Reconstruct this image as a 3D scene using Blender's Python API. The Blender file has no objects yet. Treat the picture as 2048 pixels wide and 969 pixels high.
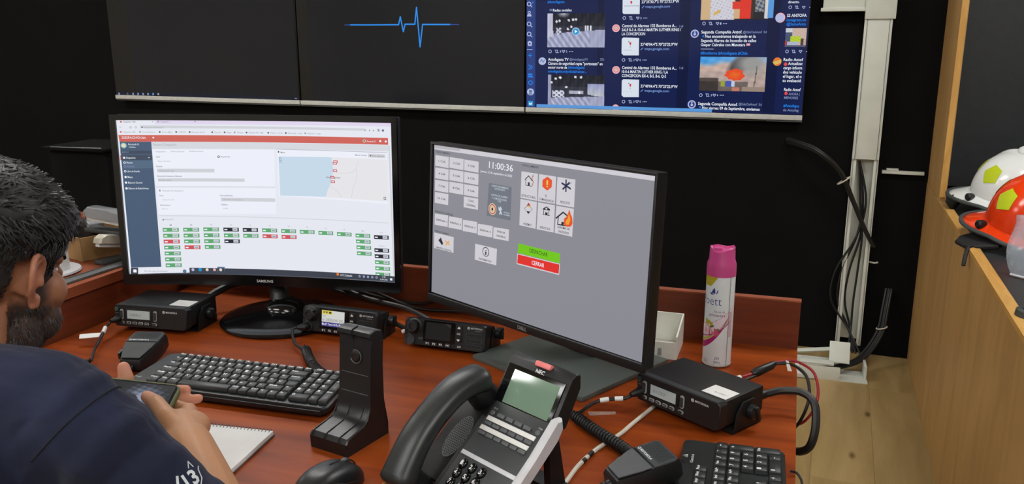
import bpy, bmesh, math, random
import numpy as np
from mathutils import Vector, Matrix, Euler
from mathutils.bvhtree import BVHTree

random.seed(7)
PI = math.pi
SC = bpy.context.scene
COL = SC.collection
DESK = 0.74          # height of the desk top
ROOM = -0.0457       # the room (back wall, partition, screens) is turned this much against the desk

# ------------------------------------------------------------------ camera
cd = bpy.data.cameras.new('camera')
cd.sensor_fit = 'HORIZONTAL'
cd.sensor_width = 36.0
cd.lens = 1713.0 / 2048.0 * 36.0
cd.clip_start = 0.02
cam = bpy.data.objects.new('camera', cd)
COL.objects.link(cam)
yaw, pit, rol = math.radians(18.24), math.radians(13.7), math.radians(-0.1)
fw = Vector((-math.sin(yaw) * math.cos(pit), math.cos(yaw) * math.cos(pit), -math.sin(pit)))
rt = Vector((math.cos(yaw), math.sin(yaw), 0))
up = rt.cross(fw)
rt, up = rt * math.cos(rol) + up * math.sin(rol), up * math.cos(rol) - rt * math.sin(rol)
cam.matrix_world = Matrix(((rt.x, up.x, -fw.x, 0), (rt.y, up.y, -fw.y, 0), (rt.z, up.z, -fw.z, 1.351), (0, 0, 0, 1)))
SC.camera = cam

# ------------------------------------------------------------------ world, exposure
wd = bpy.data.worlds.new('world')
SC.world = wd
wd.use_nodes = True
wd.node_tree.nodes['Background'].inputs[0].default_value = (0.9, 0.95, 1.0, 1)
wd.node_tree.nodes['Background'].inputs[1].default_value = 0.02
vs = SC.view_settings
vs.view_transform = 'Standard'
vs.look = 'None'
vs.exposure = 0.0
vs.gamma = 1.0
vs.use_curve_mapping = False
LAMP = 30.0           # brightness of the ceiling tubes

# ------------------------------------------------------------------ materials
def lin(c):
    return tuple((v / 255 / 12.92) if v / 255 <= 0.04045 else ((v / 255 + 0.055) / 1.055) ** 2.4 for v in c)

def base_mat(name):
    m = bpy.data.materials.new(name)
    m.use_nodes = True
    nt = m.node_tree
    return m, nt, nt.nodes['Principled BSDF']

def mat(name, rgb, rough=0.5, metal=0.0, spec=0.5, var=0.06, scale=40.0, bump=0.0, bscale=200.0, alpha=1.0, trans=0.0, coat=0.0):
    """plain procedural material: base colour with a faint noise, optional fine bump"""
    m, nt, b = base_mat(name)
    c = lin(rgb)
    tc = nt.nodes.new('ShaderNodeTexCoord')
    n = nt.nodes.new('ShaderNodeTexNoise'); n.inputs['Scale'].default_value = scale; n.inputs['Detail'].default_value = 4
    nt.links.new(tc.outputs['Object'], n.inputs['Vector'])
    r = nt.nodes.new('ShaderNodeValToRGB')
    r.color_ramp.elements[0].color = tuple(v * (1 - var) for v in c) + (1,)
    r.color_ramp.elements[1].color = tuple(min(1, v * (1 + var)) for v in c) + (1,)
    r.color_ramp.elements[0].position = 0.3; r.color_ramp.elements[1].position = 0.7
    nt.links.new(n.outputs['Fac'], r.inputs['Fac'])
    nt.links.new(r.outputs['Color'], b.inputs['Base Color'])
    b.inputs['Roughness'].default_value = rough
    b.inputs['Metallic'].default_value = metal
    b.inputs['Specular IOR Level'].default_value = spec
    b.inputs['Alpha'].default_value = alpha
    b.inputs['Transmission Weight'].default_value = trans
    b.inputs['Coat Weight'].default_value = coat
    if bump:
        n2 = nt.nodes.new('ShaderNodeTexNoise'); n2.inputs['Scale'].default_value = bscale; n2.inputs['Detail'].default_value = 3
        nt.links.new(tc.outputs['Object'], n2.inputs['Vector'])
        bp = nt.nodes.new('ShaderNodeBump'); bp.inputs['Strength'].default_value = bump; bp.inputs['Distance'].default_value = 0.002
        nt.links.new(n2.outputs['Fac'], bp.inputs['Height'])
        nt.links.new(bp.outputs['Normal'], b.inputs['Normal'])
    return m

def wood(name, c0, c1, c2, axis=0, scale=3.0, stretch=14.0, rough=0.35, coat=0.0, fine=60.0, spec=0.4):
    """streaked wood grain running along one object axis"""
    m, nt, b = base_mat(name)
    tc = nt.nodes.new('ShaderNodeTexCoord')
    mp = nt.nodes.new('ShaderNodeMapping')
    s = [stretch] * 3; s[axis] = 1.0
    mp.inputs['Scale'].default_value = s
    nt.links.new(tc.outputs['Object'], mp.inputs['Vector'])
    n = nt.nodes.new('ShaderNodeTexNoise'); n.inputs['Scale'].default_value = scale; n.inputs['Detail'].default_value = 6; n.inputs['Distortion'].default_value = 0.8
    nt.links.new(mp.outputs['Vector'], n.inputs['Vector'])
    r = nt.nodes.new('ShaderNodeValToRGB')
    r.color_ramp.elements[0].color = lin(c0) + (1,); r.color_ramp.elements[0].position = 0.32
    r.color_ramp.elements[1].color = lin(c2) + (1,); r.color_ramp.elements[1].position = 0.72
    e = r.color_ramp.elements.new(0.52); e.color = lin(c1) + (1,)
    nt.links.new(n.outputs['Fac'], r.inputs['Fac'])
    n2 = nt.nodes.new('ShaderNodeTexNoise'); n2.inputs['Scale'].default_value = fine; n2.inputs['Detail'].default_value = 3
    mp2 = nt.nodes.new('ShaderNodeMapping'); s2 = [6.0] * 3; s2[axis] = 0.25; mp2.inputs['Scale'].default_value = s2
    nt.links.new(tc.outputs['Object'], mp2.inputs['Vector']); nt.links.new(mp2.outputs['Vector'], n2.inputs['Vector'])
    mx = nt.nodes.new('ShaderNodeMix'); mx.data_type = 'RGBA'; mx.blend_type = 'MULTIPLY'; mx.inputs[0].default_value = 0.35
    nt.links.new(r.outputs['Color'], mx.inputs[6]); nt.links.new(n2.outputs['Color'], mx.inputs[7])
    r2 = nt.nodes.new('ShaderNodeValToRGB'); r2.color_ramp.elements[0].color = (0.62, 0.62, 0.62, 1); r2.color_ramp.elements[1].color = (1.25, 1.25, 1.25, 1)
    nt.links.new(n2.outputs['Fac'], r2.inputs['Fac']); nt.links.new(r2.outputs['Color'], mx.inputs[7])
    nt.links.new(mx.outputs[2], b.inputs['Base Color'])
    b.inputs['Roughness'].default_value = rough
    b.inputs['Coat Weight'].default_value = coat
    b.inputs['Specular IOR Level'].default_value = spec
    return m

def print_mat(name, emit, rough=0.4, spec=0.4):
    """flat print whose colours come from the mesh's colour attribute; emit > 0 for lit screens"""
    m, nt, b = base_mat(name)
    a = nt.nodes.new('ShaderNodeAttribute'); a.attribute_name = 'Col'
    b.inputs['Roughness'].default_value = rough
    b.inputs['Specular IOR Level'].default_value = spec
    if emit:
        b.inputs['Base Color'].default_value = (0.004, 0.004, 0.005, 1)
        nt.links.new(a.outputs['Color'], b.inputs['Emission Color'])
        b.inputs['Emission Strength'].default_value = emit
    else:
        nt.links.new(a.outputs['Color'], b.inputs['Base Color'])
    return m

M = {}
M['print'] = print_mat('printed_ink', 0, 0.5)
M['screen'] = print_mat('lit_screen', 1.0, 0.22, 0.35)
M['screen_matte'] = print_mat('lit_screen_matte', 1.0, 0.45, 0.3)
M['tv'] = print_mat('lit_tv_screen', 1.0, 0.12, 0.2)
M['black'] = mat('black_plastic', (21, 22, 24), 0.42, var=0.1, bump=0.15, bscale=900)
M['black_gloss'] = mat('glossy_black_plastic', (12, 12, 14), 0.14)
M['black_soft'] = mat('satin_black_plastic', (24, 26, 28), 0.36, bump=0.1, bscale=700)
M['black_metal'] = mat('black_painted_metal', (17, 17, 18), 0.5, bump=0.2, bscale=1200)
M['groove'] = mat('dark_groove', (7, 7, 8), 0.7)
M['darkgrey'] = mat('dark_grey_plastic', (52, 56, 58), 0.42, bump=0.12, bscale=800)
M['midgrey'] = mat('mid_grey_plastic', (88, 92, 94), 0.42)
M['button'] = mat('grey_button_rubber', (46, 48, 50), 0.5)
M['rim'] = mat('light_button_rim', (150, 152, 150), 0.4)
M['silver'] = mat('silver_strip', (196, 198, 194), 0.4)
M['silver_plastic'] = mat('silver_grey_plastic', (202, 204, 210), 0.35)
M['white_plastic'] = mat('white_plastic', (226, 226, 216), 0.4)
M['paper'] = mat('white_paper', (236, 238, 238), 0.8, var=0.02)
M['label_white'] = mat('white_label', (225, 226, 224), 0.6, var=0.03)
M['tape'] = mat('clear_tape', (200, 190, 180), 0.25, alpha=0.22)
M['cable'] = mat('black_cable_rubber', (22, 23, 24), 0.5)
M['cable_red'] = mat('red_cable', (150, 28, 40), 0.45)
M['cable_white'] = mat('white_cable', (205, 200, 186), 0.5)
M['trunk'] = mat('white_trunking_plastic', (206, 210, 200), 0.5, var=0.05, scale=12)
M['keycap'] = mat('keyboard_key_black', (40, 43, 44), 0.45, bump=0.1, bscale=600)
M['kb_body'] = mat('keyboard_body_black', (34, 38, 39), 0.36, bump=0.1, bscale=600)
M['base_grey'] = mat('grey_stand_base', (80, 86, 83), 0.34, var=0.12, scale=9)
M['wall'] = mat('black_wall_paint', (16, 16, 17), 0.85, spec=0.08, var=0.12, scale=6)
M['wall_room'] = mat('room_wall_paint', (120, 112, 100), 0.9, var=0.05, scale=4)
M['ceiling'] = mat('ceiling_white', (205, 203, 196), 0.9, var=0.04, scale=4)
M['slate'] = mat('slate_laminate', (38, 42, 45), 0.5, var=0.15, scale=30)
M['desk'] = wood('cherry_desk_top', (114, 46, 12), (142, 61, 16), (160, 75, 22), axis=0, scale=2.4, stretch=9, rough=0.40, spec=0.2)
M['desk_panel'] = wood('cherry_desk_panel', (98, 44, 23), (114, 53, 29), (128, 62, 35), axis=0, scale=2.0, stretch=12, rough=0.45)
M['desk_edge'] = wood('cherry_edge_band', (142, 76, 50), (158, 88, 60), (170, 98, 68), axis=0, scale=3.0, stretch=5, rough=0.4)
M['partition'] = wood('brown_partition_laminate', (176, 136, 82), (188, 148, 91), (198, 158, 100), axis=2, scale=2.0, stretch=5, rough=0.5)
M['edge_oak'] = wood('light_oak_edge', (188, 140, 70), (202, 154, 82), (212, 166, 94), axis=2, scale=6, stretch=6, rough=0.5)
M['cardboard'] = mat('brown_cardboard', (150, 118, 74), 0.8, var=0.08, bump=0.2, bscale=120)

# ------------------------------------------------------------------ mesh builder
class G:
    def __init__(s):
        s.v = []; s.f = []
    def add(s, vs_, fs_):
        o = len(s.v)
        s.v.extend(tuple(p) for p in vs_)
        s.f.extend(tuple(i + o for i in f) for f in fs_)
        return s
    def box(s, c, d, rot=None):
        x, y, z = (k / 2 for k in d)
        p = [Vector(q) for q in ((-x, -y, -z), (x, -y, -z), (x, y, -z), (-x, y, -z), (-x, -y, z), (x, -y, z), (x, y, z), (-x, y, z))]
        if rot is not None: p = [rot @ q for q in p]
        c = Vector(c)
        return s.add([q + c for q in p], [(3, 2, 1, 0), (4, 5, 6, 7), (0, 1, 5, 4), (1, 2, 6, 5), (2, 3, 7, 6), (3, 0, 4, 7)])
    def rbox(s, c, d, r=0.003, seg=2, taper=None, rot=None):
        """box with rounded edges; taper = (sx, sy) scale of the top face"""
        bm = bmesh.new()
        bmesh.ops.create_cube(bm, size=1)
        for v in bm.verts:
            v.co.x *= d[0]; v.co.y *= d[1]; v.co.z *= d[2]
            if taper and v.co.z > 0: v.co.x *= taper[0]; v.co.y *= taper[1]
        r = min(r, min(d) * 0.49)
        bmesh.ops.bevel(bm, geom=bm.edges[:], offset=r, segments=seg, profile=0.6, affect='EDGES')
        bm.verts.index_update()
        c = Vector(c)
        vs_ = [(rot @ v.co if rot is not None else v.co) + c for v in bm.verts]
        fs_ = [tuple(v.index for v in f.verts) for f in bm.faces]
        bm.free()
        return s.add(vs_, fs_)
    def prism(s, poly, t0, t1, ax='y', taper=1.0, bev=0.0):
        """polygon in a plane pushed along ax ('x','y','z') from t0 to t1"""
        def P(a, b, t):
            return {'y': (a, t, b), 'x': (t, a, b), 'z': (a, b, t)}[ax]
        n = len(poly)
        if bev:
            ca = sum(p[0] for p in poly) / n; cb = sum(p[1] for p in poly) / n
            def shr(p):
                da, db = p[0] - ca, p[1] - cb; L = math.hypot(da, db) or 1
                k = max(0, (L - bev) / L); return (ca + da * k, cb + db * k)
            sm = [shr(p) for p in poly]; sg = 1 if t1 > t0 else -1
            rings = [(sm, t0), (poly, t0 + sg * bev), (poly, t1 - sg * bev), (sm, t1)]
        else:
            rings = [(poly, t0), ([(p[0] * taper, p[1] * taper) for p in poly] if taper != 1 else poly, t1)]
        vs_ = [P(a, b, t) for ring, t in rings for a, b in ring]
        fs_ = []
        for k in range(len(rings) - 1):
            for i in range(n):
                j = (i + 1) % n
                fs_.append((k * n + i, k * n + j, (k + 1) * n + j, (k + 1) * n + i))
        fs_.append(tuple(range(n))[::-1]); fs_.append(tuple((len(rings) - 1) * n + i for i in range(n)))
        return s.add(vs_, fs_)
    def lathe(s, prof, n=32, c=(0, 0, 0), axis='z', sx=1.0, sy=1.0):
        vs_ = []; fs_ = []
        for r, h in prof:
            for i in range(n):
                a = 2 * PI * i / n
                x, y = r * math.cos(a) * sx, r * math.sin(a) * sy
                q = {'z': (x, y, h), 'y': (x, h, y), 'x': (h, x, y)}[axis]
                vs_.append((q[0] + c[0], q[1] + c[1], q[2] + c[2]))
        m = len(prof)
        for k in range(m - 1):
            for i in range(n):
                j = (i + 1) % n
                fs_.append((k * n + i, k * n + j, (k + 1) * n + j, (k + 1) * n + i))
        if prof[0][0] > 1e-6: fs_.append(tuple(range(n))[::-1])
        if prof[-1][0] > 1e-6: fs_.append(tuple((m - 1) * n + i for i in range(n)))
        return s.add(vs_, fs_)
    def cyl(s, p0, p1, r0, r1=None, n=16):
        return s.tube([p0, p1], [r0, r0 if r1 is None else r1], n)
    def tube(s, pts, r, n=10, caps=True, smooth=0):
        pts = [Vector(p) for p in pts]
        if smooth: pts = spline(pts, smooth)
        m = len(pts)
        if not isinstance(r, (list, tuple)): rs = [r] * m
        elif len(r) == m: rs = r
        else: rs = [r[0] + (r[-1] - r[0]) * i / (m - 1) for i in range(m)]
        vs_ = []; fs_ = []
        t = (pts[1] - pts[0]).normalized()
        u = t.orthogonal().normalized()
        for k in range(m):
            t2 = (pts[min(k + 1, m - 1)] - pts[max(k - 1, 0)])
            if t2.length > 1e-9: t = t2.normalized()
            u = (u - t * u.dot(t))
            u = u.normalized() if u.length > 1e-6 else t.orthogonal().normalized()
            w = t.cross(u)
            for i in range(n):
                a = 2 * PI * i / n
                vs_.append(pts[k] + (u * math.cos(a) + w * math.sin(a)) * rs[k])
        for k in range(m - 1):
            for i in range(n):
                j = (i + 1) % n
                fs_.append((k * n + i, k * n + j, (k + 1) * n + j, (k + 1) * n + i))
        if caps:
            fs_.append(tuple(range(n))[::-1]); fs_.append(tuple((m - 1) * n + i for i in range(n)))
        return s.add(vs_, fs_)
    def ell(s, c, r, nu=20, nv=14, rot=None):
        vs_ = [(0, 0, -1)]; fs_ = []
        for k in range(1, nv):
            ph = -PI / 2 + PI * k / nv
            for i in range(nu):
                a = 2 * PI * i / nu
                vs_.append((math.cos(ph) * math.cos(a), math.cos(ph) * math.sin(a), math.sin(ph)))
        vs_.append((0, 0, 1))
        for i in range(nu): fs_.append((0, 1 + (i + 1) % nu, 1 + i))
        for k in range(nv - 2):
            for i in range(nu):
                j = (i + 1) % nu
                fs_.append((1 + k * nu + i, 1 + k * nu + j, 1 + (k + 1) * nu + j, 1 + (k + 1) * nu + i))
        L = len(vs_) - 1; o = 1 + (nv - 2) * nu
        for i in range(nu): fs_.append((L, o + i, o + (i + 1) % nu))
        out = []
        for q in vs_:
            p = Vector((q[0] * r[0], q[1] * r[1], q[2] * r[2]))
            if rot is not None: p = rot @ p
            out.append(p + Vector(c))
        return s.add(out, fs_)
    def capsule(s, p0, p1, r0, r1, n=14):
        p0, p1 = Vector(p0), Vector(p1); d = (p1 - p0).normalized(); pts = []; rs = []
        for k in range(5):
            a = PI / 2 * k / 4; pts.append(p0 - d * r0 * math.cos(a)); rs.append(max(1e-4, r0 * math.sin(a)))
        for k in range(5):
            a = PI / 2 * k / 4; pts.append(p1 + d * r1 * math.sin(a)); rs.append(max(1e-4, r1 * math.cos(a)))
        return s.tube(pts, rs, n)
    def xf(s, m):
        s.v = [tuple(m @ Vector(p)) for p in s.v]; return s
    def mesh(s, name, smooth=40):
        me = bpy.data.meshes.new(name)
        me.from_pydata(s.v, [], s.f)
        me.validate()
        bm = bmesh.new(); bm.from_mesh(me); bmesh.ops.recalc_face_normals(bm, faces=bm.faces[:]); bm.to_mesh(me); bm.free()
        if smooth:
            me.polygons.foreach_set('use_smooth', [True] * len(me.polygons))
            me.set_sharp_from_angle(angle=math.radians(smooth))
        me.update()
        return me
    def build(s, name, m, parent=None, smooth=40):
        me = s.mesh(name, smooth)
        me.materials.append(M[m] if isinstance(m, str) else m)
        o = bpy.data.objects.new(name, me)
        COL.objects.link(o)
        if parent is not None: o.parent = parent
        return o

def spline(pts, n=6):
    pts = [Vector(p) for p in pts]; out = []
    for i in range(len(pts) - 1):
        p0 = pts[max(i - 1, 0)]; p1 = pts[i]; p2 = pts[i + 1]; p3 = pts[min(i + 2, len(pts) - 1)]
        for k in range(n):
            t = k / n
            out.append(0.5 * ((2 * p1) + (p2 - p0) * t + (2 * p0 - 5 * p1 + 4 * p2 - p3) * t * t + (3 * p1 - p0 - 3 * p2 + p3) * t ** 3))
    out.append(pts[-1]); return out

def coil(path, R, r, turns, n=6, per=10):
    """helix of radius R round a path -> points of the wire"""
    pts = spline(path, 10); L = [0]
    for a, b in zip(pts, pts[1:]): L.append(L[-1] + (b - a).length)
    out = []; N = int(turns * per); u = None
    for k in range(N + 1):
        d = L[-1] * k / N; i = max(j for j in range(len(L)) if L[j] <= d + 1e-12); i = min(i, len(pts) - 2)
        t = (d - L[i]) / max(1e-9, L[i + 1] - L[i]); p = pts[i].lerp(pts[i + 1], t)
        tg = (pts[i + 1] - pts[i]).normalized()
        u = Vector((0, 0, 1)) - tg * tg.z; u.normalize(); w = tg.cross(u)
        a = 2 * PI * k / per
        out.append(p + (u * math.cos(a) + w * math.sin(a)) * R)
    return out

def rrect(w, h, r, n=4, cx=0, cy=0):
    r = min(r, w / 2 - 1e-5, h / 2 - 1e-5); out = []
    for qx, qy, a0 in ((1, 1, 0), (-1, 1, PI / 2), (-1, -1, PI), (1, -1, 1.5 * PI)):
        for k in range(n + 1):
            a = a0 + PI / 2 * k / n
            out.append((cx + qx * (w / 2 - r) + r * math.cos(a), cy + qy * (h / 2 - r) + r * math.sin(a)))
    return out

def thing(name, label, cat, loc=(0, 0, 0), rotz=0.0, group=None, rot=None):
    o = bpy.data.objects.new(name, None)
    o.empty_display_size = 0.03
    COL.objects.link(o)
    o.location = loc
    o.rotation_euler = rot if rot else (0, 0, rotz)
    return tag(o, label, cat, group)

def tag(o, label, cat, group=None):
    o['label'] = label; o['category'] = cat
    if group: o['group'] = group
    return o

def struct(o):
    o['kind'] = 'structure'; return o

# ------------------------------------------------------------------ lettering and flat print
_tc = {}
def text_geo(s, bold=0.0):
    key = (s, bold)
    if key in _tc: return _tc[key]
    cu = bpy.data.curves.new('t', 'FONT'); cu.body = s; cu.size = 1; cu.resolution_u = 2; cu.offset = bold
    ob = bpy.data.objects.new('t', cu); COL.objects.link(ob)
    dg = bpy.context.evaluated_depsgraph_get()
    me = bpy.data.meshes.new_from_object(ob.evaluated_get(dg))
    vs_ = [(v.co.x, v.co.y) for v in me.vertices]; fs_ = [tuple(p.vertices) for p in me.polygons]
    bpy.data.objects.remove(ob); bpy.data.curves.remove(cu); bpy.data.meshes.remove(me)
    if vs_:
        x0 = min(p[0] for p in vs_); x1 = max(p[0] for p in vs_)
        vs_ = [(p[0] - x0, p[1]) for p in vs_]; w = x1 - x0
    else: w = 1
    _tc[key] = (vs_, fs_, w); return _tc[key]

class Canvas:
    """flat print: coloured polygons on a rectangle w x h (x right, y up, origin at its centre), stacked in hair-thin layers"""
    def __init__(s, w, h, fmap=None, step=0.00012):
        s.w, s.h = w, h; s.v = []; s.f = []; s.c = []; s.step = step
        s.fmap = fmap or (lambda x, y, o: (x, -o, y)); s.strip = 0
    def _c(s, c):
        return (lin(PAL[c]) if isinstance(c, str) else lin(c)) + (1,)
    def poly(s, pts, c, L=1):
        if s.strip:
            x0 = min(p[0] for p in pts); x1 = max(p[0] for p in pts)
            n = int(math.ceil((x1 - x0) / s.strip))
            if n > 1:
                for i in range(n):
                    q = pts
                    for lim, sg in ((x0 + (x1 - x0) * i / n, 1), (x0 + (x1 - x0) * (i + 1) / n, -1)):
                        out = []
                        for a, b in zip(q, q[1:] + q[:1]):
                            ia, ib = (a[0] - lim) * sg >= 0, (b[0] - lim) * sg >= 0
                            if ia: out.append(a)
                            if ia != ib: t = (lim - a[0]) / (b[0] - a[0]); out.append((lim, a[1] + (b[1] - a[1]) * t))
                        q = out
                        if not q: break
                    if len(q) > 2: s._poly(q, c, L)
                return
        s._poly(list(pts), c, L)
    def _poly(s, pts, c, L):
        o = len(s.v); s.v += [(x, y, L) for x, y in pts]; s.f.append(tuple(range(o, o + len(pts)))); s.c.append([s._c(c)] * len(pts))
    def rect(s, x0, y0, x1, y1, c, L=1, nx=1):
        for i in range(nx):
            a = x0 + (x1 - x0) * i / nx; b = x0 + (x1 - x0) * (i + 1) / nx
            s.poly([(a, y0), (b, y0), (b, y1), (a, y1)], c, L)
    def circ(s, x, y, rx, c, L=2, ry=None, n=16):
        ry = ry or rx
        s.poly([(x + rx * math.cos(2 * PI * i / n), y + ry * math.sin(2 * PI * i / n)) for i in range(n)], c, L)
    def line(s, pts, w, c, L=3):
        for (x0, y0), (x1, y1) in zip(pts, pts[1:]):
            d = math.hypot(x1 - x0, y1 - y0) or 1e-9; nx, ny = -(y1 - y0) / d * w / 2, (x1 - x0) / d * w / 2
            ex, ey = (x1 - x0) / d * w * 0.3, (y1 - y0) / d * w * 0.3
            s.poly([(x0 + nx - ex, y0 + ny - ey), (x0 - nx - ex, y0 - ny - ey), (x1 - nx + ex, y1 - ny + ey), (x1 + nx + ex, y1 + ny + ey)], c, L)
    def text(s, t, x, y, w, h, c, L=4, bold=0.012, rot=0.0):
        """lettering with its baseline starting at (x, y), fitted to width w (0: natural) and capital height h"""
        vs_, fs_, tw = text_geo(t, bold)
        ky = h / 0.69; kx = (w / tw) if w else ky; o = len(s.v); col = s._c(c); ca, sa = math.cos(rot), math.sin(rot)
        s.v += [(x + p[0] * kx * ca - p[1] * ky * sa, y + p[0] * kx * sa + p[1] * ky * ca, L) for p in vs_]
        for f in fs_: s.f.append(tuple(i + o for i in f)); s.c.append([col] * len(f))
        return tw * kx
    def grid(s, x0, y0, x1, y1, fn, nx=40, ny=26, L=2):
        """picture: fn(u, v) -> rgb, v from the top"""
        o = len(s.v); cc = []
        for j in range(ny + 1):
            for i in range(nx + 1):
                u, v = i / nx, j / ny
                s.v.append((x0 + (x1 - x0) * u, y1 + (y0 - y1) * v, L)); cc.append(lin(tuple(max(0, min(255, q)) for q in fn(u, v))) + (1,))
        for j in range(ny):
            for i in range(nx):
                a = j * (nx + 1) + i; q = (a, a + 1, a + nx + 2, a + nx + 1)
                s.f.append(tuple(k + o for k in q)); s.c.append([cc[k] for k in q])
    def build(s, name, m, parent=None):
        me = bpy.data.meshes.new(name)
        me.from_pydata([s.fmap(x, y, L * s.step) for x, y, L in s.v], [], s.f)
        at = me.color_attributes.new('Col', 'FLOAT_COLOR', 'CORNER')
        at.data.foreach_set('color', [k for f in s.c for c in f for k in c])
        me.materials.append(M[m] if isinstance(m, str) else m)
        o = bpy.data.objects.new(name, me); COL.objects.link(o)
        if parent is not None: o.parent = parent
        return o

PAL = dict(w=(235, 240, 250), navy=(20, 31, 74), navy2=(16, 24, 58), side=(42, 62, 122), lav=(176, 186, 222), blue=(30, 130, 235), lblue=(88, 150, 215),
    cyan=(30, 150, 205), steel=(92, 116, 150), mut=(128, 142, 180), link=(120, 150, 210), pink=(232, 170, 178), pink2=(214, 130, 142), cream=(226, 214, 196), grn=(90, 130, 96), map=(214, 222, 234),
    red=(205, 50, 60), redl=(222, 72, 80), grey=(150, 152, 158), dgrey=(88, 90, 98), indigo=(48, 58, 130), orange=(224, 120, 50), yel=(214, 180, 90),
    tvblk=(24, 24, 26), tvbar=(20, 24, 40), ekg=(45, 140, 232), ekg2=(50, 80, 160),
    swhite=(228, 231, 240), swhite2=(235, 238, 248), slav=(222, 212, 236), sgrey=(206, 208, 214), sgrey2=(168, 170, 178), sred=(205, 98, 88), sredd=(205, 82, 86), sslate=(70, 90, 116), sslate2=(62, 74, 92), sslate3=(82, 104, 128),
    sslate4=(58, 64, 76), sbar=(212, 216, 222), sgreen=(92, 166, 110), sblack=(38, 42, 52), sea=(196, 216, 232), land=(228, 228, 232), road=(206, 206, 212), teal=(120, 180, 172), grnl=(120, 220, 140),
    dgry=(137, 137, 146), dtitle=(205, 203, 210), dtitle2=(180, 178, 184), dblk=(38, 38, 44), dwht=(206, 204, 210), dwt=(232, 234, 240), dpan=(110, 116, 126), dlb=(196, 206, 216), dcream=(214, 190, 160), dred=(180, 60, 56),
    dora=(226, 84, 40), dyel=(238, 190, 90), dyel2=(232, 160, 50), dnav=(40, 44, 76), dgrn=(112, 196, 24), dgrnt=(48, 92, 20), dredb=(222, 48, 42), k=(20, 20, 22), lcd=(176, 188, 190), lcdt=(120, 134, 138),
    magenta=(176, 34, 110), lime=(196, 186, 48), navyb=(58, 70, 150), mauve=(150, 96, 140), rose=(206, 90, 120), leaf=(90, 120, 80), canw=(226, 234, 238), tinp=(110, 90, 92), skyb=(90, 160, 220))

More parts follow.
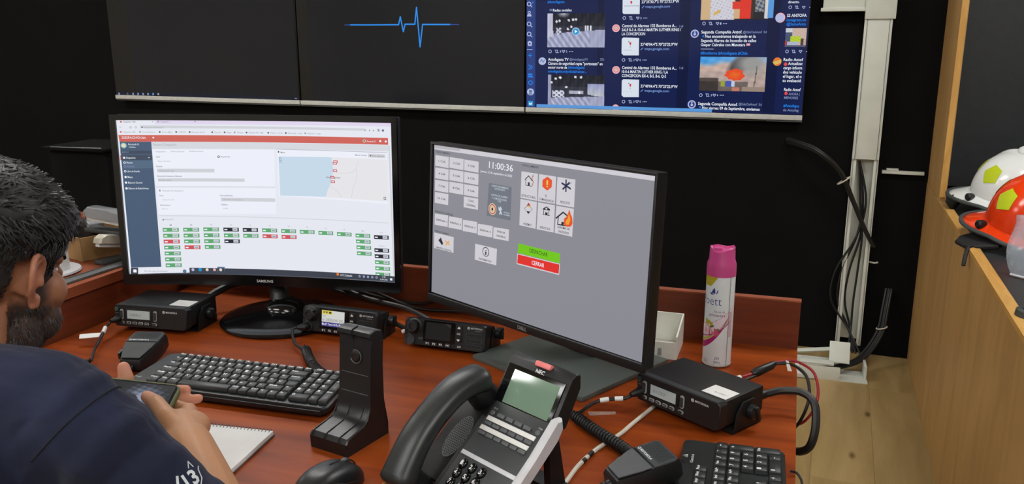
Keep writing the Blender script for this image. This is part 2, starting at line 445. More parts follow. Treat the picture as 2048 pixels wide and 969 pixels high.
# contents of the screens: (kind, layer, colour, ...) in ten-thousandths of the screen
OPS_TV3 = [
('r',0,'navy',[-110,-2612,10140,9971]),
('r',1,'side',[-32,-1997,348,10041]),
('r',1,'navy2',[2744,-1776,2959,10237]),
('r',1,'navy2',[5701,-1540,6070,10069]),
('r',1,'navy2',[8677,368,9089,9907]),
('c',3,'lav',[94,3244,90,146]),
('c',4,'side',[94,3244,59,96]),
('l',3,'lav',51,[153,3341,212,3438]),
('c',3,'lav',[104,3787,60,96]),
('p',3,'lav',[16,4041,194,4044,174,3900,35,3897]),
('c',4,'side',[104,3787,32,51]),
('c',3,'lav',[96,4524,91,148]),
('c',4,'side',[96,4524,59,97]),
('l',3,'lav',52,[156,4621,215,4718]),
('c',3,'lav',[97,5169,91,149]),
('c',4,'side',[97,5169,60,97]),
('l',3,'lav',51,[157,5267,217,5364]),
('p',3,'lav',[38,5688,128,5607,217,5704,198,5948,59,5948]),
('c',4,'side',[128,5802,36,58]),
('c',3,'blue',[241,3152,31,51]),
('r',3,'lav',[19,6157,238,6195]),
('r',3,'blue',[60,6536,219,6593]),
('r',3,'blue',[123,6437,158,6698]),
('l',3,'blue',43,[81,7192,161,7339,81,7488]),
('l',3,'blue',42,[161,7191,241,7337,161,7487]),
('c',3,'blue',[102,7818,44,73]),
('c',3,'blue',[182,7816,44,73]),
('r',3,'blue',[62,7919,263,8012]),
('c',3,'blue',[163,8363,93,153]),
('c',4,'side',[163,8363,60,100]),
('c',3,'lav',[164,8978,141,234]),
('c',4,'steel',[164,8945,65,107]),
('r',4,'steel',[94,9081,225,9160]),
('r',3,'cyan',[64,9585,267,9911]),
('p',4,'w',[105,9684,166,9748,237,9678,207,9830,126,9851]),
('t', 4, 'blue', '#Antofagasta', [817, 3213, 655, 157]),
('r',3,'steel',[897,3579,1004,3707]),
('t', 4, 'w', 'Redes sociales', [1033, 3739, 711, 158]),
('g',2,'cctv1',[820,3862,3015,6025]),
('c',4,'lav',[1917,5015,152,254]),
('c',5,'cyan',[1917,5015,122,203]),
('p',6,'w',[1878,4904,1984,5016,1880,5126]),
('c',3,'lav',[930,6299,67,110]),
('c',4,'navy',[930,6299,45,74]),
('l',3,'lav',32,[1116,6216,1223,6215,1224,6360]),
('l',3,'lav',32,[1263,6376,1156,6377,1155,6232]),
('t', 4, 'lav', '3', [1311, 6366, 49, 135]),
('p',3,'lav',[1386,6262,1417,6197,1456,6242,1494,6197,1526,6261,1457,6403]),
('p',4,'navy',[1414,6268,1427,6236,1456,6281,1485,6235,1499,6267,1457,6355]),
('t', 4, 'lav', '2', [1554, 6363, 48, 135]),
('c',3,'lav',[1689,6298,19,32]),
('c',3,'lav',[1746,6297,20,32]),
('c',3,'lav',[1804,6297,19,32]),
('c',3,'lav',[628,6936,150,249]),
('l',4,'steel',46,[539,6987,598,6823,658,7018,716,6853]),
('t', 4, 'w', 'Antofagasta TV', [855, 6900, 800, 182]),
('t', 4, 'mut', '@AntofagastaTV', [1693, 6870, 710, 148]),
('t', 4, 'mut', '22h', [2857, 6851, 151, 146]),
('t', 4, 'w', 'Cámara de seguridad capta "portonazo" en', [856, 7161, 2100, 183]),
('t', 4, 'w', 'sector norte de', [857, 7412, 744, 170]),
('t', 4, 'blue', '#Antofagasta', [1640, 7405, 635, 175]),
('t', 4, 'blue', 'antofagasta.tv/policial/camar...', [858, 7667, 1497, 163]),
('g',2,'cctv2',[859,7815,3049,9808]),
('p',3,'map',[3634,2472,4257,2492,4267,3950,3686,3941,3648,3848]),
('p',4,'red',[3919,3211,3991,3212,3958,3364]),
('c',4,'red',[3955,3212,38,64]),
('r',4,'grey',[3696,3435,4203,3467]),
('c',4,'grey',[4203,3461,22,37]),
('t', 4, 'w', '23°35\'30.7"S 70°23\'33.9"W', [4326, 3297, 1327, 170]),
('t', 4, 'link', 'maps.google.com', [4475, 3573, 870, 146]),
('l',3,'link',43,[4349,3586,4419,3466]),
('c',3,'lav',[3717,4188,62,105]),
('c',4,'navy',[3717,4188,42,71]),
('l',3,'lav',31,[3889,4113,3989,4115,3992,4253]),
('l',3,'lav',31,[4028,4269,3928,4268,3926,4129]),
('p',3,'lav',[4142,4163,4170,4102,4207,4145,4242,4103,4272,4165,4210,4299]),
('p',4,'navy',[4168,4169,4180,4139,4208,4182,4234,4140,4247,4170,4209,4253]),
('t', 4, 'lav', '2', [4300, 4263, 45, 129]),
('c',3,'lav',[4424,4203,18,31]),
('c',3,'lav',[4478,4204,18,31]),
('c',3,'lav',[4532,4205,18,30]),
('c',3,'pink',[3425,4819,143,243]),
('c',4,'pink2',[3425,4819,96,162]),
('c',5,'cream',[3425,4819,55,94]),
('c',6,'grn',[3425,4819,22,38]),
('t', 4, 'w', 'Central de Alarmas 132 Bomberos A...', [3645, 4759, 1957, 180]),
('t', 4, 'mut', '1d', [5706, 4783, 122, 140]),
('t', 4, 'w', 'SALE B-3 A 10-0-6 MARTIN LUTHER KING /', [3639, 5007, 2127, 174]),
('t', 4, 'w', 'LA CONCEPCION', [3644, 5259, 847, 174]),
('p',3,'map',[3647,5490,3701,5396,4277,5427,4288,6515,3729,6522,3653,6398]),
('p',4,'red',[3929,5754,4002,5754,3969,5925]),
('c',4,'red',[3966,5754,38,65]),
('c',4,'grn',[3907,5660,22,38]),
('c',4,'grey',[3968,5988,18,31]),
('r',4,'grey',[3723,6177,4036,6193]),
('t', 4, 'w', '23°40\'04.4"S 70°23\'22.9"W', [4340, 5907, 1325, 173]),
('t', 4, 'link', 'maps.google.com', [4490, 6170, 880, 149]),
('l',3,'link',43,[4354,6172,4425,6047]),
('c',3,'lav',[3734,6806,63,107]),
('c',4,'navy',[3734,6806,42,72]),
('l',3,'lav',32,[3908,6724,4009,6723,4011,6864]),
('l',3,'lav',32,[4048,6879,3947,6881,3945,6739]),
('t', 4, 'lav', '2', [4094, 6869, 46, 132]),
('p',3,'lav',[4163,6768,4191,6704,4229,6748,4264,6703,4295,6766,4232,6904]),
('p',4,'navy',[4189,6773,4201,6742,4229,6785,4256,6741,4269,6772,4231,6857]),
('t', 4, 'lav', '6', [4322, 6865, 46, 131]),
('c',3,'lav',[4449,6801,18,31]),
('c',3,'lav',[4503,6800,18,31]),
('c',3,'lav',[4557,6799,19,31]),
('c',3,'pink',[3466,7444,145,248]),
('c',4,'pink2',[3466,7444,96,165]),
('c',5,'cream',[3466,7444,56,95]),
('c',6,'grn',[3466,7444,22,38]),
('t', 4, 'w', 'Central de Alarmas 132 Bomberos A...', [3688, 7375, 1977, 183]),
('t', 4, 'mut', '1d', [5770, 7338, 124, 142]),
('t', 4, 'w', '10-0-6 MARTIN LUTHER KING / LA', [3683, 7629, 1685, 177]),
('t', 4, 'w', 'CONCEPCION BX-4, B-5, B-6, Q-2', [3687, 7887, 1615, 178]),
('p',3,'map',[3691,8122,3745,8025,4326,8040,4338,9152,3773,9176,3697,9051]),
('p',4,'red',[3975,8384,4049,8382,4015,8558]),
('c',4,'red',[4012,8383,39,67]),
('c',4,'grn',[3953,8289,23,39]),
('c',4,'grey',[4015,8622,18,32]),
('r',4,'grey',[3767,8823,4083,8830]),
('t', 4, 'w', '23°40\'04.4"S 70°23\'22.9"W', [4391, 8529, 1337, 178]),
('t', 4, 'link', 'maps.google.com', [4543, 8793, 888, 152]),
('l',3,'link',44,[4405,8799,4476,8669]),
('c',3,'lav',[3778,9465,64,110]),
('c',4,'navy',[3778,9465,43,75]),
('l',3,'lav',32,[3954,9377,4056,9372,4058,9517]),
('l',3,'lav',32,[4096,9531,3994,9536,3991,9391]),
('t', 4, 'lav', '2', [4142, 9519, 46, 134]),
('p',3,'lav',[4212,9414,4241,9348,4278,9391,4314,9345,4345,9408,4281,9551]),
('p',4,'navy',[4238,9419,4251,9386,4279,9430,4306,9384,4319,9415,4280,9503]),
('t', 4, 'lav', '5', [4373, 9509, 46, 135]),
('c',3,'lav',[4500,9439,19,32]),
('c',3,'lav',[4555,9436,19,32]),
('c',3,'lav',[4610,9434,19,32]),
('c',3,'pink',[3485,9884,131,227]),
('t', 4, 'w', 'Central de Alarmas 132 Bomberos A', [3712, 9969, 1872, 174]),
('g',2,'redman',[6420,2416,8681,4342]),
('r',3,'lblue',[8655,2350,8841,4257]),
('c',3,'lav',[6549,4555,58,102]),
('c',4,'navy',[6549,4555,39,69]),
('l',3,'lav',30,[6709,4482,6803,4483,6807,4617]),
('l',3,'lav',30,[6842,4632,6748,4631,6744,4497]),
('p',3,'lav',[6947,4529,6973,4470,7008,4512,7041,4470,7070,4530,7013,4661]),
('p',4,'navy',[6971,4535,6982,4506,7009,4547,7033,4506,7046,4536,7011,4616]),
('t', 4, 'lav', '1', [7096, 4626, 43, 125]),
('c',3,'lav',[7213,4567,17,30]),
('c',3,'lav',[7263,4568,17,29]),
('c',3,'lav',[7314,4568,17,30]),
('c',3,'lav',[6247,5169,144,251]),
('c',4,'indigo',[6247,5169,104,182]),
('c',5,'lav',[6248,5199,45,79]),
('c',5,'lav',[6244,5064,28,48]),
('t', 4, 'w', 'Segunda Compañía Antof.', [6471, 5155, 1384, 175]),
('t', 4, 'mut', '@2daCiaAntof  5d', [7886, 5144, 777, 136]),
('p',4,'blue',[6502,5321,6560,5245,6564,5396]),
('t', 4, 'w', 'Nos encontramos trabajando en la', [6608, 5411, 1704, 175]),
('t', 4, 'w', 'Segunda Alarma de Incendio de calles', [6477, 5668, 1861, 175]),
('t', 4, 'w', 'Gaspar Cabrales con Manutara', [6475, 5919, 1506, 169]),
('r',4,'pink',[8023,5752,8145,5885]),
('r',3,'lav',[6480,6080,6928,6107]),
('t', 4, 'blue', '#Bomberos #Antofagasta #Chile', [6481, 6421, 1600, 171]),
('g',2,'fire',[6485,6564,8726,8647]),
('c',3,'lav',[6560,8933,59,106]),
('c',4,'navy',[6560,8933,40,72]),
('l',3,'lav',31,[6724,8849,6819,8845,6823,8984]),
('l',3,'lav',31,[6859,8998,6763,9002,6759,8863]),
('t', 4, 'lav', '3', [6902, 8987, 43, 130]),
('p',3,'lav',[6966,8886,6992,8823,7028,8864,7061,8820,7091,8881,7033,9019]),
('p',4,'navy',[6991,8891,7002,8859,7029,8902,7054,8857,7067,8888,7031,8973]),
('t', 4, 'lav', '4', [7118, 8978, 43, 129]),
('c',3,'lav',[7237,8912,17,30]),
('c',3,'lav',[7288,8909,18,31]),
('c',3,'lav',[7340,8907,17,31]),
('c',3,'lav',[6260,9524,146,261]),
('c',4,'indigo',[6260,9524,105,189]),
('c',5,'lav',[6261,9556,45,81]),
('c',5,'lav',[6257,9415,28,50]),
('t', 4, 'w', 'Segunda Compañía Antof.', [6481, 9545, 1367, 181]),
('t', 4, 'mut', '@2daCiaAntof  5d', [7881, 9493, 776, 141]),
('c',3,'blue',[6555,9683,31,56]),
('t', 4, 'w', 'Hoy viernes 09 de Septiembre, enviamos', [6628, 9804, 1972, 181]),
('r',5,'lblue',[409,9988,6977,9786]),
('t', 4, 'w', 'directo.', [9291, 3414, 366, 143]),
('c',3,'lav',[9372,3646,54,97]),
('c',4,'navy',[9372,3646,37,66]),
('l',3,'lav',29,[9520,3577,9608,3579,9613,3708]),
('l',3,'lav',29,[9646,3723,9558,3721,9553,3592]),
('p',3,'lav',[9743,3625,9766,3568,9799,3609,9829,3570,9857,3627,9805,3752]),
('p',4,'navy',[9765,3631,9775,3603,9801,3643,9823,3604,9835,3633,9803,3709]),
('c',3,'lav',[9991,3664,15,29]),
('c',3,'lav',[10038,3665,16,29]),
('c',3,'lav',[10085,3666,16,29]),
('c',3,'pink',[9075,4246,161,290]),
('c',4,'lav',[9059,4260,139,250]),
('t', 4, 'w', 'SS ANTOFA', [9290, 4206, 623, 174]),
('t', 4, 'blue', 'instagram.co', [9284, 4451, 623, 156]),
('t', 4, 'blue', '@SamuAnto', [9294, 4698, 616, 163]),
('g',2,'ambu',[9284,4857,9954,5948]),
('c',3,'lav',[9371,6216,55,100]),
('c',4,'navy',[9371,6216,37,67]),
('l',3,'lav',29,[9521,6141,9609,6140,9615,6272]),
('l',3,'lav',30,[9648,6286,9559,6287,9554,6155]),
('p',3,'lav',[9746,6183,9769,6124,9803,6165,9833,6124,9861,6182,9809,6311]),
('p',4,'navy',[9769,6188,9779,6159,9804,6200,9827,6159,9839,6188,9807,6267]),
('c',3,'lav',[9997,6215,16,30]),
('c',3,'lav',[10045,6215,16,29]),
('c',3,'lav',[10092,6214,16,30]),
('c',3,'orange',[9078,6825,138,252]),
('p',4,'yel',[8923,6842,9211,6689,9203,6897,8995,7019]),
('t', 4, 'w', 'Radio Antof', [9279, 6777, 630, 171]),
('t', 4, 'w', 'Actualizac', [9435, 7011, 468, 171]),
('t', 4, 'w', 'cargo inform', [9291, 7266, 607, 172]),
('t', 4, 'w', 'dos vehículo', [9292, 7519, 608, 173]),
('t', 4, 'w', 'el lugar, el o', [9294, 7772, 609, 173]),
('t', 4, 'w', 'su evaluació', [9296, 8026, 601, 173]),
('c',3,'redl',[9352,6968,58,107]),
('t', 4, 'w', 'Radio Antof', [9366, 8563, 537, 174]),
('c',3,'redl',[9438,8710,55,102]),
('t', 4, 'mut', 'AHORA |', [9523, 8812, 358, 150]),
('t', 4, 'mut', 'MENORES', [9385, 9043, 457, 150]),
('t', 4, 'blue', '#Antofagas', [9380, 9527, 514, 163]),
('t', 4, 'mut', 'de Antofag', [9382, 9785, 507, 146])
]
OPS_TV2 = [
('r',0,'tvblk',[540,-3092,10035,10536]),
('l',3,'ekg',90,[2523,4515,3444,4526,4728,4524,4817,3981,4929,5003,5017,4492,5446,4496,5539,3353,5649,6044,5784,4516,6966,4527]),
('l',3,'ekg2',56,[2266,4516,2523,4515]),
('l',3,'ekg2',53,[6966,4527,7347,4537])
]
OPS_TV1 = [
('r',0,'tvblk',[1100,-3149,9953,10163]),
('r',1,'tvbar',[61,9764,9936,9978]),
('r',3,'mut',[122,9823,216,10002]),
('r',3,'dgrey',[629,9810,721,9989]),
('r',3,'mut',[954,9802,1046,9980]),
('r',3,'mut',[1248,9794,1340,9972]),
('r',3,'mut',[1540,9787,1632,9964]),
('r',3,'mut',[1831,9779,1922,9956]),
('r',3,'lblue',[2121,9772,2212,9948]),
('r',3,'grey',[2423,9764,2514,9940]),
('r',3,'mut',[9767,9836,9889,9905])
]
OPS_SAM = [
('p',0,'swhite',[-112,-263,10128,-220,10160,10292,-100,10323]),
('p',1,'slav',[8,-46,9985,-7,9982,220,0,267]),
('p',2,'swhite',[8,-46,1358,-38,1343,258,0,267]),
('p',1,'sgrey',[815,331,9031,374,9029,511,807,503]),
('c',3,'redl',[160,108,34,56]),
('t', 4, 'dgrey', 'Despacho CBA', [242, 153, 432, 94]),
('t', 4, 'dgrey', 'x', [1246, 135, 47, 93]),
('c',3,'grey',[1463,94,30,50]),
('t', 4, 'grey', 'Despacho', [1554, 145, 279, 93]),
('t', 4, 'dgrey', '+', [2742, 139, 74, 124]),
('t', 4, 'grey', '<', [92, 501, 56, 113]),
('c',3,'grey',[480,453,38,63]),
('c',4,'swhite',[480,453,23,37]),
('c',3,'grey',[659,449,38,63]),
('c',4,'swhite',[659,449,23,38]),
('c',3,'dgrey',[884,454,27,44]),
('t', 4, 'grey', 'despacho.bomberos.cl', [957, 509, 673, 94]),
('c',4,'grey',[9030,480,26,46]),
('c',4,'grey',[9188,481,26,46]),
('c',4,'grey',[9329,482,26,46]),
('r',3,'dgrey',[9480,396,9548,531]),
('r',4,'swhite',[9491,426,9518,510]),
('c',3,'mut',[9680,467,46,79]),
('c',4,'dgrey',[9680,467,27,46]),
('c',3,'redl',[126,746,34,56]),
('t', 4, 'grey', 'Despacho CBA', [208, 794, 434, 94]),
('c',3,'grey',[795,745,33,57]),
('t', 4, 'grey', 'Correo Bomberos', [877, 794, 450, 94]),
('c',3,'dgrey',[1488,745,34,56]),
('t', 4, 'grey', 'Correo Mapa', [1570, 793, 354, 94]),
('c',3,'dgrey',[2075,745,34,56]),
('t', 4, 'grey', 'CARTAS', [2157, 793, 260, 94]),
('c',3,'dgrey',[2558,744,34,56]),
('t', 4, 'grey', 'Despacho Bomb', [2640, 792, 462, 93]),
('c',3,'dgrey',[3372,744,33,56]),
('t', 4, 'grey', 'Control', [3453, 792, 239, 93]),
('c',3,'dgrey',[3822,744,34,55]),
('t', 4, 'grey', 'Bases', [3903, 791, 165, 93]),
('c',3,'grey',[4189,743,33,56]),
('t', 4, 'grey', 'Waze', [4270, 791, 238, 93]),
('c',3,'dgrey',[4628,743,33,56]),
('t', 4, 'grey', 'Despacho Frec - Map', [4708, 791, 547, 93]),
('c',3,'dgrey',[5429,743,32,55]),
('t', 4, 'grey', 'Panel - CCA', [5509, 790, 452, 92]),
('c',3,'dgrey',[6080,742,33,56]),
('t', 4, 'grey', 'Home Asp. - Asoc', [6160, 790, 540, 93]),
('c',3,'grey',[6800,742,32,55]),
('t', 4, 'grey', 'Solicitud - Login', [6880, 789, 501, 92]),
('p',1,'sred',[30,943,9857,919,9860,1329,55,1368]),
('t', 4, 'w', 'DESPACHO', [150, 1177, 623, 146]),
('t', 4, 'w', 'CBA', [791, 1178, 198, 126]),
('c',3,'w',[1246,1105,32,54]),
('c',3,'cream',[8982,1136,57,97]),
('c',4,'grn',[8982,1136,35,61]),
('t', 4, 'w', 'Fernanda G.', [9078, 1201, 327, 104]),
('r',3,'w',[9539,1062,9607,1183]),
('c',3,'w',[9775,1133,37,64]),
('p',1,'sslate',[55,1368,1158,1368,1154,9531,66,9573]),
('p',2,'sslate2',[53,1938,1149,1927,1154,2132,53,2145]),
('c',3,'teal',[184,1602,110,184]),
('c',4,'cream',[184,1602,76,127]),
('t', 4, 'w', 'Fernanda G.', [346, 1583, 387, 114]),
('t', 4, 'w', 'Online', [394, 1749, 199, 95]),
('c',3,'grnl',[368,1715,17,29]),
('t', 4, 'mut', 'MENU', [103, 2064, 228, 76]),
('p',2,'sslate2',[66,2224,1154,2211,1155,2513,60,2526]),
('p',3,'sred',[30,2225,57,2224,59,2542,32,2543]),
('p',2,'sslate3',[114,2573,1156,2560,1160,3053,106,3084]),
('c',3,'w',[162,2387,42,70]),
('t', 4, 'w', 'Despachos', [235, 2445, 323, 124]),
('c',3,'w',[161,2693,42,70]),
('c',4,'sslate2',[161,2693,23,38]),
('t', 4, 'w', 'Nuevo', [234, 2751, 209, 124]),
('c',3,'mut',[160,2939,41,70]),
('c',4,'sslate2',[160,2939,22,38]),
('t', 4, 'mut', 'Historial', [233, 2997, 256, 125]),
('c',3,'w',[158,3252,42,71]),
('c',4,'sslate2',[158,3252,23,39]),
('t', 4, 'w', 'Libro de Guardia', [231, 3311, 437, 125]),
('c',3,'w',[156,3621,42,71]),
('t', 4, 'w', 'Mapa', [229, 3680, 172, 126]),
('c',3,'w',[154,3981,42,71]),
('t', 4, 'w', 'Bitácora General', [228, 4040, 495, 126]),
('c',3,'w',[152,4352,43,72]),
('t', 4, 'w', 'Bitácora de Radios/Avisos', [226, 4411, 706, 126]),
('t', 4, 'w', 'v', [994, 2406, 75, 95]),
('p',1,'sbar',[1158,1359,9877,1359,9872,1725,1164,1816]),
('t', 4, 'sgrey2', 'Nuevo Despacho', [1221, 1619, 824, 158]),
('p',2,'swhite2',[1191,1847,5612,1831,5575,4152,1198,4220]),
('r',3,'sgrey',[1203,1796,1718,1809]),
('t', 4, 'grey', 'Despacho', [1286, 2028, 356, 89]),
('t', 4, 'grey', 'Nuevo Solicitante', [1830, 2014, 487, 88]),
('t', 4, 'grey', 'Establecimiento', [2504, 1997, 502, 88]),
('t', 4, 'dgrey', 'Calle:', [1279, 2367, 150, 96]),
('c',3,'dgrey',[3546,2291,46,78]),
('c',4,'swhite',[3546,2291,24,41]),
('t', 4, 'dgrey', 'Búsqueda calle', [3622, 2330, 342, 88]),
('t', 4, 'sgrey2', 'Buscar dirección', [1341, 2635, 451, 83]),
('t', 4, 'dgrey', 'Esquina:', [1268, 2977, 226, 96]),
('p',3,'sgrey',[1282,3082,3361,3068,3361,3305,1280,3321]),
('t', 4, 'grey', 'Intersección calle', [1349, 3255, 546, 83]),
('t', 4, 'dgrey', 'Dirección/Comentario Adicional:', [1275, 3605, 887, 96]),
('p',3,'sgrey',[1290,3704,4450,3667,4452,3882,1289,3912]),
('t', 4, 'grey', 'Escriba texto', [1320, 3854, 454, 84]),
('p',3,'sbar',[1198,4220,5575,4158,5573,4215,1195,4282]),
('p',2,'swhite2',[1221,4348,5580,4294,5557,5903,1223,6080]),
('r',3,'dgrey',[1312,4426,1344,4553]),
('t', 4, 'grey', 'Llamado de Despacho', [1420, 4544, 756, 90]),
('t', 4, 'dgrey', 'Clave:', [1291, 4861, 152, 90]),
('t', 4, 'sgrey2', 'Seleccione clave', [1392, 5132, 436, 84]),
('t', 4, 'dgrey', 'Solicitante/Afectado:', [3505, 4829, 476, 96]),
('p',3,'sgrey',[3530,4925,5551,4914,5553,5137,3530,5149]),
('t', 4, 'grey', 'Nombre solicitante', [3598, 5082, 746, 77]),
('t', 4, 'dgrey', 'Quién Llama:', [1299, 5486, 362, 98]),
('t', 4, 'sgrey2', 'Persona', [1345, 5717, 210, 78]),
('t', 4, 'dgrey', 'Teléfono:', [3510, 5423, 262, 97]),
('t', 4, 'sgrey2', '+569', [3576, 5662, 187, 78]),
('p',3,'sbar',[1213,6097,9804,6172,9803,6235,1210,6162]),
('p',2,'swhite2',[5705,1767,9782,1819,9804,5007,5703,4749]),
('p',3,'sgrey2',[5687,1752,9800,1807,9799,1837,5686,1783]),
('r',3,'dgrey',[5747,1875,5798,1982]),
('t', 4, 'dgrey', 'Mapa', [5852, 2006, 172, 94]),
('t', 4, 'dgrey', 'Mostrar cuarteles', [8627, 2058, 427, 87]),
('p',3,'sgrey',[9109,1913,9745,1927,9742,2157,9105,2143]),
('c',4,'dgrey',[9196,2030,25,43]),
('t', 4, 'dgrey', 'Borrar ubicación', [9248, 2078, 442, 86]),
('p',3,'sea',[5763,2226,7714,2196,7756,2334,7772,2767,7785,3015,7709,3547,7655,3925,7527,4368,7465,4717,5750,4716]),
('p',3,'land',[7714,2196,9793,2248,9807,4851,7464,4733,7527,4368,7655,3925,7709,3547,7785,3015,7772,2767,7756,2334]),
('l',4,'road',25,[8764,2337,8688,2586,8647,2866,8675,3268,8631,3674,8517,3990,8431,4713]),
('l',4,'road',25,[7907,3167,8301,3186,8536,3086,8647,2866]),
('l',4,'road',25,[7652,4050,7847,4232,8003,4509,8035,4696]),
('t', 4, 'dgrey', 'Antofagasta', [7503, 3513, 540, 112]),
('r',5,'sredd',[7806,2391,7967,2548]),
('r',6,'swhite',[7830,2440,7943,2499]),
('r',5,'sredd',[7777,2494,7938,2651]),
('r',6,'swhite',[7801,2543,7914,2602]),
('r',5,'sredd',[7772,2954,7933,3110]),
('r',6,'swhite',[7796,3003,7909,3061]),
('r',5,'sredd',[7658,3374,7819,3531]),
('r',6,'swhite',[7682,3424,7795,3482]),
('r',5,'sredd',[7678,3655,7840,3812]),
('r',6,'swhite',[7702,3704,7816,3763]),
('r',4,'steel',[5788,2294,5860,2619]),
('r',5,'sea',[5800,2324,5853,2448]),
('r',5,'sea',[5795,2481,5848,2604]),
('r',4,'dgrey',[9642,4575,9728,4744]),
('r',5,'swhite',[9659,4606,9711,4707]),
('p',3,'dgrey',[1311,6435,1383,6334,1388,6432]),
('t', 4, 'sgrey2', 'MATERIAL MAYOR', [1417, 6424, 333, 85]),
('t', 4, 'sgrey2', 'I', [1580, 6800, 77, 99]),
('p',3,'sgreen',[1316,6936,1902,6929,1896,7185,1313,7192]),
('p',4,'sgrey',[1660,6963,1849,6961,1847,7138,1658,7140]),
('r',4,'w',[1350,7032,1461,7113]),
('r',5,'mut',[1694,7030,1811,7081]),
('p',3,'sgreen',[1317,7326,1904,7319,1898,7575,1314,7583]),
('p',4,'sgrey',[1662,7353,1851,7351,1848,7528,1659,7530]),
('r',4,'w',[1350,7423,1461,7504]),
('r',5,'mut',[1695,7420,1813,7471]),
('p',3,'sredd',[1317,7718,1905,7710,1899,7967,1315,7975]),
('p',4,'sgrey',[1663,7744,1852,7742,1850,7920,1660,7922]),
('r',4,'w',[1351,7815,1462,7895]),
('r',5,'mut',[1696,7812,1814,7862]),
('p',3,'sgreen',[1318,8110,1907,8102,1901,8359,1315,8369]),
('p',4,'sgrey',[1664,8136,1853,8134,1851,8312,1661,8315]),
('r',4,'w',[1352,8208,1463,8288]),
('r',5,'mut',[1697,8204,1816,8255]),
('p',3,'sgreen',[1319,8504,1908,8495,1902,8753,1316,8763]),
('p',4,'sgrey',[1665,8530,1855,8527,1853,8706,1663,8709]),
('r',4,'w',[1352,8602,1464,8683]),
('r',5,'mut',[1698,8598,1817,8648]),
('p',3,'sgreen',[1319,8899,1910,8889,1904,9148,1317,9159]),
('p',4,'sgrey',[1666,8924,1856,8921,1854,9101,1664,9104]),
('r',4,'w',[1353,8997,1465,9078]),
('r',5,'mut',[1700,8992,1818,9043]),
('p',3,'sgreen',[1320,9295,1911,9284,1905,9544,1317,9556]),
('p',4,'sgrey',[1667,9320,1858,9317,1855,9497,1665,9500]),
('r',4,'w',[1354,9394,1466,9474]),
('r',5,'mut',[1701,9388,1820,9439]),
('t', 4, 'sgrey2', 'II', [2323, 6783, 76, 98]),
('p',3,'sgreen',[2061,6919,2644,6913,2638,7168,2059,7174]),
('p',4,'sgrey',[2403,6946,2591,6945,2589,7121,2401,7123]),
('r',4,'w',[2094,7016,2205,7096]),
('r',5,'mut',[2436,7013,2554,7064]),
('p',3,'sgreen',[2062,7308,2646,7301,2641,7557,2060,7564]),
('p',4,'sgrey',[2405,7335,2593,7333,2592,7510,2403,7512]),
('r',4,'w',[2096,7405,2207,7485]),
('r',5,'mut',[2439,7403,2556,7453]),
('p',3,'sgreen',[2064,7699,2649,7691,2643,7947,2062,7956]),
('p',4,'sgrey',[2408,7725,2596,7723,2594,7900,2406,7903]),
('r',4,'w',[2098,7796,2209,7876]),
('r',5,'mut',[2441,7793,2559,7843]),
('p',3,'sredd',[2066,8091,2651,8082,2646,8339,2064,8348]),
('p',4,'sgrey',[2410,8117,2598,8114,2597,8292,2408,8295]),
('r',4,'w',[2100,8188,2211,8268]),
('r',5,'mut',[2443,8184,2561,8234]),
('t', 4, 'sgrey2', 'III', [3062, 6751, 76, 98]),
('p',3,'sgreen',[2802,6886,3381,6880,3377,7134,2801,7141]),
('p',4,'sgrey',[3143,6914,3329,6912,3328,7088,3141,7089]),
('r',4,'w',[2836,6983,2946,7062]),
('r',5,'mut',[3176,6980,3292,7031]),
('p',3,'sgreen',[2804,7274,3385,7268,3381,7522,2803,7530]),
('p',4,'sgrey',[3146,7301,3333,7299,3331,7476,3144,7478]),
('r',4,'w',[2838,7371,2949,7451]),
('r',5,'mut',[3179,7368,3296,7418]),
('p',3,'sgreen',[2807,7664,3388,7656,3384,7912,2806,7920]),
('p',4,'sgrey',[3149,7690,3336,7688,3335,7865,3148,7867]),
('r',4,'w',[2841,7761,2952,7841]),
('r',5,'mut',[3182,7757,3299,7808]),
('p',3,'sgreen',[2810,8054,3392,8046,3388,8302,2809,8311]),
('p',4,'sgrey',[3152,8080,3340,8078,3338,8255,3151,8258]),
('r',4,'w',[2844,8151,2955,8231]),
('r',5,'mut',[3185,8148,3303,8198]),
('t', 4, 'sgrey2', 'IV', [3806, 6745, 75, 98]),
('p',3,'sblack',[3547,6879,4123,6873,4120,7127,3547,7133]),
('p',4,'sgrey',[3886,6907,4072,6905,4071,7080,3885,7082]),
('r',4,'w',[3581,6975,3691,7055]),
('r',5,'mut',[3919,6973,4035,7023]),
('p',3,'sgreen',[3551,7266,4128,7260,4124,7514,3550,7521]),
('p',4,'sgrey',[3890,7293,4076,7291,4075,7467,3889,7469]),
('r',4,'w',[3585,7363,3695,7442]),
('r',5,'mut',[3923,7360,4040,7410]),
('p',3,'sblack',[3555,7655,4133,7647,4129,7902,3554,7910]),
('p',4,'sgrey',[3895,7681,4081,7679,4080,7855,3894,7858]),
('r',4,'w',[3589,7751,3699,7831]),
('r',5,'mut',[3928,7748,4044,7798]),
('t', 4, 'sgrey2', 'V', [4526, 6745, 75, 97]),
('p',3,'sblack',[4269,6880,4843,6874,4840,7126,4269,7133]),
('p',4,'sgrey',[4606,6907,4791,6905,4791,7080,4606,7082]),
('r',4,'w',[4303,6976,4413,7055]),
('r',5,'mut',[4640,6973,4755,7023]),
('p',3,'sgreen',[4274,7266,4848,7259,4845,7512,4274,7520]),
('p',4,'sgrey',[4612,7293,4797,7291,4796,7466,4611,7468]),
('r',4,'w',[4308,7362,4418,7441]),
('r',5,'mut',[4645,7359,4761,7409]),
('t', 4, 'sgrey2', 'VI', [5252, 6746, 74, 97]),
('p',3,'sgreen',[4997,6880,5567,6874,5565,7126,4998,7132]),
('p',4,'sgrey',[5332,6907,5516,6905,5516,7079,5332,7081]),
('r',4,'w',[5031,6975,5140,7054]),
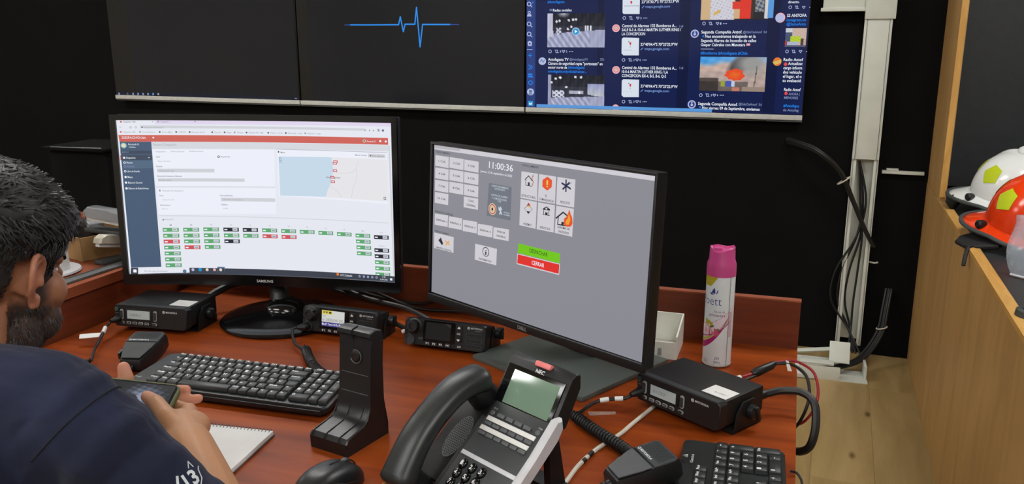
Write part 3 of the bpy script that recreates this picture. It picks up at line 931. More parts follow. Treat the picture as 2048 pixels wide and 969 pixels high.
('r',5,'mut',[5366,6973,5481,7023]),
('p',3,'sredd',[5003,7265,5574,7258,5571,7511,5004,7518]),
('p',4,'sgrey',[5339,7291,5523,7289,5523,7464,5339,7466]),
('r',4,'w',[5037,7361,5146,7440]),
('r',5,'mut',[5372,7358,5487,7408]),
('t', 4, 'sgrey2', 'VII', [5970, 6753, 74, 97]),
('p',3,'sgreen',[5717,6886,6284,6880,6282,7132,5718,7138]),
('p',4,'sgrey',[6050,6913,6233,6912,6234,7086,6051,7087]),
('r',4,'w',[5751,6982,5859,7061]),
('r',5,'mut',[6084,6980,6198,7029]),
('p',3,'sredd',[5723,7270,6291,7264,6290,7516,5725,7523]),
('p',4,'sgrey',[6058,7297,6241,7295,6241,7469,6058,7472]),
('r',4,'w',[5758,7366,5866,7445]),
('r',5,'mut',[6091,7363,6206,7413]),
('t', 4, 'sgrey2', 'VIII', [6673, 6770, 74, 97]),
('p',3,'sgreen',[6421,6903,6986,6897,6985,7148,6424,7154]),
('p',4,'sgrey',[6753,6930,6935,6928,6936,7102,6754,7104]),
('r',4,'w',[6456,6998,6564,7077]),
('r',5,'mut',[6787,6996,6901,7046]),
('t', 4, 'sgrey2', 'IX', [7378, 6787, 73, 97]),
('p',3,'sgreen',[7128,6920,7689,6914,7689,7164,7131,7170]),
('p',4,'sgrey',[7458,6946,7639,6945,7641,7118,7460,7120]),
('r',4,'w',[7162,7014,7270,7093]),
('r',5,'mut',[7491,7012,7605,7062]),
('t', 4, 'sgrey2', 'X', [8079, 6819, 73, 96]),
('p',3,'sgreen',[7830,6952,8389,6946,8389,7195,7834,7202]),
('p',4,'sgrey',[8159,6979,8339,6977,8341,7150,8161,7151]),
('r',4,'w',[7865,7046,7972,7125]),
('r',5,'mut',[8192,7044,8306,7094]),
('t', 4, 'sgrey2', 'B', [8782, 6851, 72, 95]),
('p',3,'sgreen',[8535,6984,9090,6978,9091,7227,8539,7233]),
('p',4,'sgrey',[8862,7010,9041,7009,9043,7181,8864,7183]),
('r',4,'w',[8569,7078,8676,7156]),
('r',5,'mut',[8895,7076,9008,7125]),
('p',3,'sgreen',[8545,7364,9102,7357,9103,7607,8550,7614]),
('p',4,'sgrey',[8873,7390,9052,7388,9055,7561,8875,7563]),
('r',4,'w',[8580,7459,8687,7537]),
('r',5,'mut',[8906,7456,9019,7505]),
('p',3,'sgreen',[8556,7745,9113,7738,9114,7988,8560,7996]),
('p',4,'sgrey',[8884,7771,9063,7769,9066,7942,8886,7945]),
('r',4,'w',[8591,7840,8698,7918]),
('r',5,'mut',[8917,7837,9031,7886]),
('p',3,'sgreen',[8567,8128,9124,8119,9125,8370,8571,8379]),
('p',4,'sgrey',[8895,8153,9075,8151,9077,8324,8897,8327]),
('r',4,'w',[8601,8223,8709,8301]),
('r',5,'mut',[8928,8219,9042,8268]),
('t', 4, 'sgrey2', 'U', [9479, 6890, 72, 96]),
('p',3,'sblack',[9234,7022,9786,7016,9788,7264,9238,7271]),
('p',4,'sgrey',[9559,7049,9737,7047,9740,7219,9562,7221]),
('r',4,'w',[9268,7116,9375,7194]),
('r',5,'mut',[9592,7114,9705,7163]),
('t', 4, 'sgrey2', 'Otros', [9402, 7733, 217, 90]),
('p',3,'sblack',[9234,7863,9788,7855,9790,8105,9238,8113]),
('p',4,'sgrey',[9560,7889,9739,7886,9742,8059,9563,8062]),
('r',4,'w',[9268,7958,9375,8036]),
('r',5,'mut',[9594,7954,9706,8003]),
('p',3,'sblack',[9238,8252,9793,8243,9795,8493,9243,8503]),
('p',4,'sgrey',[9565,8277,9744,8274,9747,8448,9568,8450]),
('r',4,'w',[9273,8346,9380,8425]),
('r',5,'mut',[9598,8343,9711,8392]),
('p',3,'sgreen',[9242,8641,9798,8632,9800,8883,9247,8893]),
('p',4,'sgrey',[9570,8666,9749,8663,9752,8837,9572,8840]),
('r',4,'w',[9277,8736,9384,8815]),
('r',5,'mut',[9603,8732,9716,8781]),
('p',3,'sgreen',[9246,9032,9803,9021,9805,9274,9251,9284]),
('p',4,'sgrey',[9574,9056,9754,9053,9756,9228,9577,9231]),
('r',4,'w',[9281,9127,9389,9206]),
('r',5,'mut',[9608,9123,9721,9171]),
('p',3,'sgreen',[9251,9424,9808,9413,9810,9665,9255,9677]),
('p',4,'sgrey',[9579,9448,9759,9444,9761,9619,9582,9623]),
('r',4,'w',[9285,9519,9393,9598]),
('r',5,'mut',[9612,9514,9726,9563]),
('p',5,'sslate4',[65,9583,9988,9603,10001,9992,32,10046]),
('p',6,'swhite',[319,9576,2184,9542,2177,9909,303,9997]),
('r',6,'w',[137,9704,254,9899]),
('t', 7, 'grey', 'Escribe aquí para buscar', [547, 9866, 834, 115]),
('c',7,'steel',[1999,9819,69,120]),
('c',6,'lav',[2310,9712,56,97]),
('c',6,'cyan',[2579,9706,65,114]),
('c',6,'cream',[2837,9701,56,97]),
('c',6,'pink',[3114,9695,55,97]),
('c',6,'cream',[3343,9691,55,96]),
('p',5,'steel',[3227,9485,3503,9487,3488,9869,3212,9868]),
('c',6,'orange',[7805,9710,55,98]),
('t', 6, 'w', '14°C Soleado', [7913, 9818, 441, 137]),
('c',6,'lav',[8639,9761,40,72]),
('c',7,'sslate4',[8639,9761,20,36]),
('c',6,'lav',[8803,9760,41,72]),
('c',7,'sslate4',[8803,9760,21,36]),
('c',6,'lav',[8959,9760,40,71]),
('c',7,'sslate4',[8959,9760,20,36]),
('c',6,'lav',[9123,9759,40,72]),
('c',7,'sslate4',[9123,9759,20,36]),
('c',6,'lav',[9287,9759,40,71]),
('c',7,'sslate4',[9287,9759,20,36]),
('t', 6, 'w', '11:00', [9496, 9738, 128, 97]),
('t', 6, 'w', '15-09-2022', [9421, 9912, 282, 98]),
('r',6,'w',[9796,9744,9884,9885]),
('p',4,'sgrey',[9868,1390,9921,1389,9979,9588,9925,9591])
]
OPS_DEL = [
('p',0,'dgry',[-80,-55,10031,-3,10011,10072,-90,9943]),
('p',1,'dtitle',[-20,17,10023,12,10026,254,-15,294]),
('p',2,'dtitle2',[-20,17,1446,20,1449,178,-17,213]),
('t', 4, 'dblk', 'TONOS COMPAÑIAS', [104, 497, 799, 118]),
('p',2,'dwht',[78,655,844,659,842,1375,73,1363]),
('t', 5, 'dblk', '1 CIA', [275, 1076, 394, 131]),
('p',2,'dwht',[84,1466,852,1456,849,2176,79,2177]),
('t', 5, 'dblk', '4 CIA', [281, 1885, 395, 131]),
('p',2,'dwht',[89,2281,860,2258,857,2982,84,2997]),
('t', 5, 'dblk', '7 CIA', [287, 2699, 396, 131]),
('p',2,'dwht',[95,3101,867,3063,865,3792,90,3821]),
('t', 5, 'dblk', '10 CIA', [253, 3519, 476, 132]),
('p',2,'dwht',[892,642,1663,646,1663,1350,889,1336]),
('t', 5, 'dblk', '2 CIA', [1099, 1055, 380, 128]),
('p',2,'dwht',[899,1438,1673,1428,1673,2136,897,2136]),
('t', 5, 'dblk', '5 CIA', [1107, 1850, 381, 129]),
('p',2,'dwht',[907,2238,1683,2215,1682,2926,904,2940]),
('t', 5, 'dblk', '8 CIA', [1116, 2649, 381, 130]),
('p',2,'dwht',[1699,656,2461,661,2463,1352,1698,1338]),
('t', 5, 'dblk', '3 CIA', [1909, 1062, 366, 125]),
('p',2,'dwht',[1708,1438,2472,1428,2474,2123,1708,2123]),
('t', 5, 'dblk', '6 CIA', [1920, 1842, 366, 126]),
('p',2,'dwht',[1718,2223,2484,2200,2486,2899,1717,2913]),
('t', 5, 'dblk', '9 CIA', [1930, 2626, 367, 127]),
('p',2,'dwht',[1728,3013,2496,2976,2497,3679,1727,3707]),
('t', 5, 'dblk', 'TONO', [1974, 3278, 295, 127]),
('t', 5, 'dblk', 'GENERAL', [1869, 3553, 516, 128]),
('t', 4, 'dwt', '11:00:36', [2997, 943, 1187, 398]),
('t', 4, 'dwt', 'Jueves, 15 de septiembre de 2022', [2568, 1275, 1591, 136]),
('p',2,'dpan',[3021,1864,4153,1875,4154,3913,2961,3925]),
('t', 4, 'dlb', 'CUERPO DE BOMBEROS', [3154, 2052, 846, 111]),
('t', 4, 'dlb', 'ANTOFAGASTA', [3310, 2202, 523, 111]),
('t', 4, 'dlb', 'CENTRAL DE ALARMAS', [3156, 2609, 823, 111]),
('t', 4, 'dlb', 'Y COMUNICACIONES', [3212, 2797, 724, 111]),
('t', 4, 'dlb', '132', [3494, 2930, 175, 110]),
('c',3,'dcream',[3243,3443,201,373]),
('c',4,'dred',[3243,3443,166,310]),
('c',5,'dcream',[3243,3443,136,261]),
('c',6,'dblk',[3243,3443,45,93]),
('p',3,'dlb',[3540,3212,3617,3286,3638,3141,3731,3349,3671,3426,3753,3683,3652,3632,3579,3713,3623,3500,3545,3397]),
('t', 4, 'dlb', 'CENTRAL', [3798, 3532, 319, 92]),
('t', 4, 'dlb', 'ALARMAS', [3802, 3669, 320, 91]),
('t', 4, 'dblk', 'TONOS LLAMADOS', [4588, 515, 773, 117]),
('p',2,'dwht',[4586,832,5350,828,5363,2412,4596,2413]),
('p',2,'dwht',[5402,829,6161,826,6164,2389,5399,2412]),
('p',2,'dwht',[6216,829,6982,823,6987,2396,6215,2405]),
('p',2,'dwht',[4591,2480,5361,2480,5353,4075,4589,4066]),
('p',2,'dwht',[5418,2481,6167,2469,6166,4061,5399,4077]),
('p',2,'dwht',[6229,2474,6984,2468,6973,4068,6214,4061]),
('t', 4, 'dblk', 'ESTRUCTURAL', [4646, 2317, 652, 136]),
('t', 4, 'dblk', 'EL', [5720, 2085, 79, 132]),
('t', 4, 'dblk', 'COMANDANCIA', [5447, 2332, 660, 133]),
('t', 4, 'dblk', 'RESCATE', [6400, 2273, 397, 131]),
('t', 4, 'dblk', 'HAZMAT', [4782, 3982, 387, 138]),
('t', 4, 'dblk', 'SERVICIOS', [5538, 3977, 473, 135]),
('t', 4, 'dblk', 'ALARMA DE', [6323, 3738, 529, 133]),
('t', 4, 'dblk', 'INCENDIO', [6376, 3984, 454, 132]),
('l',3,'dblk',53,[4766,1293,4932,1037,5102,1280]),
('l',3,'dblk',35,[4812,1283,4811,1609,5102,1613]),
('r',4,'dblk',[4914,1409,4997,1598]),
('l',5,'dred',46,[5126,982,5087,1166,5162,1356,5123,1570]),
('l',5,'dred',29,[5159,917,5175,1060]),
('p',4,'dora',[5783,904,5995,1075,5994,1463,5797,1710,5577,1527,5573,1136]),
('r',5,'dyel',[5749,1113,5825,1386]),
('r',5,'dyel',[5760,1443,5830,1515]),
('l',4,'dnav',101,[6596,933,6610,1567]),
('l',4,'dnav',102,[6422,1140,6793,1369]),
('l',4,'dnav',102,[6477,1469,6738,1043]),
('l',5,'dnav',22,[6681,1197,6833,1023]),
('l',5,'dnav',22,[6685,1309,6827,1418]),
('p',4,'dred',[4984,2608,5082,2763,4897,2809]),
('p',4,'dyel',[4921,2818,5060,2783,4990,2935]),
('l',5,'dblk',21,[4797,2999,4977,2759,5169,2948,4994,3262,4797,2999]),
('p',4,'dblk',[4908,3135,5071,3123,4983,3295]),
('p',4,'dblk',[5644,2797,5796,2627,5968,2758,5959,2833,5646,2855]),
('c',5,'dwht',[5800,2757,45,58]),
('l',3,'dblk',46,[5692,2873,5685,3124]),
('l',3,'dblk',46,[5916,2873,5914,3136]),
('l',3,'dblk',29,[5656,3141,5970,3130]),
('p',4,'dblk',[5752,2974,5864,2974,5865,3120,5753,3121]),
('l',4,'dblk',86,[6248,3192,6538,2783,6770,2965]),
('l',4,'dblk',63,[6343,3080,6327,3533,6641,3517]),
('p',4,'dblk',[6493,3328,6591,3330,6577,3535,6479,3534]),
('p',6,'dora',[6796,2545,6858,2770,6942,3005,6965,3340,6877,3522,6686,3562,6583,3418,6594,3127,6686,3002,6753,2798]),
('p',7,'dyel2',[6794,2759,6871,3109,6809,3413,6682,3448,6663,3252,6753,3084]),
('t', 4, 'dblk', 'SIRENAS DE CUARTELES', [115, 4432, 1050, 121]),
('p',2,'dwht',[111,4534,870,4473,868,5241,107,5294]),
('t', 5, 'dblk', 'SIRENA 1', [181, 4968, 638, 121]),
('p',2,'dwht',[913,4511,1667,4450,1668,5205,911,5258]),
('t', 5, 'dblk', 'SIRENA 3', [993, 4936, 615, 118]),
('p',2,'dwht',[1710,4519,2477,4455,2480,5197,1710,5253]),
('t', 5, 'dblk', 'SIRENA 7', [1808, 4935, 594, 116]),
('p',2,'dwht',[2519,4553,3284,4488,3289,5217,2521,5274]),
('t', 5, 'dblk', 'SIRENA 9', [2629, 4961, 571, 114]),
('p',2,'dwht',[3324,4542,4098,4475,4104,5191,3328,5249]),
('t', 5, 'dblk', 'SIRENA', [3515, 4803, 413, 111]),
('t', 5, 'dblk', 'GENERAL', [3488, 5070, 482, 112]),
('t', 4, 'dblk', 'TONOS VARIOS', [139, 5767, 812, 122]),
('p',2,'dwht',[95,5823,1223,5808,1231,6855,99,6879]),
('p',4,'dblk',[354,6272,496,6043,634,6423,564,6546]),
('l',4,'dyel2',80,[760,6199,993,6378]),
('l',4,'dyel2',80,[794,6474,975,6150]),
('t', 4, 'dblk', 'COMANDOS CONJUNTOS', [187, 6834, 929, 122]),
('p',2,'dwht',[2406,5873,3538,5853,3530,6901,2404,6913]),
('c',4,'dblk',[2977,6223,176,306]),
('c',5,'dwht',[2977,6223,147,261]),
('t', 6, 'dblk', 'i', [2943, 6411, 78, 318]),
('t', 4, 'dblk', 'INFORMATIVO', [2629, 6821, 654, 128]),
('p',3,'dgrn',[4581,5183,6498,5188,6487,5765,4564,5772]),
('t', 4, 'dgrnt', 'DESPACHAR', [5117, 5562, 839, 240]),
('p',2,'dwht',[4548,5808,6509,5787,6501,6454,4530,6479]),
('p',3,'dredb',[4578,5860,6485,5839,6477,6389,4562,6406]),
('t', 4, 'w', 'CERRAR', [5245, 6249, 577, 240])
]

# ================================================================== the room
RO = Matrix.Translation((0.0226, 3.81, 0)) @ Matrix.Rotation(ROOM, 4, 'Z')   # room frame: x along the back wall, y into it
def rloc(x, y, z=0.0): return tuple(RO @ Vector((x, y, z)))
CEIL = 2.62

def slab(name, m, x0, x1, y0, y1, z0, z1):
    g = G(); g.box(((x0 + x1) / 2, (y0 + y1) / 2, (z0 + z1) / 2), (x1 - x0, y1 - y0, z1 - z0))
    o = g.build(name, m, None, 0); o.matrix_world = RO; return struct(o)

fl_mat = wood('laminate_floor', (150, 126, 82), (166, 141, 94), (178, 153, 106), axis=1, scale=1.6, stretch=6, rough=0.42)
floor = slab('floor', fl_mat, -6.3, 3.4, -6.6, 0.1, -0.05, -0.003)
plank_me = None
for i in range(22):
    for j in range(4):
        if plank_me is None:
            g = G(); g.rbox((0, 0, -0.004), (0.1895, 1.1995, 0.008), 0.0006, 1); plank_me = g.mesh('plank', 0)
            fm = fl_mat.copy(); nt = fm.node_tree
            oi = nt.nodes.new('ShaderNodeObjectInfo'); hs = nt.nodes.new('ShaderNodeHueSaturation'); mr = nt.nodes.new('ShaderNodeMapRange')
            mr.inputs['To Min'].default_value = 0.93; mr.inputs['To Max'].default_value = 1.06
            nt.links.new(oi.outputs['Random'], mr.inputs['Value']); nt.links.new(mr.outputs['Result'], hs.inputs['Value'])
            b = nt.nodes['Principled BSDF']; src = b.inputs['Base Color'].links[0].from_socket
            tc = nt.nodes.new('ShaderNodeTexCoord'); mp = nt.nodes.new('ShaderNodeMapping'); mp.inputs['Scale'].default_value = (4.2, 1.7, 0)
            ad = nt.nodes.new('ShaderNodeVectorMath'); ad.operation = 'ADD'; nt.links.new(tc.outputs['Object'], mp.inputs['Vector']); nt.links.new(mp.outputs['Vector'], ad.inputs[0])
            mu = nt.nodes.new('ShaderNodeVectorMath'); mu.operation = 'SCALE'; mu.inputs[0].default_value = (17, 31, 0); nt.links.new(oi.outputs['Random'], mu.inputs['Scale']); nt.links.new(mu.outputs['Vector'], ad.inputs[1])
            vo = nt.nodes.new('ShaderNodeTexVoronoi'); vo.voronoi_dimensions = '2D'; vo.inputs['Scale'].default_value = 1.0; nt.links.new(ad.outputs['Vector'], vo.inputs['Vector'])
            rk = nt.nodes.new('ShaderNodeValToRGB'); rk.color_ramp.elements[0].color = (0.32, 0.25, 0.18, 1); rk.color_ramp.elements[1].color = (1, 1, 1, 1); rk.color_ramp.elements[0].position = 0.012; rk.color_ramp.elements[1].position = 0.06
            nt.links.new(vo.outputs['Distance'], rk.inputs['Fac']); mk = nt.nodes.new('ShaderNodeMix'); mk.data_type = 'RGBA'; mk.blend_type = 'MULTIPLY'; mk.inputs[0].default_value = 1.0
            nt.links.new(src, mk.inputs[6]); nt.links.new(rk.outputs['Color'], mk.inputs[7])
            nt.links.new(mk.outputs[2], hs.inputs['Color']); nt.links.new(hs.outputs['Color'], b.inputs['Base Color'])
            plank_me.materials.append(fm)
        o = bpy.data.objects.new('plank', plank_me); COL.objects.link(o); o.parent = floor
        y = -0.6 - j * 1.2 - (0.4 * (i % 3))
        o.location = (-2.6 + i * 0.19, min(y, -0.6), 0.001)
slab('ceiling', 'ceiling', -6.3, 3.4, -6.6, 0.1, CEIL, CEIL + 0.05)
slab('wall_back', 'wall', -6.3, 3.4, 0.0, 0.08, 0, CEIL)
slab('wall_left', 'ceiling', -6.3, -6.2, -6.6, 0.0, 0, CEIL)
slab('wall_right', 'wall_room', 3.3, 3.4, -6.6, 0.0, 0, CEIL)
slab('wall_front', 'ceiling', -6.3, 3.4, -6.7, -6.6, 0, CEIL)

# ceiling lamps: surface fixtures with two tubes
tube_mat = bpy.data.materials.new('fluorescent_tube'); tube_mat.use_nodes = True
tb = tube_mat.node_tree.nodes['Principled BSDF']; tb.inputs['Base Color'].default_value = (0.9, 0.9, 0.9, 1)
tb.inputs['Emission Color'].default_value = (1.0, 0.995, 0.98, 1); tb.inputs['Emission Strength'].default_value = LAMP
def ceiling_lamp(x, y, label):
    t = thing('ceiling_lamp', label, 'ceiling lamp', rloc(x, y, CEIL), ROOM, 'ceiling lamps')
    g = G(); g.rbox((0, 0, -0.02), (1.26, 0.34, 0.04), 0.006); g.build('housing', 'white_plastic', t)
    for dy in (-0.1, 0.1):
        g = G(); g.rbox((0, dy, -0.046), (1.2, 0.10, 0.012), 0.004); g.build('diffuser', tube_mat, t)
for n, (x, y) in enumerate([(a, b) for b in (-1.5, -4.0, -5.6) for a in (-4.36, -1.8, 0.8)]):
    ceiling_lamp(x, y, ('front', 'middle', 'rear')[n // 3] + ' row ceiling lamp, ' + ('left', 'centre', 'right')[n % 3] + ' one, with two white diffuser strips')

# partition on the right: low counter with slate top, tall panel beyond
pt = struct(thing('wall_right_partition', 'brown wooden partition with a low slate-topped counter and a tall end panel', 'partition', rloc(0.5035, 0, 0), -0.034))
del pt['category']
CT = 0.76
g = G(); g.box((0.011, -1.5, CT / 2), (0.022, 3.0, CT - 0.0)); g.build('side_panel', 'partition', pt, 0)
g = G(); g.box((0.45, -1.62, CT - 0.012), (0.848, 2.76, 0.022)); g.build('counter_top', 'slate', pt, 0)
g = G(); g.box((0.013, -1.62, CT + 0.003), (0.028, 2.385, 0.012)).xf(Matrix.Translation((0, -0.19, 0))); g.build('edge_strip', wood('counter_edge_oak', (188, 140, 70), (202, 154, 82), (212, 166, 94), axis=1, scale=6, stretch=6, rough=0.5), pt, 0)
g = G(); g.box((0.0125, -0.21, (CT + CEIL) / 2), (0.022, 0.42, CEIL - CT - 0.004)); g.build('tall_panel', 'partition', pt, 0)
g = G(); g.box((0.010, -0.424, (CT + CEIL) / 2 + 0.006), (0.020, 0.008, CEIL - CT - 0.02)); g.build('panel_edge', 'edge_oak', pt, 0)
g = G(); g.box((0.9, -0.05, (CT + CEIL) / 2), (1.74, 0.03, CEIL - CT - 0.004)); g.build('back_board', 'slate', pt, 0)

# ------------------------------------------------------------------ white cable trunking on the back wall
tk = thing('cable_trunking', 'tall white plastic cable trunking on the black wall, its lower cover missing', 'trunking', rloc(0.262, 0, 0), ROOM)
g = G()
g.box((0, -0.004, 0.745), (0.10, 0.006, 1.36)); g.build('back_plate', 'trunk', tk, 0)
for sx in (-1, 1):
    g = G(); g.rbox((sx * 0.046, -0.028, 0.45), (0.010, 0.05, 0.80), 0.002); g.rbox((sx * 0.041, -0.05, 0.45), (0.016, 0.006, 0.80), 0.001); g.build('side_rail', 'trunk', tk)
g = G(); g.rbox((0, -0.032, 1.128), (0.102, 0.058, 0.556), 0.002); g.build('cover', 'trunk', tk)
g = G(); g.box((-0.041, -0.0625, 1.128), (0.0015, 0.002, 0.556)); g.box((0.041, -0.0625, 1.128), (0.0015, 0.002, 0.556)); g.build('cover_seam', 'midgrey', tk, 0)
g = G(); g.rbox((0.004, -0.036, 1.56), (0.112, 0.068, 0.312), 0.002); g.build('corner_piece', 'trunk', tk)
g = G(); g.rbox((-0.13, -0.03, 1.62), (0.16, 0.05, 0.35), 0.002); g.build('branch_duct', 'trunk', tk)
g = G(); g.rbox((-0.13, -0.034, 1.441), (0.175, 0.06, 0.014), 0.002); g.build('branch_lip', 'trunk', tk)

ft = thing('floor_trunking', 'short open white trunking channel lying on the floor below the wall trunking', 'trunking', (0.2, 3.49, 0), ROOM + 0.06)
g = G(); g.box((0.0, 0, 0.003), (0.29, 0.12, 0.005)); g.build('base', 'trunk', ft, 0)
g = G(); g.rbox((-0.055, -0.058, 0.03), (0.19, 0.006, 0.055), 0.002); g.build('side_wall', 'trunk', ft)
g = G(); g.rbox((-0.04, 0.057, 0.028), (0.21, 0.006, 0.05), 0.002); g.build('side_wall', 'trunk', ft)
g = G(); g.rbox((0.137, 0.02, 0.03), (0.01, 0.09, 0.055), 0.002); g.build('side_wall', 'trunk', ft)
def loose(name, label, d, loc, rot):
    g = G(); g.rbox((0, 0, 0), d, 0.0015); g.box((0, d[1] / 2 - 0.002, -d[2]), (d[0], 0.003, d[2] * 2)); g.box((0, -d[1] / 2 + 0.002, -d[2]), (d[0], 0.003, d[2] * 2))
    o = g.build(name, 'trunk', None); o.location = loc; o.rotation_euler = rot; return tag(o, label, 'trunking')
loose('trunking_cover', 'small square white trunking cover leaning over the floor channel', (0.078, 0.088, 0.003), (0.237, 3.50, 0.098), (1.0, 0, ROOM + 0.04))
loose('trunking_cover', 'long loose white trunking cover tilted up behind the desk end', (0.20, 0.02, 0.004), (0.11, 3.66, 0.036), (0.5, -0.14, 0.05))
loose('trunking_cover', 'flat white cover strip lying along the floor channel by the desk', (0.13, 0.03, 0.003), (0.15, 3.44, 0.072), (0.2, 0.0, 0.02))
sp = thing('trunking_offcut', 'short horizontal white trunking strip between wall trunking and wooden panel', 'trunking', rloc(0.409, 0, 0.797), ROOM)
g = G(); g.rbox((0, -0.012, 0), (0.158, 0.022, 0.013), 0.002); g.build('strip', 'trunk', sp)
g = G(); g.rbox((-0.04, -0.014, 0.011), (0.046, 0.02, 0.009), 0.002); g.build('clip', 'trunk', sp)
g = G(); g.tube([(0.338, 3.775, 0.414), (0.36, 3.772, 0.411), (0.372, 3.772, 0.416)], 0.004, 6); o = g.build('wall_hook', 'trunk'); tag(o, 'tiny white hook on black wall right of the trunking', 'hook')

# black cables spilling out of the trunking
bun = thing('cable_bundle', 'black cable bundle crossing the open trunking from upper left', 'cable', (0.2, 3.74, 0.5))
def rel(pts, o): return [Vector(p) - Vector(o.location) for p in pts]
random.seed(3)
c1 = [(-0.02, 3.80, 0.90), (0.04, 3.735, 0.893), (0.104, 3.69, 0.873), (0.188, 3.70, 0.80), (0.247, 3.715, 0.681), (0.306, 3.725, 0.558), (0.345, 3.735, 0.49)]
for k in range(7):
    dx, dz, dy = random.uniform(-.012, .012), random.uniform(-.012, .012), random.uniform(-.012, .004)
    g = G(); g.tube(rel([(p[0] + dx * (1 - i * .08), p[1] + dy, p[2] + dz * (1.6 - i * .15)) for i, p in enumerate(c1)], bun), 0.0055, 7, smooth=6); g.build('cable', 'cable', bun)
g = G(); g.tube([Vector((0.205 + 0.022 * math.cos(a) , 3.703 + 0.02 * math.sin(a), 0.765 + 0.016 * math.cos(a))) - Vector(bun.location) for a in [k * 2 * PI / 14 for k in range(15)]], 0.0028, 6); g.build('cable_tie', 'cable_white', bun)
b2 = thing('cable_bundle', 'thin black cables running down inside the open trunking', 'cable', (0.27, 3.755, 0.4))
c2 = [(0.262, 3.775, 0.84), (0.288, 3.76, 0.68), (0.292, 3.755, 0.531), (0.262, 3.755, 0.377), (0.255, 3.755, 0.244), (0.284, 3.75, 0.13), (0.298, 3.66, 0.045)]
for k, (ax, amp) in enumerate(((0, 0), (-0.022, 0.012), (0.018, -0.02), (-0.034, 0.03))):
    g = G(); g.tube(rel([(p[0] + (ax * math.sin(PI * i / 6)) + amp * math.sin(i * 1.3), p[1] - 0.004 * k, p[2]) for i, p in enumerate(c2)], b2), 0.0045, 7, smooth=6); g.build('cable', 'cable', b2)
b3 = thing('cable_bundle', 'black cable bundle curving from the wall down into the floor channel', 'cable', (0.35, 3.6, 0.1))
c3 = [(0.425, 3.77, 0.30), (0.412, 3.72, 0.215), (0.398, 3.66, 0.151), (0.358, 3.60, 0.087), (0.302, 3.54, 0.045), (0.20, 3.49, 0.025), (0.08, 3.47, 0.02)]
for k in range(6):
    dx, dz = random.uniform(-.012, .012), random.uniform(-.006, .012)
    g = G(); g.tube(rel([(p[0] + dx, p[1] + dz, p[2] + dz * .5) for p in c3], b3), 0.005, 7, smooth=6); g.build('cable', 'cable', b3)
g = G(); g.tube([Vector((0.402 + 0.02 * math.cos(a), 3.675 + 0.016 * math.sin(a), 0.162 + 0.006 * math.cos(a))) - Vector(b3.location) for a in [k * 2 * PI / 14 for k in range(15)]], 0.0028, 6); g.build('cable_tie', 'cable_white', b3)

# ------------------------------------------------------------------ three televisions
def pic_cctv(kind):
    def fn(u, v):
        n = math.sin(u * 37 + v * 11) * 5 + math.sin(u * 91) * 4
        r = (46 + 10 * u, 48 + 10 * u, 62 + 10 * u)
        if v < 0.38: r = (30 + 20 * v, 32 + 20 * v, 42 + 20 * v)
        edge = 0.60 - 0.12 * u if kind == 1 else 0.76 - 0.08 * u
        if v > edge:
            k = (u - 0.1) * (1 - 0.5 * (v - edge))
            s = 20 * math.sin((u * 60 - v * 25)) if u < 0.75 else 0
            r = (158 + s, 162 + s, 190 + s)
        if kind == 1:
            if u < 0.09 + 0.02 * v and v < 0.7: r = (188, 190, 212)
            d = math.hypot((u - 0.28) / 0.12, v / 0.14)
            if d < 1: r = tuple(q + (1 - d) * 170 for q in r)
            if 0.15 < u < 0.25 and 0.42 < v < 0.62: r = (200, 202, 220) if math.sin(u * 90) * math.sin(v * 60) > -0.2 else (60, 62, 80)
            for x in (0.665, 0.71, 0.76):
                if abs(u - x) < 0.014 and 0.36 < v < 0.52: r = (220, 222, 235)
            for x, y in ((0.16, 0.24), (0.21, 0.22), (0.38, 0.2), (0.45, 0.19), (0.5, 0.18), (0.36, 0.46), (0.42, 0.4)):
                if math.hypot(u - x, (v - y) * 0.6) < 0.02: r = (215, 218, 230)
        else:
            if u < 0.06 and v < 0.97: r = (150, 154, 182)
            if 0.7 < u < 0.99 and 0.28 < v < 0.68 and v < 0.3 + u * 0.45: r = (150 + 90 * (v - 0.3), 155 + 90 * (v - 0.3), 195)
            if 0.08 < u < 0.30 and 0.52 < v < 0.75: r = (205, 208, 225) if math.sin(u * 70) * math.sin(v * 45) > -0.3 else (66, 70, 90)
            if 0.38 < u < 0.63 and 0.50 < v < 0.62: r = (170, 172, 190)
            for x, y in ((0.14, 0.12), (0.22, 0.09), (0.49, 0.06), (0.59, 0.07), (0.33, 0.40), (0.06, 0.25), (0.56, 0.57)):
                if math.hypot(u - x, (v - y) * 0.6) < 0.022: r = (225, 228, 238)
        return tuple(q + n for q in r)
    return fn
def nz(x, y): return math.sin(x * 12.9 + y * 4.1) * 0.5 + math.sin(x * 5.3 - y * 9.7 + 1.3) * 0.5
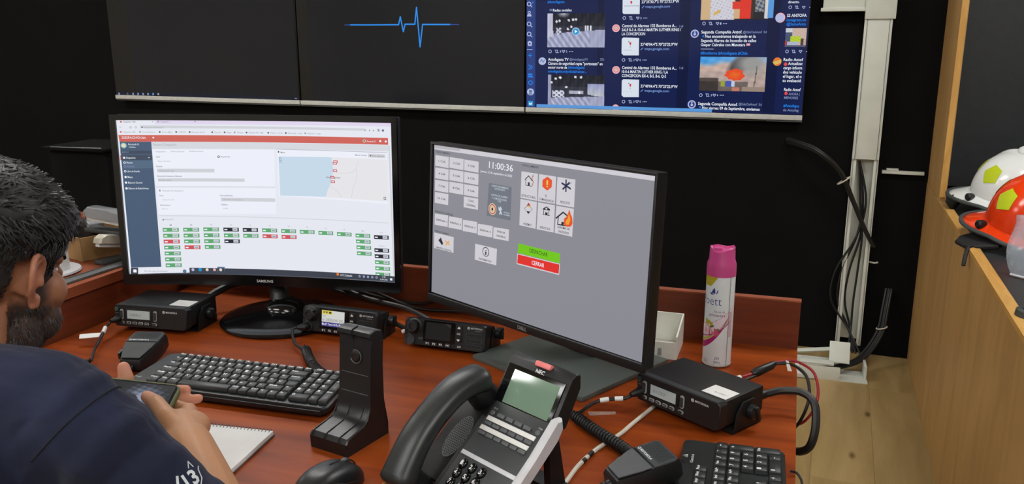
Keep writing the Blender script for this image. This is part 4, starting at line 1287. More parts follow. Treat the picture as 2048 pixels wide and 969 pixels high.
def pic_fire(u, v):
    sky = (60 + 80 * u + 60 * v, 150 + 30 * u, 225 - 60 * v)
    hill = (196, 170, 158)
    k0 = min(1, max(0, (v - 0.12 - 0.06 * nz(u, 0)) / 0.14)); r = tuple(a * (1 - k0) + b * k0 for a, b in zip(sky, hill))
    if v > 0.42: r = (178, 158, 150)
    n = nz(u * 3, v * 3) * 10 + nz(u * 11, v * 13) * 8
    r = tuple(q + n for q in r)
    sm = max(0, 1 - math.hypot((u - 0.52 - (0.5 - v) * 0.35) / 0.2, (v - 0.2) / 0.4)); k = min(1, sm * 2.2)
    r = tuple(a * (1 - k) + b * k for a, b in zip(r, (74, 72, 74)))
    k = min(1, max(0, 1.5 - math.hypot((u - 0.78) / 0.2, (v - 0.2) / 0.3)))
    r = tuple(a * (1 - k) + b * k for a, b in zip(r, (150, 150, 148)))
    d = math.hypot((u - 0.54) / 0.14, (v - 0.52) / 0.17) + 0.12 * nz(u * 5, v * 5)
    if d < 1: r = (226, 70 + 40 * (1 - d), 40)
    if v > 0.62 and u < 0.3: r = tuple(q * 0.45 for q in r)
    if v > 0.72 and u < 0.75: r = tuple(a * 0.5 + b for a, b in zip(r, (20, 18, 18)))
    if 0.41 < u < 0.54 and 0.69 < v < 0.86: r = (70, 84, 170) if u < 0.5 else (190, 200, 220)
    if 0.33 < u < 0.395 and 0.7 < v < 0.86: r = (150, 160, 60)
    if 0.5 < u < 0.62 and v > 0.88: r = (190, 120, 100)
    if abs(u - 0.88 + v * 0.05) < 0.008 and v > 0.25: r = (90, 80, 80)
    if v > 0.86 and u > 0.65: r = (150, 132, 120)
    return r
def pic_redman(u, v):
    r = (202, 172, 132)
    if 0.14 < u < 0.50: r = (206, 204, 214) if nz(u * 9, v * 7) > -0.55 else (170, 170, 186)
    if 0.19 < u < 0.30 and abs(v - 0.84 + (u - 0.19) * 1.2) < 0.05: r = (206, 172, 80)
    if u > 0.50: r = (60, 50, 46)
    if 0.50 < u < 0.58 and v > 0.6: r = (200, 170, 130)
    if 0.58 < u < 0.75: r = (216, 56, 44)
    if 0.47 < u < 0.6 and 0.45 < v < 0.68: r = (214, 62, 48)
    if 0.8 < u < 0.93: r = (70, 84, 120) if nz(u * 8, v * 5) > 0 else (150, 150, 140)
    if u > 0.94: r = (206, 206, 208)
    if 0.78 < u < 0.93 and v > 0.75: r = (40, 40, 46)
    if v > 0.97 and u > .5: r = (40, 36, 40)
    return r
def pic_ambu(u, v):
    r = (196, 172, 160)
    if u < 0.32: r = (70, 84, 110) if v > 0.22 else (196, 200, 210)
    if 0.24 < u < 0.74 and 0.42 < v < 0.72: r = (176, 200, 50)
    if 0.1 < u < 0.65 and v > 0.72: r = (170, 176, 200)
    if u < 0.08 and v > 0.68: r = (180, 60, 60)
    if u > 0.74 and v > 0.55: r = (70, 60, 66) if u < 0.88 else (190, 160, 140)
    if v > 0.9: r = (80, 84, 110)
    return tuple(q + 10 * nz(u * 4, v * 4) for q in r)
PICS = dict(cctv1=pic_cctv(1), cctv2=pic_cctv(2), fire=pic_fire, redman=pic_redman, ambu=pic_ambu)

def draw_ops(ops, w, h, fmap=None, step=0.00012, strip=0, bold=0.014):
    """screen contents written in ten-thousandths of the screen's width and height, from its top left corner"""
    cv = Canvas(w, h, fmap, step); cv.strip = strip
    X = lambda x: (min(10000, max(0, x)) / 10000 - 0.5) * w
    Y = lambda y: (0.5 - min(10000, max(0, y)) / 10000) * h
    for o in ops:
        k, L, c = o[0], o[1], o[2]
        if k == 'r': a = o[3]; cv.rect(X(a[0]), Y(a[3]), X(a[2]), Y(a[1]), c, L)
        elif k == 'p':
            a = o[3]; pts = [(X(a[i]), Y(a[i + 1])) for i in range(0, len(a), 2)]
            cv.poly(pts, c, L)
        elif k == 'l': a = o[4]; cv.line([(X(a[i]), Y(a[i + 1])) for i in range(0, len(a), 2)], o[3] / 10000 * h, c, L)
        elif k == 'c':
            a = o[3]
            if 0 <= a[0] <= 10000 and 0 <= a[1] <= 10000: cv.circ(X(a[0]), Y(a[1]), a[2] / 10000 * w, c, L, a[3] / 10000 * h)
        elif k == 't':
            a = o[4]
            if a[1] < 9990 and a[0] + a[2] <= 10010: cv.text(o[3], X(a[0]), Y(a[1]), a[2] / 10000 * w, a[3] / 10000 * h, c, L, bold)
        elif k == 'g': a = o[3]; cv.grid(X(a[0]), Y(a[3]), X(a[2]), Y(a[1]), PICS[c], 80, 48, L)
    return cv

TVW, TVH = 1.21, 0.68
def television(i, label, ops):
    u = i * (TVW + 0.0135) + TVW / 2
    t = thing('wall_television', label, 'television', (0.0226 - u * math.cos(ROOM), 3.76 - u * math.sin(ROOM), 1.02), ROOM, 'televisions on the black wall')
    g = G(); g.rbox((0, 0.022, TVH / 2 - 0.005), (TVW + 0.008, 0.036, TVH + 0.03), 0.004); g.build('housing', 'black_gloss', t)
    g = G(); g.box((0, 0.0025, TVH / 2), (TVW, 0.002, TVH)); g.build('screen_glass', 'black_gloss', t, 0)
    cv = draw_ops(ops, TVW, TVH, lambda x, y, o: (x, 0.0012 - o, y + TVH / 2), 0.00018)
    cv.build('screen_image', 'tv', t)
    g = G(); g.rbox((0, 0.006, -0.011), (TVW + 0.006, 0.022, 0.021), 0.002); g.build('silver_strip', 'silver', t)
    g = G(); g.rbox((0, 0.012, -0.027), (TVW + 0.006, 0.02, 0.005), 0.001); g.build('lower_trim', 'midgrey', t)
    g = G(); g.rbox((0, 0.045, TVH / 2), (0.4, 0.012, 0.3), 0.003); g.build('wall_mount', 'black_metal', t)
    if i == 0:
        g = G(); g.rbox((0.39, 0.008, -0.0245), (0.15, 0.018, 0.006), 0.002); g.build('sensor_bar', 'black_gloss', t)
television(0, 'wall television at right showing dark blue social media columns', OPS_TV3)
television(1, 'middle wall television showing a bright blue heartbeat line on black', OPS_TV2)
television(2, 'left wall television, black screen with a faint taskbar', OPS_TV1)
# ================================================================== the desk
dk = thing('desk', 'cherry wood corner desk with a low raised back panel and left ledge', 'desk', (0, 0, 0))
g = G(); g.prism([(-1.40, 0.80), (-1.27, 0.80), (-1.20, 0.815), (-1.13, 0.855), (-1.08, 0.87), (-0.56, 0.87), (-0.51, 0.855), (-0.45, 0.815), (-0.38, 0.80), (0.0365, 0.80), (0.0365, 1.72), (-1.40, 1.72)], DESK - 0.028, DESK, 'z'); g.build('desk_top', 'desk', dk, 0)
g = G(); g.box((-0.697, 1.706, 0.7785), (1.467, 0.018, 0.117)); g.build('back_panel', 'desk_panel', dk, 0)
g = G(); g.box((-0.697, 1.706, 0.8385), (1.468, 0.0185, 0.003)); g.build('panel_cap', 'desk_edge', dk, 0)
ledge_m = wood('cherry_ledge', (128, 62, 36), (148, 76, 46), (160, 88, 56), axis=1, scale=2.0, stretch=9, rough=0.4)
panel_y = wood('cherry_side_panel', (96, 41, 22), (112, 50, 28), (126, 60, 34), axis=1, scale=2.0, stretch=12, rough=0.42)
g = G(); g.box((-1.424, 1.17, 0.7645), (0.016, 1.05, 0.105)); g.build('left_panel', panel_y, dk, 0)
g = G(); g.box((-1.70, 1.33, 0.827), (0.585, 1.40, 0.022)); g.build('left_ledge', ledge_m, dk, 0)
g = G(); g.box((0.022, 1.255, 0.355), (0.022, 0.86, 0.71)); g.build('side_panel', panel_y, dk, 0)
g = G(); g.box((-1.424, 1.255, 0.355), (0.022, 0.86, 0.71)); g.build('side_panel', panel_y, dk, 0)
g = G(); g.box((-1.98, 1.2, 0.408), (0.022, 1.1, 0.815)); g.build('side_panel', panel_y, dk, 0)
g = G(); g.box((-0.70, 1.68, 0.40), (1.40, 0.018, 0.62)); g.build('modesty_panel', 'desk_panel', dk, 0)

# ------------------------------------------------------------------ curved monitor
mt = thing('curved_monitor', 'curved black monitor with a bright white dispatch web page, round base', 'monitor', (-1.04, 1.54, DESK), 0.2)
SW, SH, RAD = 0.598, 0.336, 1.8
sag = (SW / 2) ** 2 / (2 * RAD)
MS = Matrix.Translation((-0.037, -0.008, 0.2658)) @ Matrix.Rotation(-0.0374, 4, 'X')
def smap(x, y, o): return MS @ Vector((x, sag - x * x / (2 * RAD) - o, y))
def curved_strip(x0, x1, z0, z1, y0, y1, n=18):
    g = G(); vs_ = []; fs_ = []
    for i in range(n + 1):
        x = x0 + (x1 - x0) * i / n; c = sag - x * x / (2 * RAD)
        for (yy, zz) in ((y0, z0), (y0, z1), (y1, z1), (y1, z0)): vs_.append(MS @ Vector((x, c + yy, zz)))
    for i in range(n):
        for k in range(4): fs_.append((i * 4 + k, i * 4 + (k + 1) % 4, i * 4 + 4 + (k + 1) % 4, i * 4 + 4 + k))
    fs_ += [(0, 1, 2, 3), (n * 4, n * 4 + 3, n * 4 + 2, n * 4 + 1)]
    return g.add(vs_, fs_)
hw, hh = SW / 2, SH / 2
curved_strip(-hw - .011, hw + .011, -hh - .022, hh + .011, 0.004, 0.03).build('housing', 'black', mt)
curved_strip(-hw - .011, hw + .011, hh, hh + .012, -0.004, 0.006).build('bezel_top', 'black_gloss', mt)
curved_strip(-hw - .011, hw + .011, -hh - .023, -hh, -0.004, 0.006).build('bezel_bottom', 'black_gloss', mt)
curved_strip(-hw - .012, -hw, -hh - .02, hh + .01, -0.004, 0.006, 2).build('bezel_side', 'black_gloss', mt)
curved_strip(hw, hw + .012, -hh - .02, hh + .01, -0.004, 0.006, 2).build('bezel_side', 'black_gloss', mt)
draw_ops(OPS_SAM, SW, SH, lambda x, y, o: smap(x, y, o - 0.001), 0.00008, 0.008, 0.004).build('screen_image', 'screen_matte', mt)
cv = Canvas(0.1, 0.02, lambda x, y, o: smap(x + 0.002, y - hh - .0145, o + 0.0046)); cv.text('SAMSUNG', -0.0185, 0, 0.037, 0.0058, (196, 198, 200), 1, 0.02); cv.build('logo', 'print', mt)
g = G(); g.ell((-0.037, 0.052, 0.24), (0.12, 0.03, 0.1)); g.build('back_bulge', 'black', mt)
g = G(); g.lathe([(0.0, 0.0), (0.124, 0.0), (0.130, 0.003), (0.130, 0.007), (0.126, 0.010), (0.10, 0.014), (0.07, 0.018), (0.05, 0.022), (0.0, 0.024)], 64); g.build('base', 'black_gloss', mt)
g = G(); g.lathe([(0.046, 0.02), (0.043, 0.030), (0.034, 0.038), (0.018, 0.043), (0.0, 0.044)], 32, (0, 0.02, 0)); g.build('hub', 'black_gloss', mt)
g = G(); g.tube([(-0.01, 0.025, 0.03), (-0.03, 0.06, 0.08), (-0.037, 0.066, 0.15), (-0.037, 0.056, 0.25)], [0.02, 0.018, 0.02, 0.026], 14, smooth=4); g.build('neck', 'black', mt)

# ------------------------------------------------------------------ flat monitor
dm = thing('flat_monitor', 'flat black monitor with grey alarm tone window on a square grey base', 'monitor', (-0.377, 1.495, DESK), -0.475)
DW, DH = 0.527, 0.2964
DS = Matrix.Translation((-0.005, -0.112, 0.2534)) @ Matrix.Rotation(-0.009, 4, 'Z') @ Matrix.Rotation(-0.0548, 4, 'X')
dmap = lambda x, y, o: DS @ Vector((x, -o, y))
g = G(); g.rbox((0, 0.014, -0.004), (DW + 0.012, 0.024, DH + 0.019), 0.003); g.xf(DS); g.build('housing', 'black', dm)
g = G(); g.rbox((0, 0.036, -0.01), (0.34, 0.026, 0.2), 0.01); g.xf(DS); g.build('back_cover', 'black', dm)
for sx in (-1, 1):
    g = G(); g.rbox((sx * (DW / 2 + 0.005), 0.0, -0.003), (0.005, 0.006, DH + 0.019), 0.001); g.xf(DS); g.build('bezel_side', 'black', dm)
g = G(); g.rbox((0, 0.0, DH / 2 + 0.0035), (DW + 0.014, 0.007, 0.0042), 0.001); g.xf(DS); g.build('bezel_top', 'black_soft', dm)
g = G(); g.rbox((0, 0.0, -DH / 2 - 0.0085), (DW + 0.016, 0.007, 0.0155), 0.0015); g.xf(DS); g.build('bezel_bottom', 'black', dm)
g = G(); g.box((0, -0.0033, -DH / 2 - 0.0012), (DW + 0.004, 0.002, 0.0012)); g.xf(DS); g.build('bezel_seam', 'midgrey', dm, 0)
draw_ops(OPS_DEL, DW, DH, lambda x, y, o: dmap(x, y, o - 0.0008), 0.00008, 0, 0.008).build('screen_image', 'screen_matte', dm)
cv = Canvas(0.1, 0.02, lambda x, y, o: dmap(x, y - DH / 2 - 0.0115, o + 0.0042)); cv.text('DELL', -0.011, 0, 0.023, 0.0062, (132, 132, 130), 1, 0.03); cv.build('logo', 'print', dm)
g = G(); g.rbox((0, 0.0, 0.005), (0.28, 0.25, 0.010), 0.003); g.build('base', 'base_grey', dm)
g = G(); g.rbox((0, 0.045, 0.15), (0.075, 0.03, 0.29), 0.008); g.build('neck', 'black_soft', dm)
g = G(); g.rbox((0, -0.02, 0.25), (0.07, 0.12, 0.07), 0.006); g.build('tilt_arm', 'black_soft', dm)

# ------------------------------------------------------------------ radios
def face(zc, tilt): return Matrix.Translation((0, 0, zc)) @ Matrix.Rotation(-tilt, 4, 'X')
def moto_logo(cv, x, y, h, w):
    cv.circ(x, y + h * .45, h * .85, (214, 216, 218), 2); cv.circ(x, y + h * .45, h * .62, (22, 22, 24), 3); cv.line([(x - h * .4, y), (x - h * .2, y + h * .9), (x, y + h * .3), (x + h * .2, y + h * .9), (x + h * .4, y)], h * .22, (214, 216, 218), 4)
    cv.text('MOTOROLA', x + h * 1.5, y, w, h, (206, 208, 210), 2, 0.02)

def small_radio(label, loc, rotz, tilt, lcdtext, dens):
    """compact two-way radio in a trunnion bracket: one-line display, rockers, six keys"""
    t = thing('two_way_radio', label, 'radio', loc, rotz, 'small two-way radios')
    W, H, Dp, zc = 0.169, 0.046, 0.104, 0.035
    F = face(zc, tilt)
    g = G(); g.rbox((0, Dp / 2 + 0.008, zc + 0.001), (W - 0.004, Dp, H - 0.003), 0.004); g.build('body', 'black_metal', t)
    g = G(); g.prism([(-W / 2, -H / 2 + .004), (-W / 2 + .004, -H / 2), (W / 2 - .006, -H / 2), (W / 2, -H / 2 + .006), (W / 2, H / 2 - .004), (W / 2 - .004, H / 2), (-W / 2 + .004, H / 2), (-W / 2, H / 2 - .004)], -0.006, 0.014, 'y', bev=0.0015); g.xf(F); g.build('front_panel', 'black', t)
    g = G(); g.rbox((0, 0.002, H / 2 - 0.0005), (W - .012, 0.012, 0.003), 0.001); g.xf(F); g.build('top_lip', 'darkgrey', t)
    fm = lambda x, y, o: F @ Vector((x, -0.0062 - o, y))
    # display
    g = G(); g.rbox((-0.027, -0.0058, 0.0035), (0.062, 0.002, 0.024), 0.0008); g.xf(F); g.build('display_frame', 'groove', t)
    cv = Canvas(0.05, 0.018, lambda x, y, o: F @ Vector((x - 0.027, -0.0072 - o, y + 0.0035)))
    cv.rect(-.0265, -.009, .0265, .009, 'lcd', 0); cv.text(lcdtext, -.02, -.003, .026, .0055, 'lcdt', 2, 0.0); cv.build('display', 'print', t)
    def pill(x, z, w, h, nm, mk='button'):
        g = G(); g.prism(rrect(w, h, min(w, h) * .45, 4, x, z), -0.0062, -0.0082, 'y', bev=0.0004); g.xf(F); b_ = g.build(nm, 'rim', t)
        g = G(); g.prism(rrect(w * .74, h * .8, min(w, h) * .38, 4, x - w * .05, z), -0.008, -0.0094, 'y', bev=0.0004); g.xf(F); g.build('button_cap', mk, b_)
    pill(-0.066, 0.003, 0.0085, 0.022, 'rocker_button'); pill(0.0125, 0.003, 0.0085, 0.022, 'rocker_button')
    for k, x in enumerate((-0.066, -0.050, -0.036, -0.022, -0.008, 0.0105)): pill(x, -0.0145, 0.0115, 0.0062, 'function_button')
    g = G(); g.lathe([(0, -0.0088), (0.0045, -0.0088), (0.005, -0.008), (0.005, -0.006)], 20, (-0.078, 0, 0.0135), 'y'); g.xf(F); g.build('power_button', 'button', t)
    cv = Canvas(.1, .1, fm); moto_logo(cv, 0.032, 0.0115, 0.0034, 0.026)
    cv.circ(-0.078, 0.0135, 0.0032, (70, 120, 80), 24); cv.circ(-0.078, 0.0135, 0.0022, (22, 24, 24), 25)
    for k, x in enumerate((-0.050, -0.036, -0.022, -0.008)): cv.text('P%d' % (k + 1), x - .003, -.0158, 0.005, .0026, (190, 190, 190), 28, 0)
    cv.rect(-.081, .0045, -.075, .0056, (120, 122, 122), 2)
    cv.build('front_print', 'print', t)
    # microphone plug at the left edge
    g = G(); g.tube([(-0.072, -0.004, -0.006), (-0.074, -0.014, -0.007), (-0.078, -0.028, -0.009)], [0.0075, 0.0075, 0.004], 12); g.xf(F); g.build('microphone_plug', 'black', t)
    # paper sticker on the lid
    g = G(); g.box((0.055, 0.034, zc + H / 2 + 0.0002), (0.046, 0.036, 0.0005)); g.build('paper_sticker', 'label_white', t, 0)
    cv = Canvas(.05, .05, lambda x, y, o: (x + 0.055, y + 0.034, zc + H / 2 + 0.0006 + o)); cv.text(lcdtext, -.006, -.008, .02, .004, (130, 130, 135), 1, 0); cv.build('sticker_writing', 'print', t)
    # bracket, side knobs
    for sx in (-1, 1):
        g = G(); g.prism([(0.03, 0.0), (0.10, 0.0), (0.095, 0.03), (0.08, 0.047), (0.05, 0.047), (0.035, 0.03)], sx * (W / 2 + .001), sx * (W / 2 + .004), 'x'); g.build('bracket_ear', 'black_metal', t)
        g = G(); g.lathe([(0, 0.017), (0.008, 0.017), (0.012, 0.014), (0.012, 0.005), (0.006, 0.003)], 16, (0, 0, 0), 'x'); g.rbox((0.017, 0, 0), (0.009, 0.006, 0.026), 0.002)
        g.xf(Matrix.Translation((sx * W / 2, 0.068, 0.028)) @ (Matrix.Rotation(PI if sx < 0 else 0, 4, 'Z') @ Matrix.Rotation(0.4, 4, 'X'))); g.build('bracket_knob', 'black_soft', t)
    g = G(); g.box((0, 0.060, 0.0015), (W + 0.008, 0.07, 0.003)); g.build('bracket_base', 'black_metal', t, 0)
    # cooling ribs on the back
    for k in range(7):
        g = G(); g.rbox((-0.06 + k * 0.02, Dp + 0.011, zc), (0.004, 0.008, H - .01), 0.001); g.build('cooling_rib', 'black_metal', t)
    return t
small_radio('compact two-way radio with a white top sticker beside the curved monitor', (-1.2498, 1.3835, DESK), 0.10, 0.12, 'CANAL 1', 1)
small_radio('compact two-way radio with a red power lead at the desk end', (-0.1459, 1.2985, DESK + 0.001), -0.555, 0.02, 'B-1 DESP', 1)

def big_radio(label, loc, rotz, tilt, lit):
    """two-way radio with colour display, round knob and speaker slots"""
    t = thing('two_way_radio', label, 'radio', loc, rotz, 'colour display two-way radios')
    W, H, zc = 0.175, 0.053, 0.036
    F = face(zc, tilt)
    g = G(); g.rbox((0.002, 0.042, 0.0), (W - 0.010, 0.036, H - 0.008), 0.005); g.xf(F); g.build('body', 'black_metal', t)
    g = G(); g.prism(rrect(W, H, 0.010, 5), 0.0, 0.026, 'y', bev=0.003); g.xf(F); g.build('front_panel', 'black_soft', t)
    fm = lambda x, y, o: F @ Vector((x, -0.0004 - o, y))
    g = G(); g.prism(rrect(0.068, 0.042, 0.003, 3, -0.012, 0.0035), 0.001, -0.0012, 'y'); g.xf(F); g.build('display_window', 'black_gloss', t)
    cv = Canvas(.06, .04, lambda x, y, o: F @ Vector((x - 0.0135, -0.0016 - o, y + 0.0045)))
    if lit:
        cv.rect(-.0265, -.0165, .0265, .0165, (205, 206, 202), 0); cv.rect(-.0265, .008, -.002, .0165, (214, 200, 96), 1); cv.rect(-.0265, -.0165, .0265, -.0075, (70, 66, 130), 1)
        cv.rect(-.0235, .0105, -.018, .0145, (150, 130, 50), 2); cv.rect(-.0165, .0105, -.013, .0145, (110, 90, 40), 2); cv.rect(-.010, .0105, -.004, .0145, (70, 60, 40), 2)
        cv.text('001', -.0245, .0025, .008, .0045, (150, 150, 150), 2, 0); cv.text('B-1 DESPACHO DIG', -.0245, -.0055, .048, .0055, (96, 100, 104), 2, 0)
        for k, s_ in enumerate(('ModP', 'Tecd', 'AI-Sc', 'BkUz')): cv.text(s_, -.0255 + k * .0132, -.0142, .0115, .0045, (226, 226, 240), 2, 0.01)
    else:
        cv.rect(-.0265, -.0165, .0265, .0165, (26, 25, 25), 0); cv.poly([(.014, .0165), (.0265, .0165), (.0265, .008)], (48, 46, 44), 1)
    cv.build('display', 'screen', t)
    g = G(); g.lathe([(0.0165, 0.0), (0.0165, -0.002), (0.013, -0.003), (0.0125, -0.012), (0.0105, -0.0145), (0.006, -0.0145), (0.005, -0.0125), (0, -0.0125)], 28, (-0.0655, 0, 0.0105), 'y'); g.xf(F); g.build('volume_knob', 'black', t)
    for a in (0.6, 2.2, 3.8, 5.2):
        g = G(); g.rbox((-0.0655 + 0.0115 * math.cos(a), -0.008, 0.0105 + 0.0115 * math.sin(a)), (0.005, 0.010, 0.005), 0.0015); g.xf(F); g.build('knob_grip', 'black_gloss', t)
    for k in range(4):
        g = G(); g.prism(rrect(0.0125, 0.0075, 0.002, 3, -0.034 + k * 0.0142, -0.0205), 0, -0.0022, 'y', bev=0.0006); g.xf(F); g.build('function_button', 'black', t)
    for k, z in enumerate((0.0165, 0.0045, -0.0075)):
        g = G(); g.prism(rrect(0.012, 0.0095, 0.002, 3, 0.0305, z), 0, -0.002, 'y', bev=0.0006); g.xf(F); g.build('navigation_button', 'black', t)
    for k, z in enumerate((0.0045, -0.0065, -0.0175)):
        if k < (2 if lit else 3):
            g = G(); g.prism(rrect(0.033, 0.0075, 0.0035, 4, 0.0615, z), 0.0005, -0.0006, 'y'); g.xf(F); s_ = g.build('speaker_slot', 'rim' if False else 'darkgrey', t)
            g = G(); g.prism(rrect(0.031, 0.0058, 0.0028, 4, 0.0615, z), 0.0, -0.0008, 'y'); g.xf(F); g.build('slot_hollow', 'groove', s_)
    cv = Canvas(.1, .1, fm)
    cv.poly([(.027, .0145), (.034, .0145), (.0305, .0195)], (225, 226, 228), 24); cv.text('OK', .0268, .003, .0075, .0032, (220, 222, 224), 24, 0.02); cv.poly([(.027, -.006), (.034, -.006), (.0305, -.0105)], (225, 226, 228), 24)
    for k in range(4): cv.text('P%d' % (k + 1), -.0375 + k * .0142, -.0225, .0062, .0038, (220, 222, 224), 24, 0.02)
    moto_logo(cv, 0.0495, 0.0165, 0.0032, 0.024); cv.rect(.063, .0128, .076, .0138, (120, 122, 124), 2)
    if not lit: cv.text('5W', .0285, -.0225, .008, .0034, (215, 216, 218), 3, 0.02)
    cv.rect(-.078, -.0055, -.073, -.0045, (120, 122, 124), 2)
    cv.build('front_print', 'print', t)
    g = G(); g.lathe([(0.0, -0.0005), (0.0085, -0.0005), (0.0085, -0.003), (0.0105, -0.003), (0.0105, 0.0)], 24, (-0.0735 if not lit else -0.0725, 0, -0.0165), 'y'); g.xf(F); g.build('microphone_socket', 'darkgrey', t)
    if not lit:
        g = G(); g.rbox((-0.05, -0.0008, -0.013), (0.010, 0.002, 0.005), 0.0008); g.xf(F); g.build('socket_flap', 'darkgrey', t)
    else:
        g = G(); g.tube([(-0.0725, -0.001, -0.0165), (-0.074, -0.018, -0.0165), (-0.082, -0.027, -0.017)], [0.0085, 0.008, 0.004], 12); g.xf(F); g.build('microphone_plug', 'black', t)
    for sx in (-1, 1):
        g = G(); g.prism([(0.025, 0.0), (0.075, 0.0), (0.072, 0.028), (0.062, 0.040), (0.042, 0.040), (0.030, 0.028)], sx * (W / 2 - .001), sx * (W / 2 + .002), 'x'); g.build('bracket_ear', 'black_metal', t)
        g = G(); g.lathe([(0, 0.014), (0.009, 0.013), (0.011, 0.010), (0.011, 0.003)], 16, (0, 0, 0), 'x'); g.rbox((0.013, 0, 0), (0.010, 0.007, 0.024), 0.002)
        g.xf(Matrix.Translation((sx * W / 2, 0.05, 0.033)) @ Matrix.Rotation(PI if sx < 0 else 0, 4, 'Z')); g.build('bracket_knob', 'black_soft', t)
    g = G(); g.box((0, 0.05, 0.0015), (W + 0.002, 0.05, 0.003)); g.build('bracket_base', 'black_metal', t, 0)
    return t
big_radio('two-way radio with lit colour display right of the round monitor base', (-0.8596, 1.474, DESK), -0.02, 0.16, True)
big_radio('two-way radio with dark switched-off display left of the flat monitor', (-0.6239, 1.4695, DESK), -0.01, 0.25, False)

# ------------------------------------------------------------------ hand microphones
def hand_mic(label, loc, rotz, hand):
    t = thing('hand_microphone', label, 'microphone', loc, 0, 'radio hand microphones', rot=(0.16, 0, rotz))
    out = [(-.020, -.050), (.020, -.050), (.031, -.012), (.034, .010), (.034, .038), (.029, .046), (-.029, .046), (-.034, .038), (-.034, .010), (-.031, -.012)]
    def lid(x, y): return 0.036 - 0.010 * max(0, (0.008 - y) / 0.06)
    g = G(); n = len(out); vs_ = []
    for k, (s_, zf) in enumerate(((0.86, 0.0), (1.0, 0.3), (1.0, 0.75), (0.93, 1.0))):
        for x, y in out: vs_.append((x * s_, y * (s_ if abs(y) > .03 else 1), lid(x, y) * zf))
    fs_ = [(k * n + i, k * n + (i + 1) % n, (k + 1) * n + (i + 1) % n, (k + 1) * n + i) for k in range(3) for i in range(n)]
    fs_ += [tuple(range(n))[::-1], tuple(3 * n + i for i in range(n))]
    g.add(vs_, fs_); g.build('body', 'black', t)
    # lower face plate and grille plate
    g = G(); g.prism([(-.017, -.044), (.017, -.044), (.028, -.010), (.0295, .002), (-.0295, .002), (-.028, -.010)], 0.0, 0.0024, 'z', bev=0.0008)
    g.xf(Matrix.Translation((0, 0, 0.0348)) @ Matrix.Rotation(0.162, 4, 'X')); g.build('face_plate', 'darkgrey', t)
    g = G(); g.prism([(-.030, .0045), (.030, .0045), (.0305, .036), (.026, .042), (-.026, .042), (-.0305, .036)], 0.0345, 0.0375, 'z', bev=0.0012); g.build('grille_plate', 'darkgrey', t)
    cv = Canvas(.06, .05, lambda x, y, o: (x, y, 0.0376 + o))
    for j in range(9):
        for i in range(15):
            x = -.0245 + i * .0035 + (.00175 if j % 2 else 0); y = .0155 + j * .0027
            if abs(x) < .0255: cv.circ(x, y, .00115, (12, 13, 14), 1, n=6)
    cv.circ(-.0235, .0098, .0026, (216, 220, 224), 1); cv.circ(-.0235, .0098, .0016, (120, 124, 128), 2); cv.text('MOTOROLA', -.0195, .0082, .032, .0036, (216, 220, 224), 1, 0.03)
    cv.build('grille_print', 'print', t)
    g = G(); g.rbox((-.0345 * hand, -0.004, 0.019), (0.005, 0.036, 0.014), 0.002); g.build('talk_button', 'black_soft', t)
    g = G(); g.tube([(0, -0.046, 0.013), (0, -0.062, 0.012), (0, -0.080, 0.010)], [0.0075, 0.006, 0.004], 12); g.build('cord_boot', 'black', t)
    for k in range(4):
        g = G(); g.lathe([(0.0055, -.0012), (0.0072 - k * .0005, 0), (0.0055, .0012)], 14, (0, -0.056 - k * .006, 0.0125), 'y'); g.build('boot_ring', 'black', t)
    return t
hand_mic('black hand microphone lying left of the full keyboard', (-1.146, 1.236, DESK + 0.008), 0.26, 1)
hand_mic('black hand microphone at the bottom edge beside the second keyboard', (-0.163, 1.076, DESK + 0.008), -0.93, 1)

# ------------------------------------------------------------------ keyboards
def keyboard(label, loc, rot, W, D, pitch_x, pitch_y, rows, x_start, y_start, legend, frame, group, marks=None, scale=(1, 1, 1)):
    t = thing('computer_keyboard', label, 'keyboard', loc, 0, group, rot=rot)
    t.scale = scale
    frame(t)
    cache = {}
    cv = Canvas(W, D, lambda x, y, o: (x, y, 0.0218 + o))
    def key(x, y, w, h, s_):
        kx, ky = w * pitch_x - 0.0009, h * pitch_y - 0.0010
        k_ = (round(w, 2), round(h, 2))
        if k_ not in cache:
            g = G(); g.rbox((0, 0, 0.0035), (kx, ky, 0.007), 0.0009, 1, taper=(1 - 0.0024 / kx, 1 - 0.0026 / ky)); me = g.mesh('key', 40); me.materials.append(M['keycap']); cache[k_] = me
        o = bpy.data.objects.new('key', cache[k_]); COL.objects.link(o); o.parent = t; o.location = (x + w * pitch_x / 2, y - h * pitch_y / 2, 0.0146)
        if s_.strip():
            n = len(s_); hh_ = 0.0056 if n == 1 else 0.0038; ww = 0.0050 if n == 1 else min(kx * 0.66, 0.0030 * n)
            cv.text(s_, x + 0.0036, y - 0.0032 - hh_, ww, hh_, (214, 218, 220), 1, 0.035)
    for r_, (y, ks) in enumerate(rows):
        for (x, w, h, s_) in ks: key(x_start + x * pitch_x, y_start - y * pitch_y, w, h, s_)
    if marks: marks(cv)
    cv.build('key_legends', 'print', t)['kind'] = 'stuff'
    return t
def run(x, items): 
    out = []
    for it in items:
        s_, w = it if isinstance(it, tuple) else (it, 1.0)
        if s_ is not None: out.append((x, w, 1.0, s_))
        x += w
    return out
